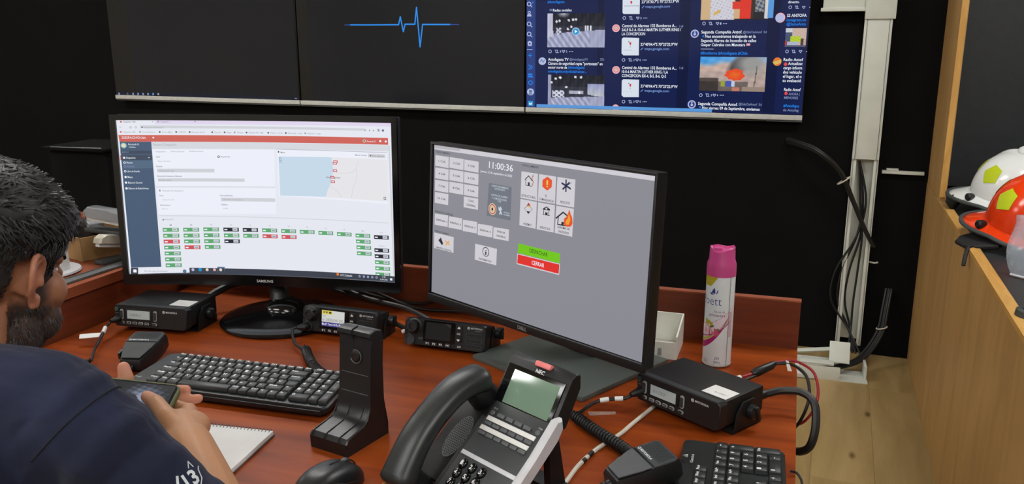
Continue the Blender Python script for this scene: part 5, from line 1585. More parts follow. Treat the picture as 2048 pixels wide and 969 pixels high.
# compact keyboard in front of the curved monitor
rows1 = [(0.0, [(i * 0.9375, 0.9375, 0.72, s_) for i, s_ in enumerate('Esc F1 F2 F3 F4 F5 F6 F7 F8 F9 F10 F11 F12 Imp Pau Ins'.split())] + [(15.25 + i * 1.0, 1.0, 0.72, s_) for i, s_ in enumerate(('Calc', 'Web', 'Vol', 'Mute'))]),
    (0.80, run(0, list('º1234567890') + ["'", '¡', ('Retr', 2.0)]) + run(15.25, ['Num', '/', '*', '-'])),
    (1.80, run(0, [('Tab', 1.5)] + list('QWERTYUIOP') + ['`', '+', ('Intro', 1.5)]) + run(15.25, list('789')) + [(18.25, 1.0, 2.0, '+')]),
    (2.80, run(0, [('Mayús', 1.75)] + list('ASDFGHJKLÑ') + ["'", 'Ç', (' ', 1.25)]) + run(15.25, list('456'))),
    (3.80, run(0, [('Shift', 1.25), '<'] + list('ZXCVBNM') + [',', '.', '-', ('Shift', 1.75), '^']) + run(15.25, list('123')) + [(18.25, 1.0, 2.0, 'Ent')]),
    (4.80, run(0, [('Ctrl', 1.25), 'Win', ('Alt', 1.25), (' ', 5.5), ('AltGr', 1.0), 'Fn', ('Ctrl', 1.0), '<', 'v', ('>', 1.0)]) + [(15.25, 2.0, 1.0, '0'), (17.25, 1.0, 1.0, '.')])]
def frame1(t):
    g = G(); g.prism([(-.176, -.058), (.176, -.058), (.182, -.050), (.182, .050), (.176, .058), (-.165, .058), (-.176, .052), (-.186, -.048)], 0.0, 0.0145, 'z', bev=0.003); g.build('case', 'kb_body', t)
    g = G(); g.rbox((0, -0.059, 0.006), (0.35, 0.006, 0.009), 0.002); g.build('front_lip', 'black_soft', t)
    for sx in (-1, 1):
        g = G(); g.rbox((sx * 0.13, 0.05, -0.004), (0.03, 0.012, 0.012), 0.002); g.build('foot', 'black', t)
keyboard('black full keyboard with number pad between person and curved monitor', (-0.887, 1.180, DESK + 0.0115), (0.11, 0, 0.036), .36, .112, 0.01705, 0.0174, rows1, -0.148, 0.0515, 1, frame1, 'computer keyboards',
    lambda cv: cv.text('logi', -0.170, -0.045, 0.012, 0.004, (150, 154, 156), 0, 0.02), (1.07, 1.03, 1))
# full-size keyboard standing endwise at the bottom right
def nav(y, a): return [(15.25 + i, 1.0, 1.0, s_) for i, s_ in enumerate(a) if s_]
rows2 = [(0.0, [(0, 1, 1, 'Esc')] + [(2 + i + (i // 4) * .5, 1, 1, 'F%d' % (i + 1)) for i in range(12)] + nav(0, ('Impr', 'Bloq', 'Paus'))),
    (1.35, run(0, list('|1234567890') + ["'", '¿', ('Retr', 2.0)]) + nav(1, ('Ins', 'Ini', 'RePg')) + run(18.5, ['Num', '/', '*', '-'])),
    (2.35, run(0, [('Tab', 1.5)] + list('QWERTYUIOP') + ['´', '+', ('Ent', 1.5)]) + nav(2, ('Sup', 'Fin', 'AvPg')) + run(18.5, list('789')) + [(21.5, 1, 2, '+')]),
    (3.35, run(0, [('Mayús', 1.75)] + list('ASDFGHJKLÑ') + ['{', '}', (' ', 1.25)]) + run(18.5, list('456'))),
    (4.35, run(0, [('Shift', 1.25), '<'] + list('ZXCVBNM') + [',', '.', '-', ('Shift', 2.75)]) + [(16.25, 1, 1, '↑')] + run(18.5, list('123')) + [(21.5, 1, 2, 'Ent')]),
    (5.35, run(0, [('Ctrl', 1.25), ('Win', 1.25), ('Alt', 1.25), (' ', 6.25), ('AltGr', 1.25), ('Win', 1.25), ('Menu', 1.25), ('Ctrl', 1.25)]) + nav(5, ('←', '↓', '→')) + [(18.5, 2.0, 1.0, '0'), (20.5, 1.0, 1.0, '.')])]
def frame2(t):
    g = G(); g.prism(rrect(.444, .146, .010, 4), 0.0, 0.0145, 'z', bev=0.003); g.build('case', 'kb_body', t)
def marks2(cv):
    cv.poly([(.148, .062), (.158, .062), (.153, .0705)], (190, 196, 196), 0)
    for k in range(3): cv.line([(.1495 + k * .0015, .0625), (.1525 + k * .0006, .069)], .0006, (60, 64, 64), 1)
    cv.text('Genius', .134, .0535, .026, .0042, (190, 196, 196), 0, 0.02)
keyboard('black full-size keyboard turned endwise at the bottom right of the desk', (-0.0445, 0.992, DESK), (0, 0, PI / 2 + 0.035), .444, .146, 0.0186, 0.0186, rows2, -0.207, 0.0505, 1, frame2, 'computer keyboards', marks2)

# ------------------------------------------------------------------ mouse
ms = thing('computer_mouse', 'black wireless mouse at the bottom edge in front of the headset stand', 'mouse', (-0.572, 0.930, DESK), -0.22); ms.scale = (1.1, 1.1, 1.05)
g = G(); nu, nv = 28, 14; vs_ = []; fs_ = []
for k in range(nv + 1):
    ph = PI / 2 * k / nv
    for i in range(nu):
        a = 2 * PI * i / nu; cx_, sx_ = math.cos(a), math.sin(a)
        ex = (abs(cx_) ** 0.8) * (1 if cx_ >= 0 else -1); ey = (abs(sx_) ** 0.8) * (1 if sx_ >= 0 else -1)
        rr = math.cos(ph) ** 0.55
        x = 0.0315 * ex * rr * (1 - 0.10 * (1 - ey * ey)); y = 0.053 * ey * rr
        z = 0.037 * math.sin(ph) ** 0.85 * (1 - 0.25 * ((y - (-0.012)) / 0.053) ** 2)
        vs_.append((x, y, z))
for k in range(nv):
    for i in range(nu):
        j = (i + 1) % nu; fs_.append((k * nu + i, k * nu + j, (k + 1) * nu + j, (k + 1) * nu + i))
fs_.append(tuple(range(nu))[::-1]); g.add(vs_, fs_); g.build('shell', 'black_soft', ms, 60)
g = G(); g.lathe([(0.0, -0.0035), (0.008, -0.0035), (0.0095, -0.002), (0.0095, 0.002), (0.008, 0.0035), (0, 0.0035)], 20, (0, 0.030, 0.0235), 'x'); g.build('scroll_wheel', 'darkgrey', ms)
g = G(); g.tube([(0, 0.0525, 0.009), (0, 0.048, 0.019), (0, 0.04, 0.0262)], 0.0009, 5, smooth=4); g.tube([(0, 0.02, 0.0335), (0, 0.004, 0.0365)], 0.0009, 5); g.build('button_seam', 'groove', ms)
for sx in (-1, 1):
    g = G(); g.tube([(sx * .0295, 0.018, 0.014), (sx * .028, 0.0, 0.019), (sx * .022, -0.02, 0.028)], 0.0008, 5, smooth=4); g.build('side_seam', 'groove', ms)

# ------------------------------------------------------------------ black headset stand
st = thing('headset_stand', 'tall black L-shaped headset stand right of the keyboard', 'stand', (-0.630, 1.030, DESK), -0.22)
prof = [(0.0, 0.0), (-0.001, 0.020), (0.004, 0.027), (0.040, 0.033), (0.052, 0.040), (0.060, 0.054), (0.0635, 0.075), (0.070, 0.150), (0.072, 0.161), (0.066, 0.166), (0.0675, 0.172), (0.080, 0.175), (0.094, 0.171), (0.098, 0.163), (0.096, 0.12), (0.094, 0.06), (0.096, 0.02), (0.096, 0.0)]
g = G(); n = len(prof); vs_ = []
def sw(z): return 0.0372 - 0.0062 * min(1, max(0, z - 0.02) / 0.05) if z < 0.155 else 0.0325
vs_ = []
for s_, dx, shrink in ((-1, 0.0, 0.0015), (-1, -0.0022, 0.0), (1, -0.0022, 0.0), (1, 0.0, 0.0015)):
    for y, z in prof: vs_.append((s_ * (sw(z) + (0 if shrink else -0.0)) * 1.0 + (0 if shrink else -s_ * 0.0022), y + (0.0015 if (shrink and y < 0.05) else 0), max(0, z - shrink) if z > 0.02 else z))
fs_ = [(k * n + i, k * n + (i + 1) % n, (k + 1) * n + (i + 1) % n, (k + 1) * n + i) for k in range(3) for i in range(n)]
fs_ += [tuple(range(n))[::-1], tuple(3 * n + i for i in range(n))]
g.add(vs_, fs_); g.build('body', 'black_soft', st, 32)
for x in (-0.006, 0.021, -0.031):
    g = G(); g.tube([(x, -0.0012, 0.0195), (x, 0.0035, 0.0275), (x, 0.040, 0.0336), (x, 0.0515, 0.0404), (x, 0.0594, 0.054)], 0.0007, 5, smooth=3); g.build('groove', 'groove', st)
g = G(); g.tube([(-0.004, 0.0690, 0.143), (-0.004, 0.0705, 0.158), (-0.003, 0.0655, 0.166), (-0.003, 0.067, 0.1725), (-0.002, 0.080, 0.1755)], 0.0009, 5, smooth=3); g.build('groove', 'groove', st)
for z in (0.103, 0.073):
    g = G(); y = 0.0635 + (z - 0.075) * 0.0865 if z > .075 else 0.0632
    g.rbox((0.0, y - 0.0002, z), (0.052, 0.0014, 0.0010), 0.0003); g.build('slot', 'midgrey', st)
g = G(); g.tube([(0.003 + 0.0105 * math.cos(a), 0.0664 + 0.0105 * math.sin(a) * 0.0865, 0.131 + 0.0105 * math.sin(a)) for a in [PI * 1.12 + k * PI * 1.55 / 16 for k in range(17)]], 0.0009, 5); g.build('emblem_ring', 'midgrey', st)
g = G(); g.lathe([(0, -0.0016), (0.0075, -0.0016), (0.0085, -0.0008), (0.0085, 0.002)], 22, (0.003, 0.0663, 0.132), 'y'); g.build('emblem', 'black_soft', st)

# ------------------------------------------------------------------ desk telephone
tp = thing('desk_telephone', 'black desk telephone with green display, grey side and handset on its left', 'telephone', (-0.3464, 1.0000, DESK), -0.495)
PH = PI / 2 - 0.885                                   # slope of the key plate
S = Matrix.Translation((0, 0, 0.07)) @ Matrix.Rotation(PH, 4, 'X')   # key plate frame: x right, y up the slope, z out of the plate
def plate(x, y, o): return S @ Vector((x, y, 0.0003 + o))
g = G(); g.rbox((-0.004, -0.018, -0.007), (0.118, 0.158, 0.013), 0.004); g.xf(S); g.build('body', 'black', tp)
g = G(); g.rbox((0.000, -0.018, -0.0008), (0.108, 0.155, 0.0022), 0.0008); g.xf(S); g.build('key_plate', 'darkgrey', tp)
g = G(); g.rbox((-0.086, -0.008, -0.013), (0.060, 0.150, 0.016), 0.005); g.xf(S); g.build('cradle', 'black', tp)
# speaker grille
g = G(); g.prism([(x * 1.0, y) for x, y in [(0.0165 * math.cos(a), 0.034 * math.sin(a)) for a in [k * 2 * PI / 24 for k in range(24)]]], 0.0, 0.0015, 'z'); g.xf(S @ Matrix.Translation((-0.0800, -0.014, -0.0052))); g.build('speaker_plate', 'midgrey', tp)
cv = Canvas(.1, .1, lambda x, y, o: S @ Vector((x - 0.0800, y - 0.014, -0.0036 + o)))
for j in range(-9, 10):
    for i in range(-5, 6):
        x = i * .0037 + (.00185 if j % 2 else 0); y = j * .0034
        if (x / .0152) ** 2 + (y / .0325) ** 2 < 1: cv.circ(x, y, .00115, (16, 16, 16), 1, n=6)
cv.build('speaker_holes', 'print', tp)
# silver-grey side cover on the right
g = G(); g.prism([(-0.096, -0.012), (0.045, -0.012), (0.062, -0.006), (0.068, 0.004), (0.062, 0.010), (0.0, 0.008), (-0.096, 0.005)], 0.0565, 0.0695, 'x', bev=0.004); g.xf(S); g.build('side_cover', 'silver_plastic', tp)
# label strips and line keys
for y in (0.0275, 0.012):
    g = G(); g.rbox((-0.002 - (0.0275 - y) * 0.06, y, 0.0012), (0.094, 0.0068, 0.0016), 0.0005); g.xf(S); g.build('label_strip', 'label_white', tp)
for y in (0.0200, 0.0045):
    for k in range(6):
        g = G(); g.rbox((-0.0405 + k * 0.0157, y, 0.0015), (0.0135, 0.0055, 0.003), 0.0012); g.xf(S); g.build('line_key', 'midgrey', tp)
for k in range(4):
    g = G(); g.rbox((-0.028 + k * 0.0172, 0.0365, 0.0015), (0.0142, 0.006, 0.003), 0.0014); g.xf(S); g.build('soft_key', 'midgrey', tp)
for x in (-0.0455, 0.0435):
    g = G(); g.lathe([(0.0042, 0), (0.0042, 0.002), (0.003, 0.003), (0, 0.003)], 14, (x, 0.0365, 0)); g.xf(S); g.build('help_key', 'midgrey', tp)
g = G(); g.rbox((0.001, -0.0305, 0.0012), (0.106, 0.0062, 0.002), 0.0006); g.xf(S); g.build('silver_bar', 'silver_plastic', tp)
cv = Canvas(.2, .2, lambda x, y, o: plate(x, y, o))
for s_, x in (('Exit', -0.048), ('Help', 0.040)): cv.text(s_, x, 0.0425, 0.007, 0.0028, (200, 202, 204), 8, 0)
keyn = 0
for r_ in range(4):
    for c_ in range(3):
        x, y = -0.036 + c_ * 0.0185, -0.0450 - r_ * 0.0150
        g = G(); g.lathe([(0.0078, 0), (0.0078, 0.0025), (0.0064, 0.0042), (0.003, 0.0050), (0, 0.0051)], 20, (x, y, 0), sx=0.88); g.xf(S); g.build('dial_key', 'black_gloss', tp)
        cv.text('123456789*0#'[keyn], x - 0.002, y - 0.003, 0.0042, 0.0062, (226, 228, 230), 42, 0.02); keyn += 1
for r_ in range(3):
    g = G(); g.rbox((0.030, -0.056 - r_ * 0.0165, 0.002), (0.018, 0.007, 0.004), 0.002); g.xf(S); g.build('function_key', 'black', tp)
cv.build('key_print', 'print', tp)
# display head, leaning on the top of the plate
DT = 0.555
Dm = Matrix.Rotation(0.495 - 0.495, 4, 'Z')
off = Vector((-0.3238 + 0.3528, 1.0775 - 1.0183, 0.872 - DESK)); off = Matrix.Rotation(0.495, 3, 'Z') @ off
DP = Matrix.Translation(off) @ Matrix.Rotation(-DT, 4, 'X')   # display frame: x right, z up the face, -y out
g = G(); g.prism([(-0.004, -0.040), (0.010, -0.044), (0.022, -0.034), (0.020, 0.026), (0.010, 0.041), (0.003, 0.0405), (-0.0035, 0.032)], -0.060, 0.060, 'x', bev=0.0018); g.xf(DP); g.build('display_head', 'black', tp)
g = G(); g.rbox((-0.001, -0.0042, -0.007), (0.110, 0.003, 0.058), 0.001); g.xf(DP); g.build('display_glass', 'black_gloss', tp)
cv = Canvas(.12, .08, lambda x, y, o: DP @ Vector((x, -0.0059 - o, y)))
cv.rect(-.041, -.0335, .047, .0155, (118, 144, 126), 0); cv.build('display_panel', print_mat('phone_lcd', 0, 0.07, 0.7), tp)
g = G(); g.rbox((0.004, -0.0015, 0.0345), (0.030, 0.010, 0.0085), 0.003); g.xf(DP @ Matrix.Translation((0, 0, 0)) ); g.build('message_lamp', mat('red_message_lamp', (232, 128, 128), 0.25), tp)
cv = Canvas(.12, .08, lambda x, y, o: DP @ Vector((x, -0.0055 - o, y))); cv.text('NEC', -.004, .0212, .0165, .0058, (222, 224, 228), 0, 0.03); cv.build('logo', 'print', tp)
g = G(); g.rbox((0.0, 0.02, -0.045), (0.07, 0.02, 0.035), 0.004); g.xf(DP); g.build('display_hinge', 'black', tp)
# rear legs
for x in (-0.03, 0.046):
    g = G(); g.prism([(0.045, 0.0), (0.075, 0.0), (0.058, 0.085), (0.04, 0.080)], x - 0.006, x + 0.006, 'x'); g.build('rear_leg', 'black', tp)
g = G(); g.rbox((0.0, 0.06, 0.004), (0.15, 0.03, 0.008), 0.002); g.build('rear_foot', 'black', tp)
# handset
hp = [(-0.070, -0.124, 0.046), (-0.074, -0.095, 0.054), (-0.079, -0.055, 0.060), (-0.082, -0.01, 0.058), (-0.083, 0.030, 0.050), (-0.081, 0.056, 0.037), (-0.080, 0.072, 0.023)]
pts = spline(hp, 5); g = G(); vs_ = []; fs_ = []; N = len(pts); n = 16
for k, p in enumerate(pts):
    t_ = k / (N - 1); tg = (pts[min(k + 1, N - 1)] - pts[max(k - 1, 0)]).normalized()
    w = 0.0255 + 0.004 * (2 * abs(t_ - 0.5)) ** 2; h = 0.0155 + 0.004 * (2 * abs(t_ - 0.5)) ** 2
    e = 1.0
    if t_ < 0.06: e = math.sin(PI / 2 * max(0.12, t_ / 0.06))
    if t_ > 0.92: e = math.sin(PI / 2 * max(0.10, (1 - t_) / 0.08))
    sd = Vector((1, 0, 0)); sd = (sd - tg * sd.dot(tg)).normalized(); nn = sd.cross(tg).normalized()
    if nn.z < 0: nn = -nn
    for i in range(n):
        a = 2 * PI * i / n; ca, sa = math.cos(a), math.sin(a)
        ca = abs(ca) ** 0.75 * (1 if ca >= 0 else -1); sa = abs(sa) ** 0.85 * (1 if sa >= 0 else -1)
        vs_.append(p + sd * w * ca * e + nn * h * sa * e)
for k in range(N - 1):
    for i in range(n): j = (i + 1) % n; fs_.append((k * n + i, k * n + j, (k + 1) * n + j, (k + 1) * n + i))
fs_ += [tuple(range(n))[::-1], tuple((N - 1) * n + i for i in range(n))]
g.add(vs_, fs_); g.xf(S); g.build('handset', mat('handset_plastic', (36, 40, 41), 0.36, bump=0.1, bscale=700), tp, 60)
for (x, y, z0, z1) in ((-0.081, 0.054, -0.008, 0.028), (-0.083, -0.104, -0.010, 0.044)):
    g = G(); g.lathe([(0.021, z0), (0.0225, z0 + 0.004), (0.021, z1)], 24, (x, y, 0), sx=0.95); g.xf(S); g.build('handset_cup', 'black', tp)
# ================================================================== small things on the desk
# spray can
M['can'] = mat('white_can_lacquer', (228, 236, 240), 0.25, var=0.02)
M['pink'] = mat('pink_plastic', (214, 84, 152), 0.32, var=0.03)
cn = thing('air_freshener_can', 'white aerosol air freshener can with pink cap and magenta swoosh', 'spray can', (-0.110, 1.574, DESK), -0.16)
R = 0.0264
g = G(); g.lathe([(0.0, 0.003), (0.021, 0.0), (0.0245, 0.0008), (0.0262, 0.004), (R, 0.007), (R, 0.178), (0.0255, 0.181), (0, 0.182)], 48); g.build('can_body', 'can', cn)
g = G(); g.lathe([(0.0250, 0.0012), (0.0268, 0.003), (0.0268, 0.0058), (0.0258, 0.007)], 48); g.build('bottom_rim', 'silver', cn)
g = G(); nu = 48; vs_ = []; fs_ = []
for r, z in ((0.0268, 0.176), (0.0268, 0.194), (0.0262, 0.199), (0.0236, 0.206), (0.0226, 0.2265), (0.0205, 0.2285), (0.019, 0.2235), (0.0, 0.2215)):
    for i in range(nu):
        a = 2 * PI * i / nu
        notch = 0.0 
        zz = z
        if z > 0.21: zz = z - 0.0045 * max(0, math.cos(2 * (a + 1.75))) + 0.003 * max(0, math.cos(a - 0.6)) + (0.003 if -2.9 < math.atan2(math.sin(a), math.cos(a)) < -2.2 else 0)
        vs_.append((r * math.cos(a), r * math.sin(a), zz))
for k in range(7):
    for i in range(nu): j = (i + 1) % nu; fs_.append((k * nu + i, k * nu + j, (k + 1) * nu + j, (k + 1) * nu + i))
g.add(vs_, fs_); g.build('cap', 'pink', cn, 35)
g = G(); g.tube([(-0.006, -0.012, 0.214), (-0.006, -0.012, 0.2295)], [0.009, 0.0075], 14); g.build('spray_button', 'pink', cn)
def wrap(x, y, o): a = -PI / 2 + x / R; return ((R + 0.00015 + o) * math.cos(a), (R + 0.00015 + o) * math.sin(a), y)
cv = Canvas(.1, .2, wrap, 0.00006)
def band(f0, f1, c, L, x0=-.05, x1=.031, n=34):
    for i in range(n):
        a = x0 + (x1 - x0) * i / n; b_ = x0 + (x1 - x0) * (i + 1) / n
        cv.poly([(a, f0(a)), (b_, f0(b_)), (b_, f1(b_)), (a, f1(a))], c, L)
sw_ = lambda k, e: (lambda x: k + e * max(0, x + .034) ** 2 * 17 + 0.05 * max(0, x + .034) * 1.0)
band(sw_(.034, 1.0), sw_(.047, .84), 'magenta', 1)
band(sw_(.0485, .80), sw_(.0535, .74), 'lime', 1)
cv_w = lambda x: .058 + .45 * max(0, x + .034) ** 2 * 17 + .05 * max(0, x + .034)
band(lambda x: cv_w(x) + .0012, lambda x: cv_w(x) + .022, (236, 222, 232), 1)
for i in range(26):
    x = -.036 + i * .0026; cv.circ(x, cv_w(x), .0014, 'magenta', 3, n=8); cv.circ(x, cv_w(x) + .0235, .0008, 'magenta', 3, n=6)
band(lambda x: .158 + 1.3 * max(0, x + .012) + .008 * (x < -.012) * 0, lambda x: .176, 'lime', 1, -.04, .0005, 16)
cv.text('Poett', -.0325, .1225, .042, .0165, 'navyb', 3, -0.01)
cv.poly([(-.0105, .1455), (-.0075, .152), (-.0045, .156), (-.003, .151), (-.0025, .1445)], 'navyb', 3); cv.poly([(-.0105, .1455), (-.014, .1475), (-.011, .142), (-.004, .1425)], 'navyb', 3); cv.poly([(-.001, .1445), (.0015, .153), (.0025, .150), (.0005, .144)], 'navyb', 3)
cv.text('flores de', -.003, .1085, .020, .0046, 'mauve', 3, 0); cv.text('primavera', -.0125, .101, .030, .0056, 'mauve', 3, 0.01)
for (x, y, r, c) in ((-.011, .086, .006, 'lime'), (-.017, .089, .005, 'lime'), (-.006, .082, .0035, 'leaf'), (-.014, .074, .0075, 'pink'), (-.004, .0725, .0085, 'rose'), (-.007, .068, .006, 'pink2'), (.003, .068, .005, 'rose'), (.006, .075, .003, 'leaf'), (-.019, .071, .004, 'pink')):
    cv.poly([(x + r * (1 + .25 * math.cos(3 * a)) * math.cos(a), y + r * (1 + .25 * math.cos(3 * a)) * math.sin(a)) for a in [k * 2 * PI / 14 for k in range(14)]], c, 4 + (c == 'rose'))
cv.text('291', .0015, .0165, .009, .0052, 'steel', 3, 0.01); cv.text('360cc', .0005, .0095, .012, .0048, 'steel', 3, 0.01); cv.rect(.0005, .0068, .0125, .0076, 'steel', 3); cv.text('AEROSOL', -.0205, .013, .009, .0022, 'steel', 3, 0); cv.text('AROMA', -.0205, .009, .008, .0022, 'steel', 3, 0)
cv.rect(.0245, .004, .0256, .176, 'tinp', 5); cv.rect(.0265, .06, .034, .11, (214, 180, 190), 3, 3)
cv.build('label_print', 'print', cn)

# white open box behind the flat monitor
wb = thing('white_open_box', 'small white open-fronted plastic box behind the flat monitor', 'box', (-0.2405, 1.616, DESK), 0.0)
g = G()
g.box((0, 0, 0.002), (0.11, 0.10, 0.004)); g.build('floor_plate', 'white_plastic', wb, 0)
g = G(); g.box((0, 0.049, 0.031), (0.11, 0.003, 0.062)); g.build('back_wall', 'white_plastic', wb, 0)
g = G(); g.box((0, -0.049, 0.017), (0.11, 0.003, 0.034)); g.build('front_wall', 'white_plastic', wb, 0)
for sx in (-1, 1):
    g = G(); g.prism([(-0.05, 0.0), (0.05, 0.0), (0.05, 0.062), (-0.05, 0.046)], sx * 0.0535, sx * 0.0565, 'x'); g.build('side_wall', 'white_plastic', wb, 0)
g = G(); g.rbox((0.024, -0.051, 0.014), (0.007, 0.003, 0.014), 0.001); g.build('latch', 'rim', wb)

# spiral notepad
npd = thing('spiral_notepad', 'blank white spiral notepad on the desk under the right forearm', 'notepad', (-0.733, 1.006, DESK), 0.03)
NW, ND = 0.150, 0.130
g = G(); g.rbox((0, -ND / 2, 0.0015), (NW, ND, 0.002), 0.0005); g.build('back_cover', 'midgrey', npd)
g = G(); g.rbox((0.0, -ND / 2 - 0.001, 0.0055), (NW - 0.002, ND - 0.003, 0.006), 0.0006); g.build('pages', 'paper', npd)
g = G(); g.rbox((0.0, -ND / 2 - 0.001, 0.0088), (NW - 0.002, ND - 0.003, 0.0006), 0.0002); g.build('top_sheet', 'paper', npd)
for k in range(24):
    x = -NW / 2 + 0.006 + k * (NW - 0.012) / 23
    g = G(); g.tube([(x + 0.0008 * math.sin(a), -0.004 + 0.0052 * math.cos(a), 0.0058 + 0.0056 * math.sin(a)) for a in [q * 2 * PI / 12 for q in range(13)]], 0.0006, 5); g.build('spiral_ring', 'midgrey', npd)
npd.location = (-0.812, 1.044, DESK); npd.rotation_euler = (0, 0, 0.10)

# pen beside the telephone
pn = thing('ballpoint_pen', 'clear ballpoint pen with brass tip beside the telephone handset', 'pen', (-0.4985, 0.975, DESK + 0.0045), 0.0)
d = Vector((0.035, -0.075, 0)).normalized() * -1
g = G(); g.tube([Vector((-0.002, -0.016, 0)), Vector((0.0, -0.006, 0))], [0.0008, 0.003], 10); g.build('tip', mat('brass', (176, 140, 70), 0.3, metal=0.8), pn)
g = G(); g.tube([Vector((0.0, -0.006, 0)), Vector((0.012, 0.05, 0)), Vector((0.026, 0.115, 0))], 0.0042, 6); g.build('barrel', mat('clear_plastic', (210, 214, 220), 0.1, trans=0.6), pn)
g = G(); g.tube([Vector((0.0, -0.006, 0)), Vector((0.026, 0.112, 0))], 0.0015, 6); g.build('ink_tube', 'black', pn)
pn.rotation_euler = (0, 0, -0.42)

# ------------------------------------------------------------------ leads and cords on the desk
def lead(name, label, pts, r, m='cable', cat='cable', sm=6):
    c = Vector(pts[len(pts) // 2]); t = thing(name, label, cat, c)
    g = G(); g.tube([Vector(p) - c for p in pts], r, 8, smooth=sm); g.build('lead', m, t); return t, c
def add_coil(t, c, path, R_, r_, turns, nm='coil'):
    g = G(); g.tube(coil([Vector(p) - c for p in path], R_, r_, turns), r_, 6); g.build(nm, 'cable', t)
def sleeve(t, c, p0, p1, r=0.0042, m='label_white', nm='label_sleeve'):
    g = G(); g.cyl(Vector(p0) - c, Vector(p1) - c, r, n=10); g.build(nm, m, t)
def flag(t, c, pts, nm='paper_flag', m='label_white'):
    g = G(); P_ = [Vector(p) - c for p in pts]; nrm = (P_[1] - P_[0]).cross(P_[2] - P_[0]).normalized() * 0.0004
    g.add([p - nrm for p in P_] + [p + nrm for p in P_], [(0, 1, 2, 3), (7, 6, 5, 4), (0, 1, 5, 4), (1, 2, 6, 5), (2, 3, 7, 6), (3, 0, 4, 7)]); g.build(nm, m, t, 0)

t, c = lead('coiled_cable', 'coiled black cord with a white flag label, left of the desk', [(-1.325, 1.345, .766), (-1.318, 1.325, .764), (-1.306, 1.303, .757), (-1.275, 1.249, .749), (-1.243, 1.208, .748), (-1.234, 1.196, .750)], 0.0028)
add_coil(t, c, [(-1.226, 1.187, .751), (-1.242, 1.173, .751), (-1.262, 1.161, .751), (-1.30, 1.14, .751), (-1.34, 1.10, .751)], 0.0060, 0.0023, 24)
sleeve(t, c, (-1.318, 1.325, .764), (-1.309, 1.308, .759)); flag(t, c, [(-1.311, 1.305, .760), (-1.303, 1.290, .757), (-1.333, 1.270, .757), (-1.345, 1.284, .760)])
t, c = lead('coiled_cable', 'coiled black cord from the lit radio running behind the headset stand', [(-0.936, 1.4555, .762), (-0.948, 1.442, .762), (-0.938, 1.422, .756), (-0.911, 1.391, .750), (-0.882, 1.372, .750)], 0.0030)
add_coil(t, c, [(-0.876, 1.370, .753), (-0.843, 1.328, .753), (-0.805, 1.288, .753), (-0.769, 1.263, .753), (-0.732, 1.245, .753), (-0.69, 1.235, .753)], 0.0072, 0.0025, 34)
t, c = lead('coiled_cable', 'coiled black cord with two white sleeves beside the telephone', [(-0.2265, 1.320, .764), (-0.239, 1.313, .760), (-0.269, 1.309, .756), (-0.287, 1.298, .751), (-0.298, 1.264, .750), (-0.305, 1.246, .750)], 0.0030)
add_coil(t, c, [(-0.304, 1.241, .753), (-0.270, 1.207, .753), (-0.233, 1.176, .753), (-0.205, 1.152, .753), (-0.190, 1.130, .755), (-0.182, 1.112, .757)], 0.0074, 0.0025, 28)
sleeve(t, c, (-0.2385, 1.3132, .7602), (-0.252, 1.3118, .7586)); sleeve(t, c, (-0.262, 1.3102, .7570), (-0.276, 1.3060, .7545))
flag(t, c, [(-0.248, 1.300, .7412), (-0.292, 1.285, .7412), (-0.286, 1.272, .7412), (-0.246, 1.290, .7412)], 'clear_tape', 'tape')
t, c = lead('black_cable', 'short black cord leaving the left hand microphone toward the person', [(-1.088, 1.158, .750), (-1.078, 1.145, .7455), (-1.065, 1.128, .7440), (-1.05, 1.105, .7440)], 0.0032)
t, c = lead('network_cable', 'white network cable crossing the desk under the coiled cord', [(-0.19, 1.335, .7438), (-0.211, 1.263, .7438), (-0.224, 1.216, .7438), (-0.249, 1.152, .7438), (-0.262, 1.095, .7438), (-0.268, 1.04, .7438), (-0.28, 0.99, .7438)], 0.0034, 'cable_white')
for a, b_ in (((-0.2515, 1.144, .7440), (-0.2545, 1.130, .7440)), ((-0.2565, 1.119, .7440), (-0.2585, 1.110, .7440))): sleeve(t, c, a, b_, 0.0036, 'black', 'printed_mark')
# power lead with fuse holder, red and black wires looping off the desk
t = thing('power_lead', 'red and black power lead with fuse holder behind the right radio', 'cable', (-0.05, 1.45, .76)); c = Vector(t.location)
g = G(); g.tube([Vector(p) - c for p in ((-0.092, 1.395, .760), (-0.073, 1.428, .767), (-0.054, 1.444, .771), (-0.030, 1.466, .775))], 0.0026, 8, smooth=5); g.build('red_wire', 'cable_red', t)
g = G(); g.tube([Vector(p) - c for p in ((-0.089, 1.390, .757), (-0.070, 1.424, .763), (-0.050, 1.440, .767), (-0.028, 1.462, .772))], 0.0026, 8, smooth=5); g.build('black_wire', 'cable', t)
sleeve(t, c, (-0.075, 1.427, .766), (-0.058, 1.441, .7695), 0.0056)
g = G(); g.tube([Vector(p) - c for p in ((-0.040, 1.457, .773), (-0.034, 1.462, .774), (-0.010, 1.487, .780), (-0.002, 1.495, .784))], [0.005, 0.0085, 0.0075, 0.004], 10); g.build('fuse_holder', 'black_soft', t)
g = G(); g.tube([Vector(p) - c for p in ((-0.003, 1.495, .785), (0.020, 1.500, .789), (0.040, 1.492, .789), (0.062, 1.470, .782), (0.070, 1.44, .758), (0.064, 1.42, .736), (0.050, 1.42, .712), (0.034, 1.43, .70), (0.02, 1.44, .70))], 0.0024, 8, smooth=6); g.build('red_wire', 'cable_red', t)
g = G(); g.tube([Vector(p) - c for p in ((-0.003, 1.492, .783), (0.017, 1.492, .786), (0.034, 1.482, .785), (0.050, 1.462, .777), (0.056, 1.435, .758), (0.052, 1.42, .736), (0.042, 1.42, .708), (0.03, 1.43, .69), (0.02, 1.44, .69))], 0.0028, 8, smooth=6); g.build('black_wire', 'cable', t)
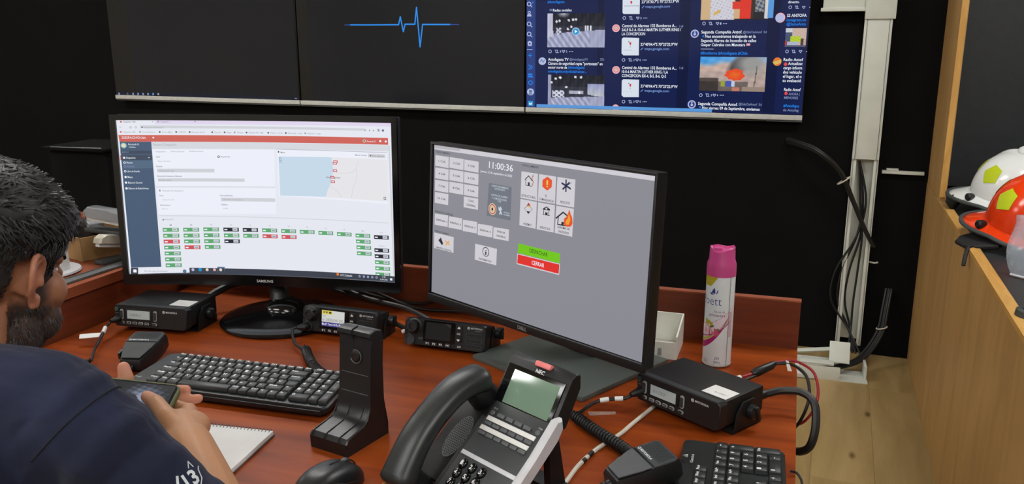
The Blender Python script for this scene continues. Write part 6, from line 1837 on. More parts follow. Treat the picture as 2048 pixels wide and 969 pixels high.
for dx in (0.0, 0.016): flag(t, c, [(0.014 + dx, 1.494 - dx * .4, .791), (0.019 + dx, 1.492 - dx * .4, .791), (0.026 + dx, 1.480 - dx * .4, .777), (0.019 + dx, 1.482 - dx * .4, .776)])
t, c = lead('antenna_cable', 'thick black cable bending from the right radio over the desk edge', [(-0.046, 1.340, .773), (-0.014, 1.370, .775), (0.012, 1.386, .778), (0.042, 1.388, .778), (0.062, 1.372, .768), (0.066, 1.35, .738), (0.060, 1.342, .707), (0.047, 1.355, .689), (0.034, 1.37, .682), (0.02, 1.38, .68)], 0.0066)
g = G(); g.cyl(Vector((-0.052, 1.334, .772)) - c, Vector((-0.016, 1.369, .775)) - c, 0.0085, 0.0075, 14); g.build('connector', 'black', t)
t, c = lead('keyboard_cable', 'thin black keyboard cable going over the right desk edge', [(0.030, 1.168, .748), (0.036, 1.174, .7445), (0.041, 1.165, .7445), (0.046, 1.15, .738), (0.05, 1.13, .70), (0.05, 1.12, .62)], 0.0018)
lead('monitor_cable', 'black cable sagging across the desk from curved to flat monitor', [(-0.96, 1.655, .815), (-0.90, 1.650, .797), (-0.855, 1.655, .782), (-0.815, 1.670, .762), (-0.785, 1.683, .750), (-0.744, 1.686, .7465), (-0.69, 1.682, .752), (-0.60, 1.67, .76)], 0.0034)
lead('monitor_cable', 'black cable along the foot of the back panel toward the flat monitor', [(-1.03, 1.66, .825), (-0.94, 1.650, .795), (-0.87, 1.672, .770), (-0.817, 1.686, .760), (-0.772, 1.689, .758), (-0.722, 1.680, .774), (-0.64, 1.67, .80)], 0.0034)
lead('monitor_cable', 'black cable dropping behind the lit radio from the curved monitor', [(-1.02, 1.64, .80), (-0.95, 1.66, .775), (-0.88, 1.665, .760), (-0.82, 1.662, .752)], 0.0036)
lead('radio_power_cable', 'thick black cable running to the back of the dark radio', [(-0.98, 1.672, .790), (-0.90, 1.655, .772), (-0.85, 1.650, .766), (-0.79, 1.630, .766), (-0.735, 1.585, .772), (-0.69, 1.555, .770), (-0.66, 1.54, .768)], 0.0052)
lead('radio_cable', 'thick black cable arching from the curved monitor to the left radio', [(-0.99, 1.66, .80), (-1.06, 1.655, .805), (-1.135, 1.615, .803), (-1.19, 1.588, .795), (-1.213, 1.556, .785), (-1.222, 1.53, .776)], 0.009)
t, c = lead('adapter_lead', 'short black lead with white end joining the two colour radios', [(-0.760, 1.535, .762), (-0.738, 1.520, .762), (-0.722, 1.510, .764)], 0.005)
sleeve(t, c, (-0.735, 1.512, .755), (-0.718, 1.512, .766), 0.0045, 'label_white', 'white_end')

# ------------------------------------------------------------------ things on the left ledge
LZ = 0.838
pr = thing('paper_roll_stand', 'white paper roll on a pale round base on the left ledge', 'paper roll', (-1.548, 1.412, LZ), 0.0)
g = G(); g.lathe([(0.0, 0.0), (0.066, 0.0), (0.070, 0.003), (0.068, 0.007), (0.0, 0.009)], 36); g.build('base_plate', 'silver_plastic', pr)
g = G(); g.lathe([(0.047, 0.008), (0.040, 0.125), (0.036, 0.127), (0.0, 0.127)], 36); g.build('roll', 'paper', pr)
cb = thing('cardboard_box', 'open brown cardboard box of office bits on the left ledge', 'box', (-1.583, 1.636, LZ), -0.31)
g = G(); g.box((0, 0, 0.002), (0.16, 0.22, 0.004)); g.build('bottom', 'cardboard', cb, 0)
for (cx_, cy_, wx, wy) in ((0, -0.11, 0.16, 0.004), (0, 0.11, 0.16, 0.004), (-0.08, 0, 0.004, 0.22), (0.08, 0, 0.004, 0.22)):
    g = G(); g.box((cx_, cy_, 0.0295), (wx, wy, 0.055)); g.build('side', 'cardboard', cb, 0)
dv = thing('black_tape_dispenser', 'black rounded gadget lying in the cardboard box', 'gadget', (-1.605, 1.60, LZ + 0.005), -0.31)
g = G(); g.prism([(0.045 * math.cos(a), 0.042 + 0.036 * math.sin(a)) for a in [k * 2 * PI / 24 for k in range(24)]], -0.02, 0.02, 'y', bev=0.004); g.build('wheel', 'black_soft', dv)
g = G(); g.rbox((0, 0, 0.012), (0.10, 0.05, 0.018), 0.005); g.build('foot', 'black', dv)
tg_ = thing('red_marker', 'small red cap poking out of the cardboard box', 'marker', (-1.585, 1.70, LZ + 0.005), 0)
g = G(); g.cyl((0, 0, 0), (0.01, 0, 0.09), 0.006); g.build('barrel', 'black', tg_); g = G(); g.cyl((0.01, 0, 0.088), (0.0125, 0, 0.108), 0.0068); g.build('cap', mat('red_plastic', (190, 60, 50), 0.4), tg_)
def stapler(label, loc, rotz, tilt, mtop, scale, nm='stapler', group=None):
    t = thing(nm, label, 'stapler', loc, rotz, group)
    q = scale
    g = G(); g.rbox((0, 0, 0.006 * q), (0.15 * q, 0.036 * q, 0.011 * q), 0.004 * q); g.build('base', mtop if nm == 'hole_punch' else 'darkgrey', t)
    R_ = Matrix.Translation((0.06 * q, 0, 0.022 * q)) @ Matrix.Rotation(tilt, 4, 'Y')
    g = G(); g.rbox((-0.065 * q, 0, 0.004 * q), (0.14 * q, 0.016 * q, 0.012 * q), 0.002 * q); g.xf(R_); g.build('magazine', 'silver', t)
    g = G(); g.prism([(-0.14 * q, 0.008 * q), (-0.138 * q, 0.022 * q), (-0.125 * q, 0.032 * q), (-0.05 * q, 0.034 * q), (0.015 * q, 0.024 * q), (0.02 * q, 0.008 * q)], -0.016 * q, 0.016 * q, 'y', bev=0.005 * q); g.xf(R_); g.build('arm', mtop, t)
    g = G(); g.cyl((0.06 * q, -0.017 * q, 0.022 * q), (0.06 * q, 0.017 * q, 0.022 * q), 0.005 * q); g.build('hinge_pin', 'silver', t)
    return t
M['chrome_grey'] = mat('grey_gloss_plastic', (128, 132, 136), 0.16)
M['beige'] = mat('beige_plastic', (178, 172, 158), 0.4)
stapler('big glossy grey stapler resting on top of the cardboard box', (-1.500, 1.566, LZ + 0.058), -0.10, 0.06, 'chrome_grey', 1.0)
stapler('beige and silver stapler on the ledge in front of the cardboard box', (-1.478, 1.560, LZ), 1.42, 0.22, 'beige', 0.85)
stapler('grey hole punch behind the curved monitor edge', (-1.435, 1.72, LZ), 1.3, 0.2, 'darkgrey', 0.6, 'hole_punch')
rl = thing('metal_ruler', 'flat dark grey ruler along the front edge of the left ledge', 'ruler', (-1.441, 1.45, LZ), 1.53)
g = G(); g.rbox((0, 0, 0.003), (0.26, 0.030, 0.005), 0.001); g.build('blade', 'midgrey', rl); g = G(); g.box((0, 0.010, 0.0058), (0.26, 0.004, 0.001)); g.build('edge_line', 'darkgrey', rl, 0)
bs = thing('black_equipment_box', 'black equipment box at the wall left of the curved monitor', 'equipment box', (-2.46, 2.55, 0), 0.0)
g = G(); g.rbox((0, 0, 0.47), (0.26, 0.22, 0.94), 0.01); g.build('cabinet', 'wall', bs); g = G(); g.rbox((0, -0.01, 0.948), (0.28, 0.25, 0.012), 0.003); g.build('lid', 'wall', bs)
g = G(); g.tube([(-0.1, -0.13, 0.953), (0.13, -0.13, 0.957)], 0.0022, 6); g.build('trim', 'midgrey', bs)

# ------------------------------------------------------------------ helmets on the counter
HZ = 0.762
M['helmet_white'] = mat('white_helmet_shell', (226, 230, 228), 0.16, var=0.02)
M['helmet_orange'] = mat('orange_helmet_shell', (226, 62, 18), 0.16, var=0.04)
M['lime'] = mat('lime_reflective_sticker', (190, 206, 28), 0.35, var=0.03)
M['trim_grey'] = mat('grey_rubber_trim', (62, 68, 68), 0.6)
M['leather'] = mat('black_lining', (20, 21, 23), 0.7)
def dome_pt(a, ph, k=1.0):
    """helmet shell: a round the vertical axis (0 = front), ph from rim to crown"""
    rx, ry, rz = 0.128, 0.152, 0.150
    c = math.cos(ph) ** 0.82
    x, y = rx * c * math.sin(a), ry * c * math.cos(a)
    z = rz * math.sin(ph) ** 0.95
    ridge = 0.010 * math.exp(-(x / 0.014) ** 2) * (math.sin(ph) ** 0.5)
    return Vector((x * k, y * k, z * k + ridge + 0.022))
def helmet(label, loc, rot, shell, extra):
    t = thing('fire_helmet', label, 'helmet', loc, 0, 'fire helmets on the counter', rot=rot)
    g = G(); nu, nv = 48, 16; vs_ = []; fs_ = []
    for k in range(nv):
        for i in range(nu): vs_.append(dome_pt(2 * PI * i / nu, PI / 2 * k / nv))
    vs_.append(dome_pt(0, PI / 2 - 1e-4))
    for k in range(nv - 1):
        for i in range(nu): j = (i + 1) % nu; fs_.append((k * nu + i, k * nu + j, (k + 1) * nu + j, (k + 1) * nu + i))
    for i in range(nu): fs_.append(((nv - 1) * nu + i, (nv - 1) * nu + (i + 1) % nu, nv * nu))
    g.add(vs_, fs_); g.build('shell', shell, t, 50)
    def rim(a, s):
        back = max(0, -math.cos(a)); w = 0.022 + 0.058 * back ** 1.5 + 0.012 * max(0, math.cos(a))
        p = dome_pt(a, 0.0); d_ = Vector((math.sin(a), math.cos(a), 0)); return p + d_ * w * s + Vector((0, 0, -0.020 * s - 0.016 * s * back))
    g = G(); vs_ = []; fs_ = []
    for k in range(5):
        for i in range(nu): vs_.append(rim(2 * PI * i / nu, k / 4))
    for k in range(4):
        for i in range(nu): j = (i + 1) % nu; fs_.append((k * nu + i, k * nu + j, (k + 1) * nu + j, (k + 1) * nu + i))
    g.add(vs_, fs_); b_ = g.build('brim', shell, t, 50); md = b_.modifiers.new('thick', 'SOLIDIFY'); md.thickness = 0.003
    g = G(); g.tube([rim(2 * PI * i / nu, 1.0) for i in range(nu + 1)], 0.0062, 8, caps=False); g.build('brim_trim', 'trim_grey', t)
    g = G(); g.lathe([(0.10, 0.0), (0.108, 0.012), (0.10, 0.03), (0.0, 0.035)], 32, (0, 0, -0.008), sy=1.2); g.build('lining', 'leather', t)
    for a0, ph0, s_ in ((1.72, 0.56, 0.034), (-1.72, 0.56, 0.034), (2.62, 0.62, 0.032), (-2.62, 0.62, 0.032), (0.75, 0.45, 0.030), (-0.75, 0.45, 0.030)):
        g = G(); pent = [(s_ * math.sin(2 * PI * q / 5 + .3) * .95, s_ * math.cos(2 * PI * q / 5 + .3) * 1.1) for q in range(5)]
        vs_ = []; n3 = 0
        c0 = dome_pt(a0, ph0)
        e1 = (dome_pt(a0 + 0.01, ph0) - c0).normalized(); e2 = (dome_pt(a0, ph0 + 0.01) - c0).normalized(); nn = e1.cross(e2).normalized()
        if nn.dot(c0) < 0: nn = -nn
        L_ = 5; ring = []
        def surf(u, v):
            return dome_pt(a0 + u / (0.13 * max(0.3, math.cos(ph0) ** 0.82)), ph0 + v / 0.14) + nn * 0.0012
        for q in range(5):
            for w in range(L_):
                f = w / L_; u = pent[q][0] * (1 - f) + pent[(q + 1) % 5][0] * f; v = pent[q][1] * (1 - f) + pent[(q + 1) % 5][1] * f; ring.append((u, v))
        N = len(ring); vs_ = [surf(u * k_, v * k_) for k_ in (1.0, 0.66, 0.33) for u, v in ring] + [surf(0, 0)]
        fs_ = [(k_ * N + i, k_ * N + (i + 1) % N, (k_ + 1) * N + (i + 1) % N, (k_ + 1) * N + i) for k_ in range(2) for i in range(N)] + [(2 * N + i, 2 * N + (i + 1) % N, 3 * N) for i in range(N)]
        g.add(vs_, fs_); g.build('reflective_sticker', 'lime', t, 50)
    for a0 in (PI / 2 + 0.35, -PI / 2 - 0.35):
        p = rim(a0, 0.55) + Vector((0, 0, 0.008)); g = G(); g.lathe([(0.011, -0.012), (0.013, -0.006), (0.013, 0.008), (0.009, 0.012), (0, 0.012)], 14, p, 'x'); g.build('visor_knob', 'black_soft', t)
    extra(t, rim); return t
def ex_white(t, rim):
    g = G(); g.ell(dome_pt(0, PI / 2) + Vector((0, 0, -0.004)), (0.028, 0.034, 0.020)); g.build('crown_cap', 'helmet_white', t)
    g = G(); g.prism([(-0.035, 0.0), (0.035, 0.0), (0.03, 0.07), (0.0, 0.095), (-0.03, 0.07)], 0, 0.006, 'y', bev=0.0015); g.xf(Matrix.Translation((0, 0.128, 0.09)) @ Matrix.Rotation(0.5, 4, 'X')); g.build('front_shield', mat('dark_brown_leather', (62, 48, 38), 0.5), t)
    g = G(); g.tube([rim(PI * 0.72, 0.7) + Vector((0, 0, -0.01)), rim(PI * 0.74, 0.75) + Vector((0.0, 0, -0.035)), rim(PI * 0.78, 0.6) + Vector((0, 0, -0.045))], [0.02, 0.024, 0.012], 10, smooth=3); g.build('ear_flap', 'leather', t)
def ex_orange(t, rim):
    pass
helmet('white fire helmet with lime pentagon stickers behind the orange one', (0.712, 3.17, HZ + 0.035), (-0.13, 0.0, -2.51), 'helmet_white', ex_white)
oh = helmet('orange fire helmet with lime pentagon stickers on the slate counter', (0.668, 2.68, HZ + 0.036), (-0.15, 0.0, -2.67), 'helmet_orange', ex_orange)
ef = thing('ear_flap_strap', 'black ear flap and strap hanging from the orange helmet over the counter edge', 'strap', (0.520, 2.66, HZ + 0.006), 0.2)
g = G(); g.prism([(-0.052, -0.030), (-0.030, -0.062), (0.02, -0.085), (0.045, -0.06), (0.05, 0.05), (0.02, 0.08), (-0.03, 0.062), (-0.055, 0.025)], 0.0, 0.014, 'z', bev=0.004); g.xf(Matrix.Rotation(-0.18, 4, 'Y')); g.build('flap', 'leather', ef)
g = G(); g.tube([(-0.040, -0.050, 0.004), (-0.054, -0.066, 0.0), (-0.066, -0.085, -0.018), (-0.074, -0.100, -0.040)], 0.0055, 6, smooth=3); g.build('strap', 'leather', ef)
fs__ = thing('face_shield', 'clear plastic face shield propped against the orange helmet', 'face shield', (0.625, 2.345, HZ), 0.0)
cm = mat('clear_visor_plastic', (190, 202, 214), 0.08, alpha=0.38)
g = G(); vs_ = []; fs_ = []
for k in range(9):
    for i in range(17):
        u = i / 16; v = k / 8; w = 0.5 + 0.5 * (1 - (1 - v) ** 3) * 0 + 0.5
        x = (u - 0.5) * 0.20 * (0.82 + 0.18 * math.sin(PI * min(1, v * 1.1 + .1))); y = -0.05 * (1 - (2 * u - 1) ** 2) + 0.045 * v; vs_.append((x, y, 0.002 + 0.155 * v - 0.012 * (2 * u - 1) ** 2 * v))
for k in range(8):
    for i in range(16): fs_.append((k * 17 + i, k * 17 + i + 1, (k + 1) * 17 + i + 1, (k + 1) * 17 + i))
g.add(vs_, fs_); o = g.build('visor', cm, fs__, 60); md = o.modifiers.new('thick', 'SOLIDIFY'); md.thickness = 0.002
g = G(); g.tube([Vector(vs_[i]) for i in range(17)], 0.003, 6); g.build('visor_edge', 'silver_plastic', fs__)
rg = thing('black_ring_holder', 'dark grey ring holder at the near edge of the counter', 'holder', (0.507, 1.975, HZ), 0.0)
g = G(); g.lathe([(0.020, 0.0), (0.034, 0.0), (0.036, 0.006), (0.034, 0.02), (0.028, 0.024), (0.022, 0.02), (0.020, 0.004)], 30); g.build('ring', 'trim_grey', rg); g = G(); g.lathe([(0, 0.001), (0.0205, 0.001), (0.0205, 0.004), (0, 0.004)], 24); g.build('ring_floor', 'groove', rg)
# ================================================================== the seated person
from mathutils import noise as mnoise
def remesh(g, voxel, smooth_it, name):
    me = bpy.data.meshes.new(name + '_raw'); me.from_pydata(g.v, [], g.f)
    ob = bpy.data.objects.new(name + '_raw', me); COL.objects.link(ob)
    bm = bmesh.new(); bm.from_mesh(me); bmesh.ops.recalc_face_normals(bm, faces=bm.faces[:]); bm.to_mesh(me); bm.free()
    r = ob.modifiers.new('r', 'REMESH'); r.mode = 'VOXEL'; r.voxel_size = voxel; r.use_smooth_shade = True
    if smooth_it:
        s = ob.modifiers.new('s', 'SMOOTH'); s.factor = 0.5; s.iterations = smooth_it
    dg = bpy.context.evaluated_depsgraph_get(); out = bpy.data.meshes.new_from_object(ob.evaluated_get(dg))
    bpy.data.objects.remove(ob); bpy.data.meshes.remove(me)
    out.name = name; out.polygons.foreach_set('use_smooth', [True] * len(out.polygons)); return out

ps = thing('person', 'person in a navy t-shirt bent over a phone at the left of the desk', 'person', (-0.97, 0.60, 0.0))
PO = Vector(ps.location)
HC = Vector((-0.981, 0.801, 1.052))
HM = Matrix.Translation(HC) @ Matrix.Rotation(0.10, 4, 'Z') @ Matrix.Rotation(-0.24, 4, 'X') @ Matrix.Rotation(0.04, 4, 'Y')
S_R = Vector((-0.795, 0.735, 0.905)); E_R = Vector((-0.602, 0.755, 0.728)); W_R = Vector((-0.760, 0.884, 0.798))
S_L = Vector((-1.165, 0.715, 0.900)); E_L = Vector((-1.20, 0.84, 0.755)); W_L = Vector((-1.035, 0.945, 0.783))

g = G()
# trunk and legs
g.ell((-0.97, 0.60, 0.58), (0.145, 0.105, 0.15)); g.ell((-0.975, 0.65, 0.78), (0.165, 0.11, 0.17))
g.capsule(S_L, S_R, 0.055, 0.055); g.capsule((-0.985, 0.71, 0.945), S_R + Vector((-0.03, 0, 0.015)), 0.05, 0.045); g.capsule((-0.985, 0.71, 0.945), S_L + Vector((0.03, 0, 0.015)), 0.05, 0.045)
for sx in (-1, 1):
    hx = -0.97 + sx * 0.085
    g.capsule((hx, 0.60, 0.50), (hx + sx * .02, 1.00, 0.53), 0.075, 0.055); g.capsule((hx + sx * .02, 1.00, 0.53), (hx + sx * .02, 0.98, 0.09), 0.05, 0.035); g.capsule((hx + sx * .02, 0.96, 0.04), (hx + sx * .03, 1.12, 0.035), 0.036, 0.03)
# arms
g.capsule(S_R, E_R, 0.050, 0.043); g.capsule(E_R, E_R.lerp(W_R, 0.35), 0.046, 0.047); g.capsule(E_R.lerp(W_R, 0.3), W_R, 0.0475, 0.034)
g.capsule(S_L, E_L, 0.050, 0.042); g.capsule(E_L, W_L, 0.042, 0.028)
# right hand: palm, curled fingers under the phone, thumb on the screen
KR = [Vector(p) for p in ((-0.823, 0.964, 0.807), (-0.838, 0.948, 0.798), (-0.850, 0.930, 0.792), (-0.858, 0.912, 0.788))]
pc = Vector((-0.800, 0.912, 0.808))
for k, p in enumerate(KR): g.capsule(W_R.lerp(pc, 0.15 + .1 * k), p, 0.022 if k < 3 else 0.018, 0.0135 - .0012 * k)
g.ell((-0.797, 0.917, 0.806), (0.040, 0.037, 0.024), rot=Matrix.Rotation(0.75, 3, 'Z')); g.capsule(W_R, (-0.800, 0.918, 0.806), 0.033, 0.028)
for k, p in enumerate(KR):
    q1 = p + Vector((-0.022, 0.022, -0.008)) * (1 - .08 * k); q2 = q1 + Vector((-0.022, 0.0, 0.004)); q3 = q2 + Vector((-0.016, -0.012, 0.008))
    g.capsule(p, q1, 0.0105 - .0006 * k, 0.0095 - .0006 * k); g.capsule(q1, q2, 0.0092 - .0006 * k, 0.0085 - .0006 * k); g.capsule(q2, q3, 0.0085 - .0006 * k, 0.0072 - .0006 * k)
TR = [Vector(p) for p in ((-0.785, 0.895, 0.812), (-0.812, 0.905, 0.826), (-0.842, 0.922, 0.8365), (-0.868, 0.934, 0.8375))]
g.capsule(TR[0], TR[1], 0.0195, 0.0155); g.capsule(TR[1], TR[2], 0.0145, 0.0118); g.capsule(TR[2], TR[3], 0.0115, 0.0092)
# left hand: palm under the phone, two fingertips beyond it, thumb raised
g.ell((-0.985, 0.968, 0.792), (0.044, 0.036, 0.017), rot=Matrix.Rotation(0.45, 3, 'Z'))
KL = [Vector(p) for p in ((-0.955, 1.008, 0.803), (-0.945, 0.990, 0.796), (-0.942, 0.972, 0.791), (-0.945, 0.955, 0.788))]
for k, p in enumerate(KL): g.capsule(W_L.lerp(Vector((-0.985, 0.968, 0.792)), 0.3), p, 0.02, 0.0125 - .0008 * k)
LT = [((-0.925, 1.014, 0.806), (-0.897, 1.016, 0.809), (-0.871, 1.020, 0.812)), ((-0.912, 0.998, 0.796), (-0.878, 1.007, 0.797), (-0.850, 1.021, 0.800)),
      ((-0.912, 0.975, 0.790), (-0.890, 0.976, 0.790), (-0.872, 0.976, 0.792)), ((-0.920, 0.955, 0.788), (-0.900, 0.953, 0.788), (-0.886, 0.952, 0.790))]
for k, (p, q) in enumerate(zip(KL, LT)):
    a, b_, c = (Vector(v) for v in q); g.capsule(p, a, 0.0105 - .0006 * k, 0.0096 - .0006 * k); g.capsule(a, b_, 0.0096 - .0006 * k, 0.0090 - .0006 * k); g.capsule(b_, c, 0.0090 - .0006 * k, 0.0082 - .0006 * k)
TL = [Vector(p) for p in ((-0.990, 0.965, 0.798), (-0.962, 0.975, 0.818), (-0.948, 0.982, 0.834), (-0.956, 0.987, 0.851))]
g.capsule(TL[0], TL[1], 0.019, 0.0145); g.capsule(TL[1], TL[2], 0.0135, 0.0120); g.capsule(TL[2], TL[3], 0.0118, 0.0098)
# neck and head
h = G()
h.capsule((0, -0.045, -0.15), (0, -0.022, -0.06), 0.062, 0.060); h.capsule((0, -0.045, -0.15), (0, -0.07, -0.20), 0.062, 0.07)
h.ell((0, -0.010, 0.028), (0.0755, 0.096, 0.090)); h.ell((0, 0.022, -0.028), (0.071, 0.074, 0.080)); h.ell((0, 0.034, -0.072), (0.062, 0.054, 0.050))
h.ell((0, 0.062, -0.100), (0.026, 0.024, 0.021)); h.ell((0, 0.072, 0.020), (0.052, 0.024, 0.018)); h.ell((0, 0.082, 0.052), (0.045, 0.02, 0.03))
h.capsule((0, 0.088, 0.012), (0, 0.104, -0.022), 0.009, 0.012); h.ell((0, 0.097, -0.028), (0.018, 0.012, 0.010))
for sx in (-1, 1):
    h.ell((sx * 0.046, 0.054, -0.022), (0.027, 0.026, 0.028)); h.ell((sx * 0.048, 0.050, -0.060), (0.022, 0.026, 0.03)); h.ell((sx * 0.031, 0.083, 0.0), (0.014, 0.010, 0.010)); h.ell((sx * 0.055, 0.01, -0.075), (0.016, 0.03, 0.03))
    # ear: helix, antihelix, lobe, bowl
    ea = [(0.070, 0.012, -0.006), (0.078, 0.010, 0.014), (0.083, 0.002, 0.027), (0.088, -0.012, 0.033), (0.094, -0.026, 0.026), (0.097, -0.031, 0.008), (0.094, -0.027, -0.010), (0.087, -0.017, -0.024), (0.081, -0.006, -0.033), (0.075, 0.004, -0.030)]
    pts = spline([(sx * (0.07 + (a - 0.07) * 0.9), b_ * 0.9, c * 0.9) for a, b_, c in ea], 4); h.tube(pts, [0.0045] * len(pts), 8)
    h.capsule((sx * 0.080, -0.005, -0.026), (sx * 0.079, -0.004, -0.034), 0.0075, 0.0072)
    h.tube(spline([(sx * 0.083, -0.004, 0.022), (sx * 0.088, -0.017, 0.014), (sx * 0.0885, -0.020, -0.002), (sx * 0.083, -0.012, -0.018)], 4), 0.0034, 8)
    h.ell((sx * 0.0705, -0.010, 0.002), (0.0050, 0.020, 0.027), rot=Matrix.Rotation(-sx * 0.30, 3, 'Z')); h.ell((sx * 0.077, 0.007, -0.006), (0.005, 0.005, 0.008))
h.capsule((-0.020, 0.089, -0.058), (0.020, 0.089, -0.058), 0.0065, 0.0065); h.capsule((-0.016, 0.087, -0.068), (0.016, 0.087, -0.068), 0.007, 0.007)
h.xf(HM); g.add(h.v, h.f)
g.xf(Matrix.Translation(-PO))
body_me = remesh(g, 0.0027, 5, 'body')
# skin colour with beard shadow and pink fingertips as a colour attribute
HI = HM.inverted()
at_ = body_me.color_attributes.new('Col', 'FLOAT_COLOR', 'POINT')
sk = lin((186, 134, 96)); sk_shaded = lin((160, 108, 80)); bd = lin((40, 31, 28)); pk = lin((214, 140, 118)); lip = lin((150, 90, 80))
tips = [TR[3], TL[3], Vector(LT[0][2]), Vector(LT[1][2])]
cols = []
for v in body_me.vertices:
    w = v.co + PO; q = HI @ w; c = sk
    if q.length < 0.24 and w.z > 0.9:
        k = min(1, max(0, (w.z - 0.92) / 0.08)); c = tuple(a * (1 - k) + b_ * k for a, b_ in zip(sk, sk_shaded))  # face and neck fade to a darker skin tone, their shade painted in
        # beard along jaw, chin and upper lip; sideburn in front of the ear
        m = 0.0
        thr = -0.022 - 0.30 * max(0, q.y - 0.025)
        if q.y > -0.022 and q.z < thr: m = max(m, min(1, (thr - q.z) / 0.018))
        if q.y > -0.004 and q.y < 0.040 and q.z > -0.06 and abs(q.x) > 0.05: m = max(m, min(1, 1.25 - abs(q.y - 0.018) / 0.020))
        if q.z < -0.118: m *= max(0, 1 - (-0.118 - q.z) / 0.03)
        if abs(q.x) < 0.024 and q.y > 0.084 and -0.072 < q.z < -0.052: m = 0.1; c = lip
        if abs(q.x) > 0.074: m *= 0.15
        n_ = 0.5 + 0.5 * mnoise.noise(q * 220)
        m = max(0, min(1, m * (0.75 + 0.5 * n_))) * 0.92
        c = tuple(a * (1 - m) + b_ * m for a, b_ in zip(c, bd))
        if abs(q.x) > 0.076 and q.y < 0.02:
            c = tuple(a * 0.65 + b_ * 0.35 for a, b_ in zip(sk_shaded, pk))
    else:
        d_ = min((w - t_).length for t_ in tips)
        if d_ < 0.028: k = 1 - d_ / 0.028; c = tuple(a * (1 - k) + b_ * k for a, b_ in zip(c, pk))
    cols += list(c) + [1]
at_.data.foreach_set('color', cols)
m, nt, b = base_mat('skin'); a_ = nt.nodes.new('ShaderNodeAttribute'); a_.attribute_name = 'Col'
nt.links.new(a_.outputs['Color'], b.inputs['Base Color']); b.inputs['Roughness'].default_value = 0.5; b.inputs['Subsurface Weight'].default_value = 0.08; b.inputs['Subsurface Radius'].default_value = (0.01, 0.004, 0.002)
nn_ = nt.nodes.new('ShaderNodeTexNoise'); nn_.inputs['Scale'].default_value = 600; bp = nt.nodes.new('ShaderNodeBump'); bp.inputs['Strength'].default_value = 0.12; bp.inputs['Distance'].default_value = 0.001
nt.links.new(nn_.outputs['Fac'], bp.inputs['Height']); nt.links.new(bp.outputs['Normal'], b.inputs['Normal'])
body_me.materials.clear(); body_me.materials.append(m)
bo = bpy.data.objects.new('body', body_me); COL.objects.link(bo); bo.parent = ps
# eyes
for sx in (-1, 1):
    g = G(); g.ell((sx * 0.031, 0.078, 0.002), (0.011, 0.011, 0.010)); g.xf(Matrix.Translation(-PO) @ HM); g.build('eye', 'paper', ps)
    g = G(); g.tube(spline([(sx * 0.014, 0.098, 0.022), (sx * 0.032, 0.094, 0.028), (sx * 0.048, 0.080, 0.022)], 4), 0.0035, 6); g.xf(Matrix.Translation(-PO) @ HM); g.build('eyebrow', mat('eyebrow_hair', (26, 22, 20), 0.7), ps)

# t-shirt
g = G()
g.ell((-0.97, 0.60, 0.60), (0.165, 0.125, 0.17)); g.ell((-0.975, 0.648, 0.78), (0.188, 0.130, 0.185))
g.capsule(S_L, S_R, 0.066, 0.062); g.capsule((-0.985, 0.705, 0.940), S_R + Vector((-0.03, 0, 0.018)), 0.062, 0.055); g.capsule((-0.985, 0.705, 0.940), S_L + Vector((0.03, 0, 0.018)), 0.062, 0.055)
dR = (E_R - S_R).normalized(); dL = (E_L - S_L).normalized()
g.capsule(S_R, S_R.lerp(E_R, 0.4), 0.062, 0.058); g.tube([S_R, S_R.lerp(E_R, 0.5), S_R.lerp(E_R, 0.78)], [0.062, 0.058, 0.058], 24)
g.capsule(S_L, S_L.lerp(E_L, 0.4), 0.066, 0.064); g.tube([S_L, S_L.lerp(E_L, 0.5), S_L.lerp(E_L, 0.93)], [0.066, 0.066, 0.064], 24)
g.capsule(S_R + Vector((-0.09, -0.03, -0.10)), S_R, 0.075, 0.062)
g.xf(Matrix.Translation(-PO))
shirt_me = remesh(g, 0.0055, 6, 'shirt')
nrm = [v.normal.copy() for v in shirt_me.vertices]
arm0 = S_R - PO; armd = (E_R - S_R)
for v, n_ in zip(shirt_me.vertices, nrm):
    p = v.co
    t_ = (p - arm0).dot(armd) / armd.length_squared
    d_ = 0.0045 * mnoise.noise(Vector((p.x * 9, p.y * 14, p.z * 11)))
    if t_ > -0.1: d_ += 0.007 * mnoise.noise(Vector((t_ * 7.0, (p.z - p.y) * 6, p.x * 3))) + 0.0022 * mnoise.noise(Vector((t_ * 18, p.z * 10, p.y * 8)))
    else: d_ += 0.006 * mnoise.noise(Vector((p.x * 6 + p.z * 8, p.y * 5, p.z * 16)))
    v.co = p + n_ * d_
m, nt, b = base_mat('navy_cotton')
tc = nt.nodes.new('ShaderNodeTexCoord'); n1 = nt.nodes.new('ShaderNodeTexNoise'); n1.inputs['Scale'].default_value = 14; n1.inputs['Detail'].default_value = 6
rp = nt.nodes.new('ShaderNodeValToRGB'); rp.color_ramp.elements[0].color = lin((27, 31, 50)) + (1,); rp.color_ramp.elements[1].color = lin((38, 43, 66)) + (1,); rp.color_ramp.elements[0].position = .35; rp.color_ramp.elements[1].position = .65
nt.links.new(tc.outputs['Object'], n1.inputs['Vector']); nt.links.new(n1.outputs['Fac'], rp.inputs['Fac']); nt.links.new(rp.outputs['Color'], b.inputs['Base Color'])
n2 = nt.nodes.new('ShaderNodeTexNoise'); n2.inputs['Scale'].default_value = 900; bp = nt.nodes.new('ShaderNodeBump'); bp.inputs['Strength'].default_value = 0.3; bp.inputs['Distance'].default_value = 0.001
nt.links.new(tc.outputs['Object'], n2.inputs['Vector']); nt.links.new(n2.outputs['Fac'], bp.inputs['Height']); nt.links.new(bp.outputs['Normal'], b.inputs['Normal'])
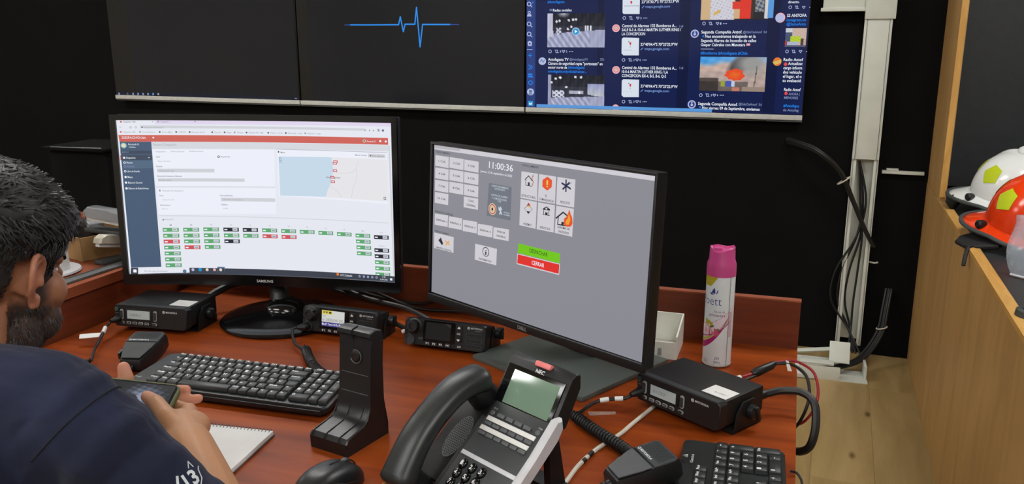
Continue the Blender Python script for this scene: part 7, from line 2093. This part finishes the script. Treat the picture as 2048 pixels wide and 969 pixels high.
mpf = nt.nodes.new('ShaderNodeMapping'); mpf.inputs['Rotation'].default_value = (0.3, 0.5, 0.6); mpf.inputs['Scale'].default_value = (7, 22, 16); n3 = nt.nodes.new('ShaderNodeTexNoise'); n3.inputs['Scale'].default_value = 1.0; n3.inputs['Detail'].default_value = 2.5; n3.inputs['Distortion'].default_value = 0.7
b2_ = nt.nodes.new('ShaderNodeBump'); b2_.inputs['Strength'].default_value = 0.75; b2_.inputs['Distance'].default_value = 0.012
nt.links.new(tc.outputs['Object'], mpf.inputs['Vector']); nt.links.new(mpf.outputs['Vector'], n3.inputs['Vector']); nt.links.new(n3.outputs['Fac'], b2_.inputs['Height']); nt.links.new(b2_.outputs['Normal'], bp.inputs['Normal'])
b.inputs['Roughness'].default_value = 0.85; b.inputs['Sheen Weight'].default_value = 0.08; b.inputs['Specular IOR Level'].default_value = 0.15
shirt_me.materials.clear(); shirt_me.materials.append(m); M['navy'] = m
so = bpy.data.objects.new('t_shirt', shirt_me); COL.objects.link(so); so.parent = ps
sb = BVHTree.FromPolygons([v.co for v in shirt_me.vertices], [tuple(p.vertices) for p in shirt_me.polygons])
# collar band
nk = HM @ Vector((0, -0.050, -0.150)) - PO; nax = (HM @ Vector((0, -0.02, -0.06)) - PO - nk).normalized(); e1 = nax.orthogonal().normalized(); e2 = nax.cross(e1)
ring = []
for k in range(41):
    a = 2 * PI * k / 40; q = nk + (e1 * math.cos(a) + e2 * math.sin(a)) * 0.070 + nax * 0.012; ring.append(q)
g = G(); g.tube(ring, 0.0085, 8, caps=False); g.build('collar', 'navy', ps)
# armhole seam
ad = armd.normalized(); e1 = ad.orthogonal().normalized(); e2 = ad.cross(e1); ring = []
for k in range(49):
    a = 2 * PI * k / 48; q = arm0 + ad * 0.012 + (e1 * math.cos(a) + e2 * math.sin(a)) * 0.12
    hit = sb.ray_cast(q, -(e1 * math.cos(a) + e2 * math.sin(a)), 0.2)
    if hit[0] is not None and (hit[0] - arm0).length < 0.11: ring.append(hit[0] + hit[1] * 0.0002)
    elif len(ring) > 3: pass
g = G()
if len(ring) > 4: 
    seg = [ring[0]]
    for p in ring[1:]:
        if (p - seg[-1]).length < 0.03: seg.append(p)
        else:
            if len(seg) > 3: g.tube(seg, 0.0014, 6)
            seg = [p]
    if len(seg) > 3: g.tube(seg, 0.0014, 6)
if g.v: g.build('sleeve_seam', mat('navy_seam', (18, 20, 30), 0.9), ps)
# white print on the sleeve near the cuff
cv = Canvas(.1, .1)
wh = (206, 212, 216)
cv.text('13', -0.0085, -0.012, 0.021, 0.022, wh, 1, 0.03); cv.line([(-0.026, -0.026), (-0.023, -0.008), (-0.017, 0.006), (-0.013, 0.013)], 0.0040, wh, 1)
cv.line([(0.008, 0.014), (0.013, 0.023), (0.015, 0.012)], 0.0016, wh, 1); cv.line([(-0.012, -0.024), (0.006, -0.021), (0.016, -0.010), (0.019, 0.004), (0.022, 0.008)], 0.0016, wh, 1)
ray_o = Vector((-0.4472, 0.5216, 1.0016)) - PO; ray_d = Vector((-0.5802, 0.6767, -0.4533)); t_x = Vector((0.95, 0.313, 0.0)) * 0.82 + Vector((-0.074, 0.225, 0.972)) * 0.57; t_y = Vector((0.95, 0.313, 0.0)) * -0.57 + Vector((-0.074, 0.225, 0.972)) * 0.82
def onsleeve(x, y, o):
    hit = sb.ray_cast(ray_o + t_x * (x * 0.78 - 0.007) + t_y * (y * 0.78 - 0.003), ray_d, 1.0)
    return (hit[0] + hit[1] * (0.0007 + o)) if hit[0] is not None else ray_o + ray_d * 0.3
cv.fmap = onsleeve
cv.build('sleeve_print', 'print', ps)

# trousers
g = G()
g.ell((-0.97, 0.60, 0.50), (0.155, 0.12, 0.10))
for sx in (-1, 1):
    hx = -0.97 + sx * 0.085
    g.capsule((hx, 0.60, 0.50), (hx + sx * .02, 1.00, 0.53), 0.086, 0.066); g.tube([Vector((hx + sx * .02, 1.00, 0.56)), Vector((hx + sx * .02, 0.98, 0.09))], [0.066, 0.055], 20)
g.xf(Matrix.Translation(-PO)); tm = remesh(g, 0.008, 4, 'trousers'); tm.materials.clear(); tm.materials.append(mat('dark_trouser_cloth', (30, 32, 38), 0.85)); o = bpy.data.objects.new('trousers', tm); COL.objects.link(o); o.parent = ps
for sx in (-1, 1):
    g = G(); g.rbox((-0.97 + sx * 0.11 - PO.x, 1.035 - PO.y, 0.045), (0.095, 0.27, 0.088), 0.035, 3); g.build('shoe', 'black', ps)

# hair: close cap plus short tapered locks
M['hair'] = mat('dark_hair', (34, 33, 34), 0.5, var=0.25, scale=120)
random.seed(11)
def hairline(q):
    """1 where hair grows on the head (head frame)"""
    x, y, z = q
    if y > 0.074 and z < 0.075: return False
    if z > 0.052: return True
    lim = 0.040 if y > 0.045 else (-0.004 if y > 0.012 else (0.034 if y > -0.036 else -0.045 - 0.35 * (-0.036 - y)))
    if y > 0.045: lim = 0.055
    if -0.036 < y <= 0.012 and abs(x) > 0.05: lim = 0.030
    if 0.012 < y <= 0.045 and abs(x) > 0.04: lim = -0.020
    return z > lim
HR = (0.0775, 0.098, 0.0925); HCN = Vector((0, -0.010, 0.028))
def hair_len(q):
    top = max(0, min(1, (q.z - 0.02) / 0.06)); return 0.009 + 0.028 * top
g = G(); nu, nv = 64, 40; idx = {}
for k in range(nv + 1):
    ph = -PI / 2 + PI * k / nv
    for i in range(nu):
        a = 2 * PI * i / nu; q = HCN + Vector((HR[0] * math.cos(ph) * math.cos(a), HR[1] * math.cos(ph) * math.sin(a), HR[2] * math.sin(ph)))
        if q.z < -0.02: q = Vector((q.x * (1 - .9 * (-.02 - q.z)), q.y, q.z))
        if hairline(q):
            th = 0.002 + 0.024 * max(0, min(1, (q.z - 0.02) / 0.05)) * (1 + 0.7 * max(0, q.y / 0.09)) + 0.006 * mnoise.noise(q * 40)
            n_ = (q - HCN).normalized(); idx[(k, i)] = len(g.v); g.v.append(tuple(q + n_ * max(0.001, th)))
for k in range(nv):
    for i in range(nu):
        j = (i + 1) % nu; f = [(k, i), (k, j), (k + 1, j), (k + 1, i)]
        if all(e in idx for e in f): g.f.append(tuple(idx[e] for e in f))
g.xf(Matrix.Translation(-PO) @ HM); g.build('hair_cap', 'hair', ps, 60)
g = G(); cnt = 0
while cnt < 9000:
    u, w_ = random.random(), random.random(); a = 2 * PI * u; ph = math.asin(2 * w_ - 1)
    q = HCN + Vector((HR[0] * math.cos(ph) * math.cos(a), HR[1] * math.cos(ph) * math.sin(a), HR[2] * math.sin(ph)))
    if not hairline(q): continue
    n_ = (q - HCN).normalized(); L_ = hair_len(q) * random.uniform(0.7, 1.25)
    th = 0.002 + 0.022 * max(0, min(1, (q.z - 0.02) / 0.05)) * (1 + 0.7 * max(0, q.y / 0.09)); p0 = q + n_ * th * random.uniform(0.3, 1.0)
    flow = Vector((random.uniform(-.6, .6) + .5 * mnoise.noise(q * 30), 0.65 if q.z > 0.05 else -0.35, -0.75 if q.z < 0.07 else -0.1)); flow = (flow - n_ * flow.dot(n_)).normalized()
    cu_ = 0.55 if q.z > 0.04 else 0.25
    side = n_.cross(flow).normalized() * random.uniform(0.0011, 0.0022)
    p1 = p0 + (flow * 0.55 + n_ * cu_ * 0.8) * L_ * 0.55; p2 = p1 + (flow * 1.0 - n_ * 0.15 + side.normalized() * random.uniform(-.5, .5)) * L_ * 0.5
    o = len(g.v); g.v += [tuple(p0 - side), tuple(p0 + side), tuple(p1 + side * .8), tuple(p1 - side * .8), tuple(p2)]
    g.f += [(o, o + 1, o + 2, o + 3), (o + 3, o + 2, o + 4)]; cnt += 1
# short beard bristles
bb = BVHTree.FromPolygons([HI @ (v.co + PO) for v in body_me.vertices], [tuple(p.vertices) for p in body_me.polygons])
cnt = 0; tries = 0
while cnt < 2600 and tries < 40000:
    tries += 1
    a = random.uniform(-2.0, 2.0); z = random.uniform(-0.125, -0.038); dr = Vector((math.sin(a), math.cos(a), 0)); hit = bb.ray_cast(Vector((0, 0.0, z)) + dr * 0.2, -dr, 0.2)
    if hit[0] is None: continue
    q = hit[0]
    if q.y < -0.02 or (abs(q.x) < .024 and q.y > .08 and q.z > -.075) or abs(q.x) > .075 or (q.z > -0.055 and 0.035 < q.y and abs(q.x) > .02): continue
    n_ = hit[1]; fl = Vector((0, 0.1, -1)); fl = (fl - n_ * fl.dot(n_)).normalized(); sd = n_.cross(fl).normalized() * 0.0006
    L_ = random.uniform(.004, .008); p1 = q + (fl * .8 + n_ * .45) * L_
    o = len(g.v); g.v += [tuple(q - sd), tuple(q + sd), tuple(p1)]; g.f.append((o, o + 1, o + 2)); cnt += 1
g.xf(Matrix.Translation(-PO) @ HM)
me = bpy.data.meshes.new('hair_locks'); me.from_pydata(g.v, [], g.f); me.materials.append(M['hair']); o = bpy.data.objects.new('hair_locks', me); COL.objects.link(o); o.parent = ps; o['kind'] = 'stuff'

# ------------------------------------------------------------------ smartphone in the hands
ax = Vector((0.92, 0.34, -0.13)).normalized(); nz_ = Vector((-0.05, -0.31, 0.95)); nz_ = (nz_ - ax * nz_.dot(ax)).normalized(); bx_ = nz_.cross(ax)
pcn = Vector((-0.847, 0.962, 0.8165)) - ax * 0.076
sp_ = thing('smartphone', 'smartphone in an olive green case held sideways in both hands', 'phone', pcn)
PM = Matrix(((ax.x, bx_.x, nz_.x), (ax.y, bx_.y, nz_.y), (ax.z, bx_.z, nz_.z))).to_4x4()
sp_.rotation_euler = PM.to_euler()
g = G(); g.prism(rrect(0.154, 0.077, 0.012, 6), -0.006, 0.0055, 'z', bev=0.002); g.build('case', mat('olive_case', (92, 98, 62), 0.55), sp_)
g = G(); g.prism(rrect(0.147, 0.070, 0.009, 6), 0.004, 0.0058, 'z'); g.build('screen_glass', 'black_gloss', sp_)
def pic_phone(u, v):
    d = math.hypot((u - .72) / .22, (v - .5) / .45) + .25 * nz(u * 6, v * 5)
    k = max(0, min(1, 1.15 - d)); n_ = 12 * nz(u * 14, v * 11)
    if math.hypot((u - .60) / .09, (v - .62) / .22) < 1: k *= .15
    return (18 + 120 * k + n_ * k, 22 + 126 * k + n_ * k, 30 + 140 * k + n_ * k)
cv = Canvas(.14, .066, lambda x, y, o: (x, y, 0.0060 + o)); cv.grid(-.070, -.032, .070, .032, pic_phone, 48, 26, 1); cv.build('screen_image', 'screen', sp_)

# the swivel chair that carries the person
ch = thing('office_chair', 'black swivel chair under the seated person in the navy t-shirt', 'chair', (-0.97, 0.62, 0.0))
g = G(); g.rbox((0, 0, 0.372), (0.46, 0.44, 0.06), 0.025, 3); g.build('seat', 'leather', ch)
g = G(); g.rbox((0, -0.255, 0.66), (0.40, 0.04, 0.34), 0.018, 3); g.build('backrest', 'leather', ch)
g = G(); g.tube([(0, -0.05, 0.345), (0, -0.27, 0.36), (0, -0.285, 0.45), (0, -0.275, 0.62)], 0.014, 10, smooth=4); g.build('back_bar', 'black', ch)
g = G(); g.cyl((0, 0, 0.09), (0, 0, 0.36), 0.024, 0.024, 16); g.build('column', 'black', ch)
for k in range(5):
    a = 2 * PI * k / 5 + 0.9
    g = G(); g.tube([(0, 0, 0.10), (0.26 * math.cos(a), 0.26 * math.sin(a), 0.075)], [0.022, 0.014], 10); lg = g.build('leg', 'black', ch)
    g = G(); g.lathe([(0, -0.012), (0.024, -0.012), (0.027, -0.008), (0.027, 0.008), (0.024, 0.012), (0, 0.012)], 18, (0.26 * math.cos(a), 0.26 * math.sin(a), 0.028), 'x'); g.cyl((0.26 * math.cos(a), 0.26 * math.sin(a), 0.04), (0.26 * math.cos(a), 0.26 * math.sin(a), 0.08), 0.008, n=10); g.build('caster', 'black', lg)

# ------------------------------------------------------------------ small pieces hang on the part they belong to
SUB = dict(boot_ring='cord_boot', knob_grip='volume_knob', bracket_knob='bracket_ear', sticker_writing='paper_sticker', display='display_window', logo='bezel_bottom',
    reflective_sticker='shell', cover_seam='cover', button_seam='shell', side_seam='shell', cooling_rib='body', top_lip='front_panel', display_frame='front_panel', speaker_holes='speaker_plate',
    branch_lip='branch_duct', brim_trim='brim', visor_knob='brim', panel_edge='tall_panel', edge_strip='counter_top', panel_cap='back_panel', bezel_seam='bezel_bottom', groove='body', slot='body', emblem='body', emblem_ring='body',
    grille_print='grille_plate', label_print='can_body', bottom_rim='can_body', spray_button='cap', hub='base', edge_line='blade', visor_edge='visor', ring_floor='ring', front_lip='case', foot='case', sleeve_print='t_shirt', sleeve_seam='t_shirt', collar='t_shirt',
    ink_tube='barrel', tip='barrel', socket_flap='front_panel', diffuser='housing', message_lamp='display_head', display_glass='display_head', latch='front_wall', crown_cap='shell', front_shield='shell', eyebrow='body', eye='body')
def ctr(o):
    b = [Vector(c) for c in o.bound_box]; return sum(b, Vector()) / 8
for o in list(COL.objects):
    n = o.name.split('.')[0]
    if n in SUB and o.parent is not None and o.type == 'MESH' and o.parent.type == 'EMPTY' and not o.children:
        c = [q for q in o.parent.children if q.name.split('.')[0] == SUB[n] and q.matrix_local == Matrix.Identity(4)]
        if c: o.parent = min(c, key=lambda q: (ctr(q) - ctr(o)).length)
